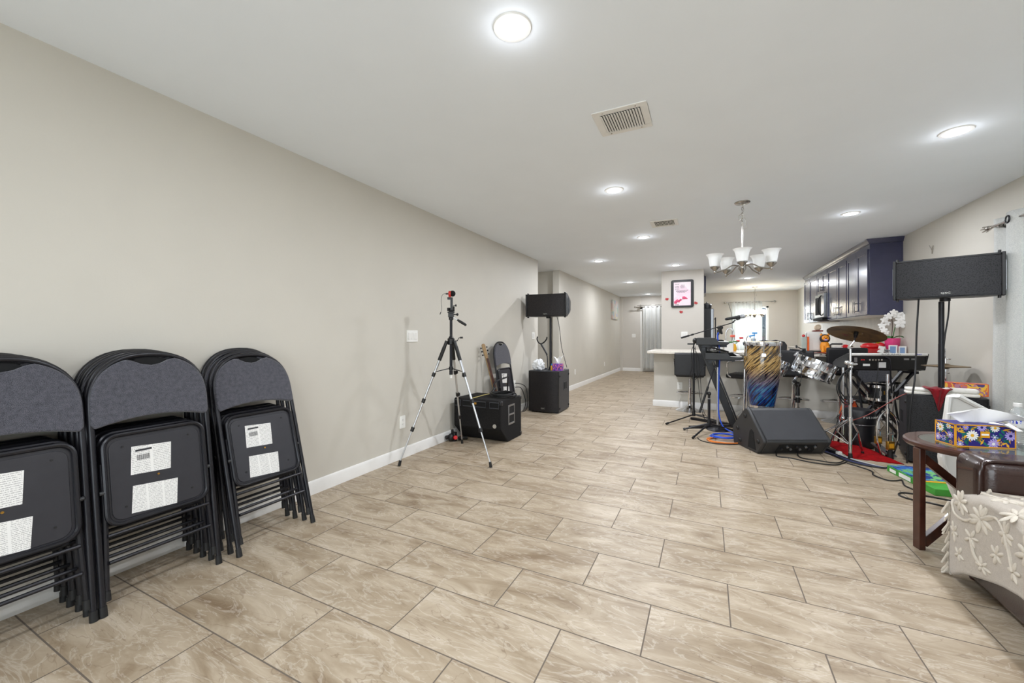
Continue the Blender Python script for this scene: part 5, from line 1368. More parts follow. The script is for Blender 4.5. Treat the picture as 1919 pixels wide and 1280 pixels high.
for a, b_ in ((Rv*0.19+Fv*0.1, 1), (Rv*-0.16+Fv*0.2, 1), (Fv*0.26+Rv*0.02, 1)):
    d = Vector(a)
    L_ = MB().tube([Vector((0, 0, 0.38)), d*0.72+Vector((0, 0, 0.235)), d*1.15+Vector((0, 0, 0.018))], 0.0085, 8).tube([Vector((0, 0, 0.13)), d*0.72+Vector((0, 0, 0.235))], 0.006, 8).build('leg', m_chrome, t)
    MB().cyl(d*1.12+Vector((0, 0, 0.04)), d*1.16, 0.012, 0.014, 10).build('rubber_foot', m_rub, L_)
t = thing('coiled_cable', 'loop of black cable hung on the cymbal stand clamp', 'cable', (1.222, 4.815, 0))
for i, (w, dz) in enumerate(((0.055, 0.0), (0.07, -0.02), (0.045, 0.03))):
    MB().tube([Rv*(-0.02)+Fv*(-0.025)+Vector((0, 0, 0.86+dz*0.3)), Rv*(-0.05-w*0.4)+Vector((0, 0, 0.80)), Rv*(-0.06-w)+Vector((0, 0, 0.68)), Rv*(-0.04-w*0.6)+Vector((0, 0, 0.57+dz)), Rv*(-0.025)+Fv*-0.01+Vector((0, 0, 0.54+dz)), Rv*(-0.03)+Vector((0, 0, 0.66)), Rv*(-0.035)+Vector((0, 0, 0.80))], 0.0055, 6, closed=True, res=6).build('loop', m_cable, t)
# second thin stand behind
t = thing('cymbal_stand', 'second thin chrome stand just left of and behind the ride cymbal stand', 'stand', W3(3.45, 4.15))
MB().cyl((0, 0, 0.30), (0, 0, 0.84), 0.011, n=14).build('upper_tube', m_chrome, t)
MB().cyl((0, 0, 0.14), (0, 0, 0.34), 0.014, n=14).ell((0, 0, 0.31), (0.022, 0.022, 0.025)).build('lower_tube', m_chrome, t)
for d in (Rv*-0.17+Fv*-0.02, Rv*0.10+Fv*-0.10, Rv*0.08+Fv*0.16):
    L_ = MB().beam(Vector((0, 0, 0.31)), d*0.75+Vector((0, 0, 0.11)), 0.018, 0.005).beam(d*0.75+Vector((0, 0, 0.11)), d+Vector((0, 0, 0.012)), 0.018, 0.005).beam(Vector((0, 0, 0.16)), d*0.6+Vector((0, 0, 0.155)), 0.012, 0.004).build('leg', m_blkmetal, t)
    MB().cyl(d+Vector((0, 0, 0.03)), d, 0.011, 0.014, 10).build('rubber_foot', m_rub, L_)

# ---- stage keyboard seen from behind, on an X stand
A, B_ = Vector((1.40, 5.55, 0)), Vector((2.15, 5.83, 0))
kd = (B_-A).normalized(); kn = Vector((-kd.y, kd.x, 0)); KL = (B_-A).length
krz = atan2(kd.y, kd.x)
kc = (A+B_)/2+kn*0.165
t = thing('stage_keyboard', 'long synthesizer keyboard seen from behind, white top edge and black back', 'keyboard', (kc.x, kc.y, 0.0), krz)
hl = KL/2
pf = [(-0.155, 0.955), (-0.15, 0.925), (-0.145, 0.80), (-0.10, 0.785), (0.08, 0.80), (0.09, 0.84), (0.05, 0.87), (-0.06, 0.925), (-0.12, 0.968), (-0.15, 0.968)]
MB().prism(pf, -hl+0.03, hl-0.03, 'x').build('case', m_blk, t, bevel=0.004)
pw = [(-0.165, 0.955), (-0.150, 0.948), (-0.05, 0.90), (0.0, 0.882), (0.0, 0.892), (-0.05, 0.912), (-0.14, 0.978), (-0.163, 0.976)]
MB().prism(pw, -hl+0.012, hl-0.012, 'x').build('top_panel', m_white2, t, bevel=0.003)
for sx in (-1, 1):
    a, c = (hl-0.03, hl) if sx > 0 else (-hl, -hl+0.03)
    MB().prism([(-0.165, 0.972), (-0.155, 0.93), (-0.12, 0.79), (0.09, 0.79), (0.10, 0.86), (0.05, 0.90), (-0.13, 0.978)], a, c, 'x').build('end_cheek', m_blk, t, bevel=0.006)
k = MB().bb(-hl+0.08, hl-0.05, 0.02, 0.088, 0.868, 0.882); k.build('white_keys', m_white2, t)
text('lettering', 'ROLAND', 0.024, frame_M((0.02, -0.1668, 0.9665), (1, 0, 0), (0, 0.0, 1)), M('grey panel print', (112, 112, 116), 0.5), t, sx=2.0)
text('lettering', 'JUNO', 0.022, frame_M((hl-0.11, -0.1668, 0.9665), (1, 0, 0), (0, 0.0, 1)), M('blue print', (60, 70, 190), 0.5), t, sx=1.2)
bk = MB()
for x, w, z, h_ in ((-0.33, 0.03, 0.905, 0.05), (0.18, 0.05, 0.915, 0.018), (0.25, 0.04, 0.915, 0.016)):
    bk.bb(x-w/2, x+w/2, -0.158, -0.150, z-h_/2, z+h_/2)
bk.build('jack_cover', m_steel, t)
o_ = MB().bb(-0.29, -0.22, -0.155, -0.146, 0.882, 0.925).build('power_inlet', m_blkmatte, t)
MB().bb(-0.275, -0.260, -0.157, -0.154, 0.90, 0.912).bb(-0.252, -0.240, -0.157, -0.154, 0.90, 0.912).build('switch_mark', m_redp, o_)
MB().bb(-0.25, -0.18, -0.150, -0.1455, 0.838, 0.862).bb(-0.10, -0.02, -0.152, -0.1455, 0.82, 0.88).build('rating_label', m_paper, t)
for i in range(5):
    x = -0.19+i*0.03
    MB().cyl((x, -0.150, 0.905), (x, -0.162, 0.905), 0.010, n=12).build('jack', m_chrome, t)
MB().cyl((-0.03, -0.155, 0.93), (-0.03, -0.19, 0.925), 0.012, n=12).tube([(-0.03, -0.19, 0.925), (-0.02, -0.205, 0.90), (-0.01, -0.20, 0.70), (0.0, -0.20, 0.55)], 0.007, 8, res=5).build('audio_plug', m_blkmetal, t)
t = thing('keyboard_stand', 'black X-shaped stand beneath the long synthesizer keyboard', 'stand', (kc.x, kc.y, 0), krz)
for yy, sg in ((-0.08, 1), (0.06, 1)):
    for s3 in (-1, 1):
        l = MB().beam((-0.30*s3, yy+0.012*s3, 0.765), (0.30*s3, yy+0.012*s3, 0.02), 0.032, 0.022).build('leg', m_blkmetal, t)
        MB().box((0.30*s3, yy+0.012*s3, 0.022), (0.07, 0.045, 0.044)).build('foot_cap', m_rub, l)
for s3 in (-1, 1):
    MB().bb(-0.31*s3-0.015, -0.31*s3+0.015, -0.13, 0.10, 0.752, 0.782).build('support_arm', m_blkmetal, t)
    MB().bb(0.30*s3-0.012, 0.30*s3+0.012, -0.18, 0.18, 0.0, 0.026).build('foot_bar', m_blkmetal, t)
MB().cyl((0.0, -0.10, 0.39), (0.0, 0.09, 0.39), 0.025, n=16).build('pivot', m_blk, t)

# ---- drums and hardware behind
def tom(label, loc, r, h):
    t = thing('tom_drum', label, 'drum', loc)
    MB().lathe([(r-0.003, 0), (r, 0), (r, h), (r-0.003, h)], 40).build('shell', m_hole if False else m_blk, t)
    MB().lathe([(0, h-0.002), (r, h-0.002), (r, h), (0, h)], 36).build('drum_head', m_white2, t)
    for z in (0.0, h-0.02):
        MB().lathe([(r+0.002, z-0.004), (r+0.012, z-0.004), (r+0.012, z+0.024), (r+0.002, z+0.024)], 40, closed=True).build('hoop', m_chrome, t)
    for i in range(6):
        a = 2*pi*i/6+0.35
        MB().cyl((cos(a)*(r+0.01), sin(a)*(r+0.01), 0.01), (cos(a)*(r+0.01), sin(a)*(r+0.01), h-0.01), 0.005, n=8).box((cos(a)*(r+0.006), sin(a)*(r+0.006), h/2), (0.02, 0.02, 0.05), RZ(a).to_3x3()).build('tuning_lug', m_chrome, t)
    MB().box((-0.02*c_-0.0+s_*0.0+s_*r*0.98, -c_*r*0.98+0.0, h*0.55), (0.045, 0.012, 0.04), RZ(YAW).to_3x3()).build('maker_badge', m_brass, t)
    return t
tom('small black tom drum with chrome hoops under the keyboard', W3(4.10, 4.45, 0.455), 0.105, 0.165)
tom('black drum behind the subwoofer edge, right of the small tom', W3(4.42, 4.62, 0.45), 0.12, 0.17)
for lb, u, d in (('thin chrome stand carrying the small tom drum', 4.10, 4.45), ('chrome stand carrying the drum beside the subwoofer', 4.42, 4.62)):
    t = thing('drum_stand', lb, 'stand', W3(u, d))
    MB().cyl((0, 0, 0.12), (0, 0, 0.445), 0.011, n=12).build('tube', m_chrome, t)
    MB().tube([(0.075*cos(a), 0.075*sin(a), 0.445) for a in [2*pi*i/16 for i in range(16)]], 0.005, 6, closed=True).bb(-0.075, 0.075, -0.005, 0.005, 0.44, 0.45).build('basket', m_chrome, t)
    for a in (0.2, 2.3, 4.4):
        MB().tube([(0, 0, 0.26), (cos(a)*0.15, sin(a)*0.15, 0.012)], 0.008, 8).build('leg', m_chrome, t)
t = thing('drum_pedal_stand', 'chrome hi-hat pedal stand with double tubes next to the right subwoofer', 'stand', W3(3.62, 3.84))
MB().cyl((0, 0, 0.05), (0, 0, 0.80), 0.0115, n=14).build('tube', m_chrome, t)
MB().cyl((0, 0, 0.42), (0, 0, 0.47), 0.02, n=14).build('collar', m_chrome, t)
for sx in (-1, 1):
    MB().tube([Rv*(sx*0.012)+Vector((0, 0, 0.45)), Rv*(sx*0.085)+Vector((0, 0, 0.36)), Rv*(sx*0.10)+Vector((0, 0, 0.18)), Rv*(sx*0.06)+Vector((0, 0, 0.03))], 0.008, 8, res=5).build('bowed_leg', m_chrome, t)
MB().beam(Fv*-0.06+Vector((0, 0, 0.02)), Fv*0.14+Vector((0, 0, 0.10)), 0.07, 0.012).build('foot_board', m_steel, t)
MB().cyl((0, 0, 0.0), (0, 0, 0.06), 0.018, 0.013, 12).build('rubber_foot', m_rub, t)
# hi-hat behind the sub
t = thing('hi_hat', 'pair of hi-hat cymbals on a chrome stand by the right wall', 'cymbal', (2.09, 5.36, 0))
zc = 0.872
for sg, nm in ((1, 'top_cymbal'), (-1, 'bottom_cymbal')):
    pc = [(0.0, 0.024), (0.022, 0.022), (0.036, 0.012), (0.09, 0.007), (0.168, 0.0), (0.168, -0.0012), (0.09, 0.0055), (0.036, 0.0105), (0.0, 0.022)]
    MB().lathe([(r, zc+sg*(z+0.003)) for r, z in pc], 56).build(nm, m_cym, t)
MB().cyl((0, 0, zc), (0, 0, 1.045), 0.0035, n=8).build('pull_rod', m_chrome, t)
MB().cyl((0, 0, zc+0.028), (0, 0, zc+0.075), 0.010, n=12).cyl((0, 0, zc+0.065), Rv*0.035+Vector((0, 0, zc+0.07)), 0.005).ell(Rv*0.04+Vector((0, 0, zc+0.072)), (0.014, 0.006, 0.008)).build('clutch', m_chrome, t)
MB().cyl((0, 0, zc-0.028), (0, 0, zc-0.05), 0.024, n=16).cyl((0, 0, 0.10), (0, 0, zc-0.05), 0.015, n=16).cyl((0, 0, zc-0.075), Rv*0.04+Vector((0, 0, zc-0.07)), 0.005).build('tube', m_chrome, t)
for a in (1.6, 3.3, 5.6):
    MB().tube([(0, 0, 0.3), (cos(a)*0.10, sin(a)*0.10, 0.012)], 0.008, 8).build('leg', m_chrome, t)
# folding chair, unfolded, behind the keyboard
t = thing('folding_chair', 'unfolded folding chair with slate backrest behind the synthesizer keyboard', 'folding chair', (1.83, 6.22, 0), radians(30))
q = thing('tmp', '', 'x'); 
bo = [(x, z*0.76) for x, z in backrest_outline()]
def tl(x, y, z): # reclined back: lean away (+y up)
    return (x, y+0.17*(z-0.45), z)
m = MB(); n = len(bo); vs = [tl(x, yy, z) for yy in (-0.012, 0.016) for x, z in bo]
m.add(vs, [(i, (i+1) % n, n+(i+1) % n, n+i) for i in range(n)]+[tuple(range(n))[::-1], tuple(range(n, 2*n))]).build('backrest', m_fab, t, bevel=0.006)
m = MB(); m.tube([tl(HW, 0, 0.0), tl(HW, 0, 0.4)]+[tl(x, 0, z*0.76) for x, y, z in arch(HW, 0.86, 1.095)]+[tl(-HW, 0, 0.4), tl(-HW, 0, 0.0)], 0.0115, 10)
m.build('back_frame', m_blkmetal, t)
MB().prism(rrect(0.40, 0.38, 0.05, 6, 0, 0.14), 0.36, 0.40).build('seat', m_blk, t, bevel=0.008)
for sx in (-1, 1):
    MB().tube([(sx*0.185, -0.14, 0.0), (sx*0.185, 0.26, 0.60)][::-1], 0.0105, 8).build('rear_leg', m_blkmetal, t)
MB().cyl((-0.185, -0.03, 0.165), (0.185, -0.03, 0.165), 0.008, n=8).build('crossbar', m_blkmetal, t)
bpy.data.objects.remove(q)
# round black bag
t = thing('drum_throne', 'round black padded drum bag standing under the keyboard, white print', 'bag', W3(3.68, 4.22))
MB().lathe([(0, 0), (0.118, 0), (0.125, 0.012), (0.127, 0.10), (0.122, 0.16), (0.124, 0.235), (0.0, 0.235)], 32).build('lower_bag', m_pvc, t)
MB().lathe([(0.0, 0.236), (0.128, 0.236), (0.134, 0.26), (0.132, 0.36), (0.118, 0.395), (0.0, 0.405)], 32).build('upper_bag', m_pvc, t)
MB().tube([(0.131*cos(a), 0.131*sin(a), 0.245) for a in [2*pi*i/32 for i in range(32)]], 0.003, 6, closed=True).build('zip', m_steel, t)
pos = Fv*-0.1345
for i, ch_ in enumerate('FUSION'):
    a = (i-2.5)*0.17
    nrm = (-Fv*cos(a)+Rv*sin(a)); xd = (Rv*cos(a)+Fv*sin(a))
    text('lettering', ch_, 0.030, frame_M(nrm*0.1345+Vector((0, 0, 0.325)), xd, (0, 0, 1)), m_white2, t)
# orange bag, padlocks
t = thing('orange_bag', 'orange and red bag hanging behind the pedal stand', 'bag', W3(4.02, 4.75))
MB().grid(lambda u, v: (0.085*cos(2*pi*u)*(0.6+0.5*sin(pi*v)), 0.05*sin(2*pi*u)*(0.6+0.5*sin(pi*v)), 0.02+0.38*v+0.01*sin(u*20)), 24, 12).build('bag', blotch('orange red bag', [(212, 80, 30), (170, 30, 28), (120, 30, 30), (226, 100, 40)], 9), t)
MB().bb(-0.07, 0.07, -0.04, 0.04, 0.0, 0.03).build('bag_base', m_rub, t, bevel=0.01)
def padlock(label, loc, s_, rz):
    t = thing('padlock', label, 'padlock', loc, rz)
    MB().bb(-0.03*s_, 0.03*s_, -0.014, 0.014, 0, 0.072*s_).build('body', m_brass, t, bevel=0.004)
    MB().tube([(-0.02*s_, 0, 0.07*s_), (-0.02*s_, 0, 0.12*s_), (-0.012*s_, 0, 0.14*s_), (0.012*s_, 0, 0.14*s_), (0.02*s_, 0, 0.12*s_), (0.02*s_, 0, 0.07*s_)], 0.005, 8, res=4).build('shackle', m_chrome, t)
    MB().bb(-0.02*s_, 0.02*s_, -0.0155, -0.014, 0.015*s_, 0.055*s_).build('plate_mark', m_goldedge, t)
padlock('brass padlock standing on a black foot, left of two', (1.515, 5.12, 0.105), 1.0, YAW)
padlock('brass padlock standing on a black foot, right of two', (1.565, 4.99, 0.085), 1.1, YAW)
for x, y, h_, lb in ((1.515, 5.12, 0.105, 'left'), (1.565, 4.99, 0.085, 'right')):
    t = thing('rubber_block', 'black rubber block under the %s brass padlock' % lb, 'block', (x, y, 0))
    MB().cyl((0, 0, 0), (0, 0, h_), 0.026, 0.018, 14).build('block_body', m_rub, t)

# ---- right subwoofer, pole, array
SR = radians(-12)
subwoofer('black subwoofer behind the round side table at the right wall', (1.945, 5.075, 0), SR, 0.50, 0.50, 0.635, m_grille)
pole('black pole rising from the right subwoofer', 1.885, 4.90, 0.635, 1.475, 0.021)
column_speaker('big black line-array loudspeaker on the pole at the right, nearest the curtain', (1.866, 4.79, 1.668), radians(-19.9), m_grille)
tag(MB().tube([(1.72, 4.86, 1.50), (1.71, 4.87, 1.2), (1.705, 4.87, 0.95), (1.67, 4.80, 0.75), (1.64, 4.79, 0.5), (1.62, 4.80, 0.02)], 0.007, 8, res=6).build('speaker_cable', m_cable), 'black cable hanging left of the right speaker pole', 'cable')
tag(MB().tube([(1.925, 4.87, 1.50), (1.93, 4.90, 1.35), (1.915, 4.92, 1.15), (1.905, 4.93, 0.9), (1.91, 4.96, 0.65)], 0.006, 8, res=6).build('speaker_cable', m_cable), 'thin black cable right beside the right speaker pole', 'cable')
# cloths and box on the sub
def slab(fn_top, name, mat, lb, cat, nu=20, nv=12, th=0.02):
    o = MB().grid(fn_top, nu, nv).build(name, mat, None, solid=th, sharp=70)
    return tag(o, lb, cat)
ux, uy = cos(SR), sin(SR); vx, vy = -sin(SR), cos(SR)
def SP(a, b, z): return (1.945+ux*a+vx*b, 5.075+uy*a+vy*b, z)
t = thing('white_towel', 'thick folded white towel on the right subwoofer left of its pole', 'towel', SP(-0.16, -0.15, 0.635), SR)
MB().prism(rrect(0.19, 0.15, 0.03), 0, 0.028).prism(rrect(0.185, 0.145, 0.03), 0.029, 0.055).build('towel', m_towel, t, bevel=0.011, seg=3)
t = thing('white_towel', 'rolled white towel on the right subwoofer under the orange carton', 'towel', SP(0.085, -0.17, 0.635), SR)
MB().prism(rrect(0.24, 0.13, 0.03), 0, 0.03).build('lower_fold', m_towel, t, bevel=0.012, seg=3)
MB().prism(rrect(0.23, 0.12, 0.03), 0.031, 0.07).build('upper_fold', m_towel, t, bevel=0.015, seg=3)
def redf(u, v):
    a = -0.135+0.17*u; x = (u-0.5)
    if v < 0.35:
        b = -0.10-0.16*(v/0.35); z = 0.70+0.004*sin(u*14)
    else:
        w = (v-0.35)/0.65; b = -0.264-0.012*sin(u*16+w*3)-0.004; z = 0.70-w*(0.19*(1-abs(2*x)**1.15)+0.015)
        a = -0.05+(a+0.05)*(1-0.55*w*0.9)
    return SP(a, b, z)
slab(redf, 'red_cloth', m_darkred, 'dark red velvet cloth draped over the front of the right subwoofer', 'cloth', 30, 24, 0.004)
t = thing('tissue_box', 'orange and mauve abstract tissue carton on the right subwoofer', 'tissue box', SP(0.16, 0.02, 0.636), SR+radians(-8))
MB().bb(-0.13, 0.13, -0.06, 0.06, 0, 0.105).build('carton', m_boxorange, t, bevel=0.002)
e = MB()
for x in (-0.13, 0.13): e.bb(x-0.003, x+0.003, -0.062, -0.058, 0, 0.106)
for z in (0.001, 0.105): e.bb(-0.132, 0.132, -0.062, -0.058, z-0.003, z+0.003)
e.build('carton_edge', m_ora, t)

# ---- mic stands left of the band
def tripod_base(t, z0, legs, r=0.0085):
    MB().cyl((0, 0, z0-0.02), (0, 0, z0+0.055), 0.024, 0.018, 16).build('leg_hub', m_blk, t, bevel=0.003)
    for d in legs:
        d = Vector(d)
        L_ = MB().cyl(d.normalized()*0.012+Vector((0, 0, z0)), d+Vector((0, 0, 0.016)), r, n=10).build('leg', m_blkmetal, t)
        MB().cyl(d*0.95+Vector((0, 0, 0.022)), d*1.03+Vector((0, 0, 0.013)), 0.0135, n=10).build('rubber_foot', m_rub, L_)
# A: straight stand
ax0 = Vector((-0.168, 6.075, 0))
t = thing('microphone_stand', 'tall black tripod stand in front of the first bar stool', 'microphone stand', ax0)
tripod_base(t, 0.075, [Vector((-0.474, 5.594, 0))-ax0, Vector((0.24, 5.95, 0))-ax0, Vector((-0.05, 6.40, 0))-ax0])
MB().cyl((0, 0, 0.07), (0, 0, 0.62), 0.0135, n=14).build('lower_tube', m_blkmetal, t)
MB().cyl((0, 0, 0.60), (0, 0, 1.06), 0.0095, n=14).build('upper_tube', m_blkmetal, t)
MB().cyl((0, 0, 0.58), (0, 0, 0.65), 0.019, n=14).build('clutch', m_blk, t)
MB().ell((0.02, 0, 1.10), (0.035, 0.03, 0.04), 12, 8).cyl((0, 0, 1.05), (0.015, 0, 1.1), 0.014, n=12).box((-0.04, 0, 1.055), (0.08, 0.02, 0.02)).build('swivel_joint', m_blk, t)
t = thing('hung_cable', 'thin grey cables hanging in loops from the tall tripod stand', 'cable', ax0)
MB().tube([(0.01, -0.02, 1.05), (-0.03, -0.03, 0.95), (-0.02, -0.03, 0.75), (-0.045, -0.03, 0.62), (0.01, -0.03, 0.56), (0.06, -0.03, 0.62), (0.11, -0.02, 0.72), (0.15, -0.02, 0.76)], 0.004, 6, res=6).build('loop', m_cable, t)
MB().tube([(0.02, -0.02, 1.02), (0.035, -0.02, 0.8), (0.06, -0.02, 0.5), (0.09, -0.03, 0.25), (0.13, -0.05, 0.05), (0.2, -0.1, 0.006)], 0.004, 6, res=6).tube([(0.01, -0.02, 1.0), (0.06, -0.02, 0.85), (0.085, -0.02, 0.55), (0.10, -0.03, 0.3), (0.14, -0.04, 0.10), (0.28, -0.2, 0.006)], 0.0035, 6, res=6).build('hanging_lead', m_cable, t)
# B: boom stand with round base, vocal microphone, blue cable
bx0 = Vector((0.117, 5.555, 0))
t = thing('boom_microphone_stand', 'boom stand on a round base with the blue cable, boom rising to the right', 'microphone stand', bx0)
MB().lathe([(0, 0), (0.125, 0), (0.125, 0.008), (0.11, 0.02), (0.03, 0.034), (0.02, 0.06), (0, 0.06)], 32).build('base', m_blkmetal, t)
MB().cyl((0, 0, 0.05), (0, 0, 0.82), 0.0125, n=14).build('lower_tube', m_alu, t)
MB().cyl((0, 0, 0.80), (0, 0, 1.24), 0.0095, n=14).build('upper_tube', m_blkmetal, t)
MB().cyl((0, 0, 0.78), (0, 0, 0.86), 0.018, n=14).build('clutch', m_blk, t)
cl_ = Rv*0.03+Vector((0, 0, 1.27))
b0 = Rv*-0.46+Fv*-0.02+Vector((0, 0, 1.143)); b1 = Rv*0.20+Fv*0.0+Vector((0, 0, 1.335))
MB().cyl(b0, b1, 0.006, n=10).build('boom_arm', m_blkmetal, t)
bd_ = (b1-b0).normalized()
MB().cyl(b0, b0+bd_*0.10, 0.0115, n=12).cyl(b0+bd_*0.13, b0+bd_*0.16, 0.011, n=12).build('counterweight', m_blk, t)
MB().cyl((0, 0, 1.18), cl_, 0.015, 0.02, 12).cyl(cl_-Fv*0.025, cl_+Fv*0.025, 0.026, n=16).cyl(cl_, cl_+Rv*0.02+Vector((0, 0, -0.08)), 0.014, n=12).build('boom_clutch', m_blk, t, bevel=0.002)
mp0 = Rv*0.105+Vector((0, 0, 1.375)); mp1 = Rv*0.30+Vector((0, 0, 1.408)); md = (mp1-mp0).normalized()
MB().cyl(b1-bd_*0.02, b1+Vector((0, 0, 0.03))+Rv*0.02, 0.008, n=10).cyl(mp0+md*0.13+Vector((0, 0, -0.022)), mp0+md*0.165+Vector((0, 0, -0.018)), 0.017, n=12).build('mic_clip', m_blk, t)
t = thing('vocal_microphone', 'black handheld microphone with silver grille on the boom stand', 'microphone', bx0)
MB().cyl(mp0, mp0+md*0.06, 0.0165, 0.0175, 16).cyl(mp0+md*0.06, mp1-md*0.03, 0.0175, 0.021, 16).ell(mp0, (0.0155, 0.0155, 0.0155), 12, 8).build('handle', m_blk, t)
MB().cyl(mp1-md*0.03, mp1-md*0.02, 0.024, n=18).cyl(mp1-md*0.02, mp1+md*0.012, 0.022, 0.026, 18).ell(mp1+md*0.018, (0.026, 0.026, 0.026), 16, 10).build('grille_ball', grille('silver mesh ball', (176, 178, 182)), t)
t = thing('blue_cable', 'bright blue microphone cable running down the boom stand', 'cable', bx0)
MB().tube([cl_+Vector((-0.02, -0.03, -0.06)), Rv*-0.012+Fv*-0.02+Vector((0, 0, 1.16)), Rv*0.012+Fv*-0.024+Vector((0, 0, 0.98)), Rv*0.006+Fv*-0.022+Vector((0, 0, 0.7)), Rv*-0.002+Fv*-0.022+Vector((0, 0, 0.4)), Rv*0.004+Fv*-0.022+Vector((0, 0, 0.2)), Rv*0.03+Fv*-0.06+Vector((0, 0, 0.065)), Rv*0.07+Fv*-0.15+Vector((0, 0, 0.022)), Rv*0.1+Fv*-0.25+Vector((0, 0, 0.008))], 0.0075, 8, res=8).build('cable_run', m_blue, t)
# C: short boom stand
cx0 = Vector((0.02, 5.40, 0))
t = thing('short_microphone_stand', 'short tripod microphone stand with a slanted boom, nearest of the three', 'microphone stand', cx0)
tripod_base(t, 0.10, [Vector((-0.142, 4.96, 0))-cx0, Rv*-0.27+Fv*0.08, Rv*0.30+Fv*0.02], 0.0105)
MB().cyl((0, 0, 0.09), (0, 0, 0.40), 0.0155, n=14).build('tube', m_blkmetal, t)
MB().cyl((0, 0, 0.39), (0, 0, 0.415), 0.011, n=12).build('silver_collar', m_alu, t)
jb = Rv*-0.035+Vector((0, 0, 0.47))
MB().cyl((0, 0, 0.41), (0, 0, 0.45), 0.014, n=12).ell((0, 0, 0.465), (0.024, 0.024, 0.026)).cyl((0, 0, 0.465), jb, 0.014, n=12).build('boom_joint', m_blk, t)
ba = Rv*-0.115+Vector((0, 0, 0.235)); bb_ = Rv*0.075+Vector((0, 0, 0.82))
bq = (bb_-ba).normalized()
MB().cyl(ba, ba+bq*0.33, 0.013, n=12).build('counterweight', m_blk, t)
MB().cyl(ba+bq*0.30, bb_, 0.0075, n=12).build('boom_arm', m_blkmetal, t)

# ---- slanted column keyboard stand with two keyboards seen end on
t = thing('keyboard_stand', 'slanted black column stand carrying two keyboards seen end on', 'stand', (0.10, 5.75, 0))
P0 = Vector((0.135, -0.02, 0.02)); P1 = Vector((-0.20, -0.02, 1.06))
MB().beam(Vector((0.21, 0.05, 0.02)), Vector((-0.17, 0.05, 1.06)), 0.10, 0.085, (1, 0, 0.36)).build('column', m_blk, t, bevel=0.006)
MB().beam(Vector((0.265, 0.0, 0.03)), Vector((-0.085, 0.0, 1.0)), 0.012, 0.02, (1, 0, 0.36)).build('side_rail', m_blkmetal, t)
for sy in (-1, 1):
    MB().beam(Vector((0.22, 0.05, 0.03)), Vector((-0.30, 0.05+sy*0.30, 0.015)), 0.045, 0.03).build('base_leg', m_blkmetal, t)
MB().beam(Vector((0.24, 0.05, 0.03)), Vector((0.36, 0.05, 0.03)), 0.09, 0.05).build('base_heel', m_blkmetal, t, bevel=0.006)
for z, x0_, x1_ in ((1.04, -0.16, 0.12), (0.865, -0.09, 0.21)):
    for sy in (-1, 1):
        MB().beam(Vector((x0_, 0.05+sy*0.16, z)), Vector((x1_, 0.05+sy*0.16, z)), 0.022, 0.03).build('support_arm', m_blkmetal, t)
MB().bb(-0.16, -0.12, -0.14, 0.24, 0.985, 1.02).bb(-0.085, -0.045, -0.14, 0.24, 0.82, 0.85).build('arm_bracket', m_blkmetal, t)
def endkeys(label, loc, w, hh, L_):
    t = thing('stage_keyboard', label, 'keyboard', loc)
    pf = [(-w/2, 0), (w*0.42, 0.0), (w/2, hh*0.25), (w/2, hh*0.38), (w*0.18, hh*0.45), (w*0.10, hh*0.95), (-w/2+0.01, hh), (-w/2, hh*0.9)]
    vs = []; n = len(pf)
    b = MB().prism(pf, -L_/2, L_/2, 'y'); b.build('case', m_blk, t, bevel=0.005)
    MB().bb(w*0.17, w*0.48, -L_/2+0.04, L_/2-0.04, hh*0.40, hh*0.52).build('white_keys', m_white2, t, bevel=0.002)
    k = MB()
    for i in range(30):
        y = -L_/2+0.06+i*(L_-0.12)/30
        if i % 7 in (2, 6): continue
        k.bb(w*0.17, w*0.34, y, y+0.011, hh*0.52, hh*0.66)
    o = k.build('black_keys', m_hole, t); o['kind'] = 'stuff'
    return t
endkeys('upper of two black keyboards on the slanted column stand, seen end on', (0.058, 5.83, 1.058), 0.36, 0.085, 1.0)
endkeys('lower of two keyboards on the slanted column stand, papers on it', (0.175, 5.83, 0.882), 0.40, 0.085, 1.0)
t = thing('sheet_music', 'white sheets lying over the lower end-on keyboard', 'paper', (0.20, 5.52, 0.972), radians(8))
MB().grid(lambda u, v: (-0.15+0.34*u, -0.09+0.2*v, 0.006+0.014*sin(u*5)*(0.5+v)-0.03*u*u*0.6), 14, 8).build('sheet', m_sheet, t, solid=0.0015)
t = thing('tablet_remote', 'black phone-shaped holder lying slanted over the lower keyboard', 'device', (0.13, 5.36, 0.985), YAW)
MB().box((0, 0, 0.02), (0.20, 0.07, 0.016), Matrix.Rotation(radians(16), 3, 'Y')).build('body', m_blk, t, bevel=0.004)

# ---- cables on the floor
def fl(name, label, pts, r, mat, grp=None, z=None):
    P = [(x, y, (r if z is None else z)+zz) for x, y, zz in pts]
    return tag(MB().tube(P, r, 7, res=8).build(name, mat), label, 'cable', grp)
def loops(cx, cy, a, b, n, seed, z=0.0, wob=0.03, rot=0.0):
    rn = random.Random(seed); out = []
    for i in range(n*9):
        t_ = i/9*2*pi
        A_ = a*(1+rn.uniform(-wob, wob)*3); B2 = b*(1+rn.uniform(-wob, wob)*3)
        x, y = A_*cos(t_), B2*sin(t_)
        out.append((cx+x*cos(rot)-y*sin(rot), cy+x*sin(rot)+y*cos(rot), z+0.006*int(i/9)))
    return out
fl('orange_cable', 'orange cable coiled on the floor by the short microphone stand', loops(0.20, 5.02, 0.20, 0.13, 2, 3, 0.001, 0.03, 0.4), 0.0065, m_orac)
fl('blue_cable', 'blue cable coiled on the floor over the orange one', loops(0.17, 5.14, 0.13, 0.10, 3, 5, 0.016, 0.04, 0.4), 0.0065, m_blue)
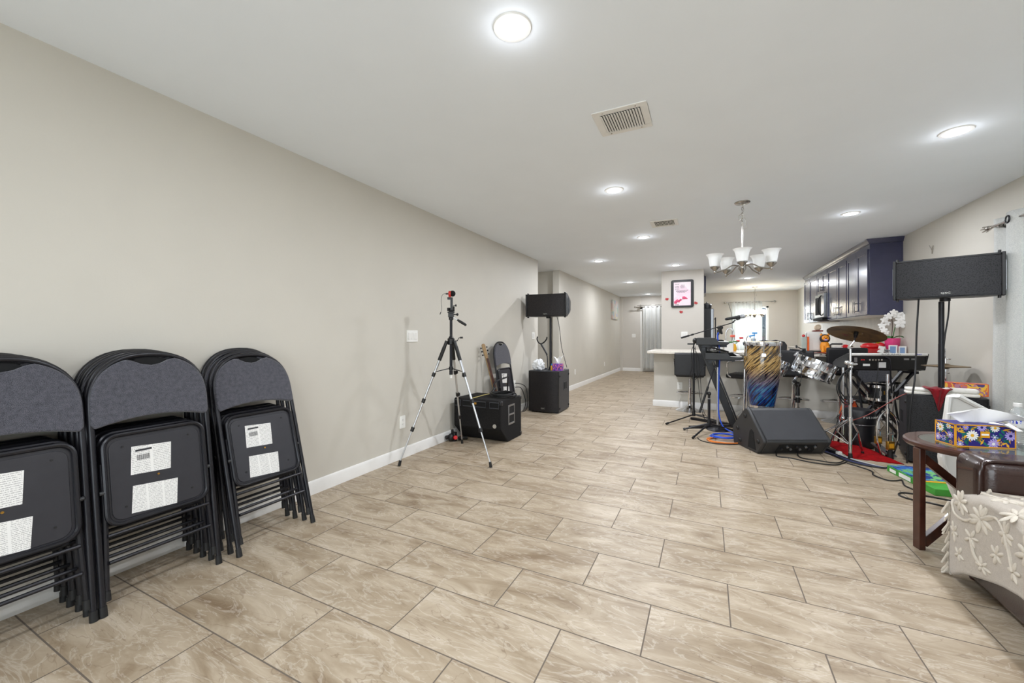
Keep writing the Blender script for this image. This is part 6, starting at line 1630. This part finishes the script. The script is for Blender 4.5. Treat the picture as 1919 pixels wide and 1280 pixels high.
fl('black_cable', 'black cable curving on the floor in front of the short stand', [(-0.10, 5.02, 0), (-0.06, 4.90, 0), (0.05, 4.83, 0), (0.17, 4.84, 0), (0.26, 4.88, 0), (0.33, 4.95, 0)], 0.005, m_cable)
fl('black_cable', 'black cable looping out under the front of the floor monitor', [(0.62, 4.70, 0.01), (0.61, 4.58, 0), (0.72, 4.57, 0), (0.86, 4.50, 0), (1.02, 4.50, 0), (1.10, 4.58, 0), (1.16, 4.70, 0), (1.10, 4.90, 0.0), (1.02, 4.98, 0)], 0.0055, m_cable)
fl('black_cable', 'second black cable from the floor monitor joining the bundle', [(0.80, 4.78, 0.02), (0.80, 4.64, 0.0), (0.92, 4.55, 0.011), (1.06, 4.58, 0.0), (1.14, 4.66, 0.011)], 0.0055, m_cable)
for i, (dx, m_, lb) in enumerate(((0.0, m_cable, 'nearest black cable of the floor bundle by the red cloth'), (0.035, M('navy cable', (30, 40, 96), 0.5), 'navy cable of the floor bundle by the red cloth'), (0.07, m_cable, 'black cable between navy and grey in the floor bundle'), (0.10, M('pale grey cable', (190, 194, 200), 0.5), 'pale grey cable of the floor bundle by the red cloth'))):
    fl('floor_cable', lb, [(1.02+dx*0.6, 5.02+dx, 0), (1.09+dx*0.5, 4.86+dx, 0), (1.16+dx*0.8, 4.70+dx*0.7, 0), (1.26+dx, 4.61+dx*0.3, 0), (1.38+dx*0.4, 4.58+dx*0.25, 0), (1.43+dx*0.3, 4.62+dx*0.3, 0)], 0.0062, m_, 'cable bundle on the floor')
fl('black_cable', 'thin black cable meandering on the floor toward the green box', [(1.15, 4.62, 0), (1.24, 4.50, 0), (1.27, 4.42, 0), (1.25, 4.32, 0), (1.30, 4.22, 0), (1.36, 4.23, 0), (1.41, 4.27, 0), (1.395, 4.20, 0), (1.38, 4.12, 0), (1.405, 4.04, 0)], 0.0055, m_cable)
fl('black_cable', 'black cable loop on the floor under the round side table', [(1.62, 3.86, 0), (1.45, 3.92, 0), (1.31, 3.93, 0), (1.26, 3.86, 0), (1.30, 3.80, 0), (1.42, 3.76, 0), (1.60, 3.66, 0)], 0.006, m_cable)
fl('red_cable', 'thin red cable sagging from the cymbal stand to the right subwoofer', [(1.235, 4.80, 0.37), (1.36, 4.86, 0.42), (1.50, 4.90, 0.52), (1.62, 4.93, 0.61), (1.70, 4.95, 0.644)], 0.004, M('dull red cable', (130, 60, 52), 0.5), None, 0.0)
fl('black_cable', 'thin black cable hanging under the long synthesizer keyboard', [(1.66, 5.60, 0.90), (1.65, 5.585, 0.78), (1.63, 5.57, 0.62), (1.60, 5.55, 0.40), (1.58, 5.55, 0.01)], 0.004, m_cable, None, 0.0)
t = thing('power_strip', 'black power strip with white end on the floor by the red cloth', 'power strip', (1.10, 5.02, 0), radians(-58))
MB().bb(-0.14, 0.10, -0.025, 0.025, 0, 0.035).build('strip_body', m_blk, t, bevel=0.006)
MB().bb(0.101, 0.13, -0.024, 0.024, 0, 0.034).build('white_end', m_white2, t, bevel=0.005)

# ---- red cloth on the floor
ro = [(1.13, 5.46), (1.22, 4.93), (1.38, 4.87), (1.585, 4.80), (1.58, 4.96), (1.60, 5.16), (1.44, 5.42)]
def redfloor(u, v):
    a = Vector((1.12, 5.50)).lerp(Vector((1.235, 4.83)), u) ; b2 = Vector((1.46, 5.46)).lerp(Vector((1.60, 4.80)), u)
    p = a.lerp(b2, v)
    h_ = 0.022+0.018*noise.noise(Vector((p.x*9, p.y*9, 1.3)))+0.022*max(0, noise.noise(Vector((p.x*4+p.y*3, p.y*2, 7))))
    e = min(u, 1-u, v, 1-v)
    return (p.x+0.01*noise.noise(Vector((u*7, v*7, 3))), p.y+0.02*noise.noise(Vector((u*5, v*9, 9))), max(0.004, h_*min(1, e*7)))
tag(MB().grid(redfloor, 36, 24).build('red_floor_cloth', m_red, None, solid=0.004, sharp=70), 'crumpled red cloth lying on the floor under the drum hardware', 'cloth')

# ---- green box on the floor
t = thing('game_box', 'flat green box with blue picture lid on the floor by the side table', 'box', (1.60, 4.28, 0), radians(100))
MB().bb(-0.28, 0.28, -0.155, 0.155, 0, 0.05).build('tray', m_boxgreen, t, bevel=0.003)
MB().bb(-0.10, 0.27, -0.15, 0.15, 0.0505, 0.056).build('picture_lid', m_boxart, t)
MB().bb(-0.02, 0.12, 0.1552, 0.157, 0.008, 0.04).bb(0.16, 0.24, 0.1552, 0.157, 0.01, 0.036).build('white_panel', m_paper, t)
MB().bb(-0.13, -0.105, -0.13, 0.13, 0.0505, 0.054).build('yellow_band', m_yel, t)
# ================================================================== NEAR RIGHT: TABLE, SOFA, CURTAIN
# white shell-shaped board leaning behind the table
bo2 = [(2.95, 0.765), (3.0, 0.775), (3.42, 0.555), (3.44, 0.50), (3.30, 0.03), (3.22, 0.0), (3.02, 0.0), (2.97, 0.03), (2.87, 0.30), (2.865, 0.36)]
t = thing('white_board', 'white plastic panel with a raised rim tilted behind the side table', 'panel', (0, 0, 0))
def bp(u, z, k): 
    p = W3(u, 2.655+0.06*(z)+k); return Vector((p.x, p.y, z))
n = len(bo2)
vs = [bp(u, z, k) for k in (-0.012, 0.012) for u, z in bo2]
MB().add(vs, [(i, (i+1) % n, n+(i+1) % n, n+i) for i in range(n)]+[tuple(range(n))[::-1], tuple(range(n, 2*n))]).build('panel', m_white2, t, bevel=0.008)
cu, cz = 3.13, 0.36
MB().tube([bp(cu+(u-cu)*0.975, max(0.018, cz+(z-cz)*0.975), -0.016) for u, z in bo2], 0.016, 8, closed=True).build('raised_rim', m_white2, t)

# round side table
TX, TY, TR = 1.30, 3.035, 0.28
TZ = 0.588
t = thing('side_table', 'round dark wood side table with inset glass top and slanted braces', 'table', (TX, TY, 0))
MB().lathe([(TR-0.075, TZ-0.03), (TR-0.01, TZ-0.034), (TR, TZ-0.022), (TR, TZ-0.008), (TR-0.008, TZ), (TR-0.062, TZ), (TR-0.066, TZ-0.006), (TR-0.075, TZ-0.008)], 64, closed=True).build('rim', m_wood, t)
MB().lathe([(0, TZ-0.0075), (TR-0.066, TZ-0.0075), (TR-0.066, TZ-0.001), (0, TZ-0.001)], 48).build('glass_top', m_tglass, t)
hub = Vector((0, 0, 0.285))
for a in (radians(197), radians(317), radians(77)):
    c, s2 = cos(a), sin(a); r = 0.262
    L_ = MB().box((c*r, s2*r, (TZ-0.034)/2), (0.03, 0.046, TZ-0.034), RZ(a).to_3x3()).build('leg', m_wood, t, bevel=0.003)
    MB().beam(Vector((c*(r-0.012), s2*(r-0.012), 0.505)), hub, 0.028, 0.042).build('upper_brace', m_wood, L_, bevel=0.002)
    MB().beam(Vector((c*(r-0.012), s2*(r-0.012), 0.03)), hub, 0.028, 0.045).build('lower_brace', m_wood, L_, bevel=0.002)
MB().cyl((0, 0, 0.25), (0, 0, 0.32), 0.03, n=16).build('hub', m_wood, t)

# daisy tissue box
bl = Vector((1.172, 2.908, TZ)); bdr = Vector((0.253, 0.068, 0)).normalized(); brz = atan2(bdr.y, bdr.x)
t = thing('tissue_box', 'blue tissue box with daisies and gold edges on the side table', 'tissue box', bl, brz)
W_, D_, H_ = 0.262, 0.125, 0.118
MB().bb(0, W_, 0, D_, 0, H_).build('carton', m_boxdaisy, t, bevel=0.0015)
e = MB(); g = 0.006
for z in (0, H_-g): e.bb(0, W_, -0.0006, 0.0, z, z+g).bb(-0.0006, 0, 0, D_, z, z+g)
for x in (0, W_-g): e.bb(x, x+g, -0.0006, 0.0, 0, H_)
for y in (0, D_-g): e.bb(-0.0006, 0, y, y+g, 0, H_)
e.build('gold_edge', m_goldedge, t)
art = MB(); rn = random.Random(12)
def flower(F, cx, cz, r, n_, kp, kc, wid=0.28, a0=0.0):
    for i in range(n_):
        a = 2*pi*i/n_+a0
        pts = []
        for u, w in ((0.18, 0.0), (0.4, wid*0.75), (0.75, wid), (0.95, wid*0.55), (1.0, 0.0), (0.95, -wid*0.55), (0.75, -wid), (0.4, -wid*0.75)):
            x = cx+r*(u*cos(a)-w*0.55*sin(a)); z = cz+r*(u*sin(a)+w*0.55*cos(a)); pts.append((x, z))
        pts = [(min(max(x, g), F[1]-g), min(max(z, g), H_-g)) for x, z in pts]
        art.mat(kp).poly([F[0](x, z, 1) for x, z in pts])
    c8 = [(cx+0.28*r*cos(2*pi*j/12), cz+0.28*r*sin(2*pi*j/12)) for j in range(12)]
    c8 = [(min(max(x, g), F[1]-g), min(max(z, g), H_-g)) for x, z in c8]
    art.mat(kc).poly([F[0](x, z, 2) for x, z in c8])
FR = (lambda x, z, k: (x, -0.0006*k-0.0003, z), W_)
SD = (lambda x, z, k: (-0.0006*k-0.0003, x, z), D_)
for F, cnt in ((FR, 70), (SD, 34)):      # leaves and small gold blossoms first
    for i in range(cnt):
        x, z = rn.uniform(0.015, F[1]-0.015), rn.uniform(0.012, H_-0.012); a = rn.uniform(0, 6.28); l, w = rn.uniform(0.014, 0.024), rn.uniform(0.004, 0.007)
        q = [(l, 0), (0.3*l, w), (-l, 0), (0.3*l, -w)]
        art.mat(3 if i % 3 else 2).poly([F[0](min(max(x+a_*cos(a)-b_*sin(a), g), F[1]-g), min(max(z+a_*sin(a)+b_*cos(a), g), H_-g), 0.5) for a_, b_ in q])
for cx, cz, r, n_, kp, kc in ((0.074, 0.062, 0.028, 13, 0, 2), (0.238, 0.066, 0.026, 12, 1, 4), (0.165, 0.022, 0.026, 11, 1, 0), (0.170, 0.056, 0.017, 6, 1, 0), (0.115, 0.105, 0.022, 12, 1, 4), (0.172, 0.104, 0.022, 12, 0, 2), (0.02, 0.015, 0.018, 9, 1, 0), (0.196, 0.024, 0.014, 7, 2, 4), (0.02, 0.09, 0.016, 7, 2, 4), (0.138, 0.09, 0.010, 6, 2, 4), (0.045, 0.102, 0.015, 9, 1, 2), (0.035, 0.045, 0.010, 6, 2, 4)):
    flower(FR, cx, cz, r, n_, kp, kc, a0=cx*30)
for cx, cz, r, n_, kp, kc in ((0.09, 0.085, 0.024, 11, 0, 2), (0.03, 0.055, 0.02, 9, 1, 0), (0.07, 0.03, 0.018, 8, 1, 4), (0.105, 0.03, 0.02, 10, 1, 0), (0.04, 0.10, 0.016, 8, 0, 2), (0.025, 0.018, 0.012, 7, 2, 4)):
    flower(SD, cx, cz, r, n_, kp, kc, a0=cx*30)
art.build('daisy_print', [m_petal, m_lilac, m_yel, m_teal, m_boxdaisy], t)
lb_ = MB().bb(0.108, 0.148, -0.003, -0.0022, 0.052, 0.085).build('gold_label', m_goldedge, t)
MB().bb(0.112, 0.144, -0.0036, -0.003, 0.064, 0.073).build('label_strip', m_paper, lb_)
def tis(u, v):
    a = (u-0.5)
    x = W_*0.5+0.20*a*(0.55+0.7*v)+0.05*v*a*2+0.055*v*v
    z = H_-0.006+0.085*sin(v*1.9)*(1-1.7*a*a)-0.05*max(0, a)*v
    return (x, D_*0.5-0.055*v*(0.5+a)+0.012*sin(u*11+v*3)*(0.3+v), max(z, H_+0.001) if v < 0.9 else max(z, H_+0.001))
MB().grid(tis, 26, 16).build('tissue', m_paper, t, solid=0.0012, sharp=60)
MB().grid(lambda u, v: (W_*0.55+0.09*u+0.035*v, D_*0.45-0.055-0.03*v+0.004*sin(u*9), H_+0.010-0.035*v*u+0.006*sin(u*7)), 14, 8).build('tissue_corner', m_paper, t, solid=0.0012)

# water bottle
t = thing('water_bottle', 'clear plastic water bottle with blue label behind the daisy tissue box', 'bottle', (1.492, 3.105, TZ))
bpz = [(0, 0.002), (0.026, 0.0), (0.032, 0.008)]
for i in range(9):
    z = 0.018+i*0.0105; bpz += [(0.0325, z), (0.0305, z+0.005)]
bpz += [(0.032, 0.118), (0.032, 0.150), (0.0325, 0.156), (0.028, 0.178), (0.016, 0.196), (0.0135, 0.2), (0.0135, 0.206), (0, 0.206)]
MB().lathe(bpz, 30).build('bottle_body', m_bottle, t)
MB().lathe([(0.0328, 0.095), (0.0333, 0.097), (0.0333, 0.151), (0.0328, 0.153)], 30).build('label', m_white2, t)
MB().lathe([(0.0335, 0.115), (0.0337, 0.116), (0.0337, 0.148), (0.0335, 0.149)], 15).build('label_print', blotch('blue water label', [(36, 56, 180), (226, 230, 240), (40, 70, 190)], 40), t)
MB().lathe([(0, 0.224), (0.0155, 0.222), (0.0165, 0.206), (0.0155, 0.203), (0, 0.203)], 22).build('cap', m_white2, t)

# sofa
t = thing('leather_sofa', 'dark brown leather sofa cut by the right edge of the photo', 'sofa', (0, 0, 0))
SX0, SX1 = 1.10, 2.02
a_ = MB().bb(SX0, SX1-0.1, 2.53, 2.765, 0.09, 0.612)
a_.build('armrest', m_leather, t, bevel=0.055, seg=5)
MB().tube([(SX0-0.001, 2.535, 0.12), (SX0-0.001, 2.535, 0.50), (SX0+0.01, 2.54, 0.575), (SX0+0.055, 2.55, 0.608), (1.5, 2.56, 0.611), (1.85, 2.56, 0.611)], 0.006, 8, res=4).build('piping', m_leather, t)
MB().bb(SX0, SX1-0.1, 0.95, 1.19, 0.09, 0.585).build('armrest', m_leather, t, bevel=0.055, seg=5)
MB().bb(SX0+0.005, SX1, 0.96, 2.755, 0.035, 0.30).build('base', m_leather, t, bevel=0.02, seg=3)
for y0, y1 in ((1.195, 1.86), (1.865, 2.525)):
    MB().bb(SX0+0.01, SX1-0.22, y0, y1, 0.27, 0.435).build('seat_cushion', m_leather, t, bevel=0.045, seg=4)
    MB().bb(SX1-0.24, SX1+0.02, y0, y1, 0.40, 0.86).build('back_cushion', m_leather, t, bevel=0.06, seg=4)
MB().bb(SX1-0.02, SX1+0.10, 0.95, 2.765, 0.05, 0.80).build('back_frame', m_leather, t, bevel=0.04, seg=4)
for x in (SX0+0.06, SX1-0.02):
    for y in (1.02, 2.70): MB().cyl((x, y, 0), (x, y, 0.045), 0.022, 0.028, 12).build('foot', m_wood, t)

# throw blanket
ZS = 0.452
def blk(u, v):
    """u along the sofa (far -> near), v from seat back to hanging hem"""
    y = 2.69-1.35*u
    s_ = v*0.98
    far = max(0, 1-u*9)        # towards the far end it climbs the arm front
    bulge = 0.025*sin(pi*min(1, u*1.4))
    if s_ < 0.52:
        x = 1.62-s_; z = ZS+bulge+0.008*noise.noise(Vector((x*7, y*7, 2)))
    elif s_ < 0.60:
        w = (s_-0.52)/0.08*pi/2; x = 1.10-0.035*sin(w)-0.0; z = ZS+bulge-0.035*(1-cos(w))
    else:
        w = (s_-0.60); x = 1.065-0.012*sin(y*15+1)-0.02*w; z = ZS+bulge-0.035-w*(0.93-0.30*min(1, max(0, u-0.08)*3.2))
    if u < 0.14:
        k = 1-u/0.14
        z -= 0.075*k*k if s_ >= 0.52 else 0.0
        if s_ < 0.52: x = min(x, 1.62-s_)
    z = max(z, 0.03+0.0*u)
    return Vector((x, y, z))
def blk2(u, v):
    # start of the cloth: keep it off the arm (arm occupies y > 2.53 above the front)
    p = blk(u, v)
    if p.y > 2.515 and v*0.98 < 0.56:
        p = Vector((max(1.066, 1.11-0.0*u), p.y, p.z)) if p.x < 1.12 else Vector((p.x, 2.515, p.z+(p.y-2.515)*0.15))
    return p
th = thing('throw_blanket', 'greige throw blanket with cream tufted flowers over the sofa', 'blanket', (0, 0, 0))
MB().grid(lambda u, v: blk2(u, v), 70, 60).build('cloth', m_throw, th, solid=0.008, sharp=70)
def on_cloth(u, v):
    e = 0.004
    p = blk2(u, v); du = blk2(u+e, v)-p; dv = blk2(u, v+e)-p
    n_ = du.cross(dv)
    if n_.length < 1e-9: n_ = Vector((-1, 0, 0.2))
    n_.normalize()
    if n_.x > 0.2 or n_.z < -0.2: n_ = -n_
    return p, du.normalized(), n_
def petal(mb, u, v, ang, L_, w, lift=0.005):
    p, t1, n_ = on_cloth(u, v); t2 = n_.cross(t1)
    d = t1*cos(ang)+t2*sin(ang)
    R = Matrix((d, n_.cross(d), n_)).transposed()
    mb.ell(p+d*(L_*0.55)+n_*lift, (L_*0.5, w*0.5, 0.006), 10, 6, R)
rn = random.Random(21)
FL = [(0.10, 0.63, 8, 0.075), (0.19, 0.68, 9, 0.085), (0.155, 0.80, 5, 0.05), (0.255, 0.84, 6, 0.06), (0.30, 0.70, 8, 0.08), (0.06, 0.78, 6, 0.055), (0.20, 0.50, 8, 0.07), (0.33, 0.56, 7, 0.07), (0.36, 0.88, 6, 0.06), (0.42, 0.72, 8, 0.08), (0.28, 0.36, 8, 0.07), (0.14, 0.40, 6, 0.06), (0.10, 0.90, 5, 0.05), (0.20, 0.93, 6, 0.05), (0.50, 0.6, 8, 0.08), (0.52, 0.85, 7, 0.07)]
for u, v, n_, L_ in FL:
    m = MB(); a0 = rn.uniform(0, 6)
    for i in range(n_): petal(m, u, v, a0+2*pi*i/n_+rn.uniform(-0.15, 0.15), 0.80*L_*rn.uniform(0.75, 1.1), L_*0.27)
    m.build('tufted_flower', m_tuft, th)
m = MB()
for pts in ([(0.03, 0.60), (0.06, 0.68), (0.12, 0.72), (0.155, 0.70)], [(0.19, 0.68), (0.25, 0.64), (0.30, 0.70)], [(0.155, 0.80), (0.17, 0.88), (0.20, 0.93)], [(0.30, 0.70), (0.33, 0.78), (0.36, 0.88)], [(0.12, 0.55), (0.2, 0.50), (0.28, 0.46)]):
    P = spline([Vector((a, b2, 0)) for a, b2 in pts], 6)
    m.tube([on_cloth(p.x, p.y)[0]+on_cloth(p.x, p.y)[2]*0.007 for p in P], 0.006, 6)
m.build('tufted_vine', m_tuft, th)
for i in range(10):
    m = MB()
    v = 0.50+i*0.054; p = blk2(0.004, v)+Vector((-0.004, 0.004, 0))
    for j in range(7):
        a = rn.uniform(0, 6.28); l = rn.uniform(0.045, 0.07)
        q = p+Vector((cos(a)*0.012-0.004, abs(sin(a))*0.014, -l*0.5)); r_ = p+Vector((cos(a)*0.018-0.006, abs(sin(a))*0.02, -l*0.85))
        if r_.z < 0.006: r_.z = 0.006; q.z = max(q.z, 0.01)
        m.tube([p+Vector((0, 0, 0.012)), p+Vector((cos(a)*0.007, 0.004, -0.008)), q, r_], 0.004, 6, res=2)
    m.build('tassel', m_tuft, th)

# right window curtain and rod
t = thing('curtain_rod', 'nickel curtain rod with a leafy finial at the right window', 'curtain rod', (0, 0, 0))
rx, rz_ = 2.20, 2.105
MB().cyl((rx, 2.35, rz_), (rx, 4.90, rz_), 0.0105, n=14).build('rod', m_nickel, t)
k = MB().ell((rx, 4.945, rz_), (0.022, 0.03, 0.022), 12, 8).cyl((rx, 4.895, rz_), (rx, 4.92, rz_), 0.014, n=12)
for i in range(6):
    a = 2*pi*i/6; k.tube([(rx, 4.93, rz_), (rx+0.02*cos(a), 4.96, rz_+0.02*sin(a)), (rx+0.024*cos(a), 4.995, rz_+0.024*sin(a))], 0.005, 6)
k.build('finial', m_nickel, t)
for y in (4.80, 2.5): MB().bb(rx-0.008, XR, y-0.01, y+0.01, rz_-0.03, rz_-0.012).bb(XR-0.006, XR, y-0.02, y+0.02, rz_-0.06, rz_+0.02).build('bracket', m_nickel, t)
def cfold(u):
    return 0.042*sin(u*7*2*pi)+0.010*sin(u*31)
t = thing('curtain', 'white slubbed grommet curtain at the right window, gathered on the rod', 'curtain', (0, 0, 0))
def cf(u, v):
    y = 4.87-2.35*u; f = cfold(u)*(0.75+0.35*v)+0.012*noise.noise(Vector((u*9, v*2.5, 4)))
    return (rx+f, y+0.02*v*(1-u*2)*1.0, 2.165-2.13*v+0.006*noise.noise(Vector((u*12, 0, 2))))
MB().grid(cf, 150, 26).build('panel', m_curt, t, solid=0.003, sharp=80)
for i in range(14):
    u = (i+0.5)/14*1.0
    y = 4.87-2.35*(i/14+1/28*1.0)
    uu = (4.87-y)/2.35
    slope = (cfold(uu+0.004)-cfold(uu-0.004))/(0.008*2.35)
    nx = Vector((1, slope, 0)).normalized()
    x = rx+cfold(uu)*0.75
    k = MB()
    e1 = Vector((-nx.y, nx.x, 0)); e2 = Vector((0, 0, 1))
    pts = [Vector((x, y, rz_))-nx*0.004+e1*0.028*cos(a)+e2*0.028*sin(a) for a in [2*pi*j/20 for j in range(20)]]
    k.tube(pts, 0.0065, 8, closed=True).build('grommet', m_blkmetal, t)
# little bent wire on the right wall
tag(MB().tube([(XR-0.004, 6.15, 2.10), (XR-0.012, 6.13, 2.145), (XR-0.01, 6.11, 2.185)], 0.004, 6).tube([(XR-0.012, 6.135, 2.14), (XR-0.02, 6.17, 2.20)], 0.003, 6).build('wall_hook', m_nickel), 'tiny bent wire hook on the right wall above the loudspeaker', 'hook')
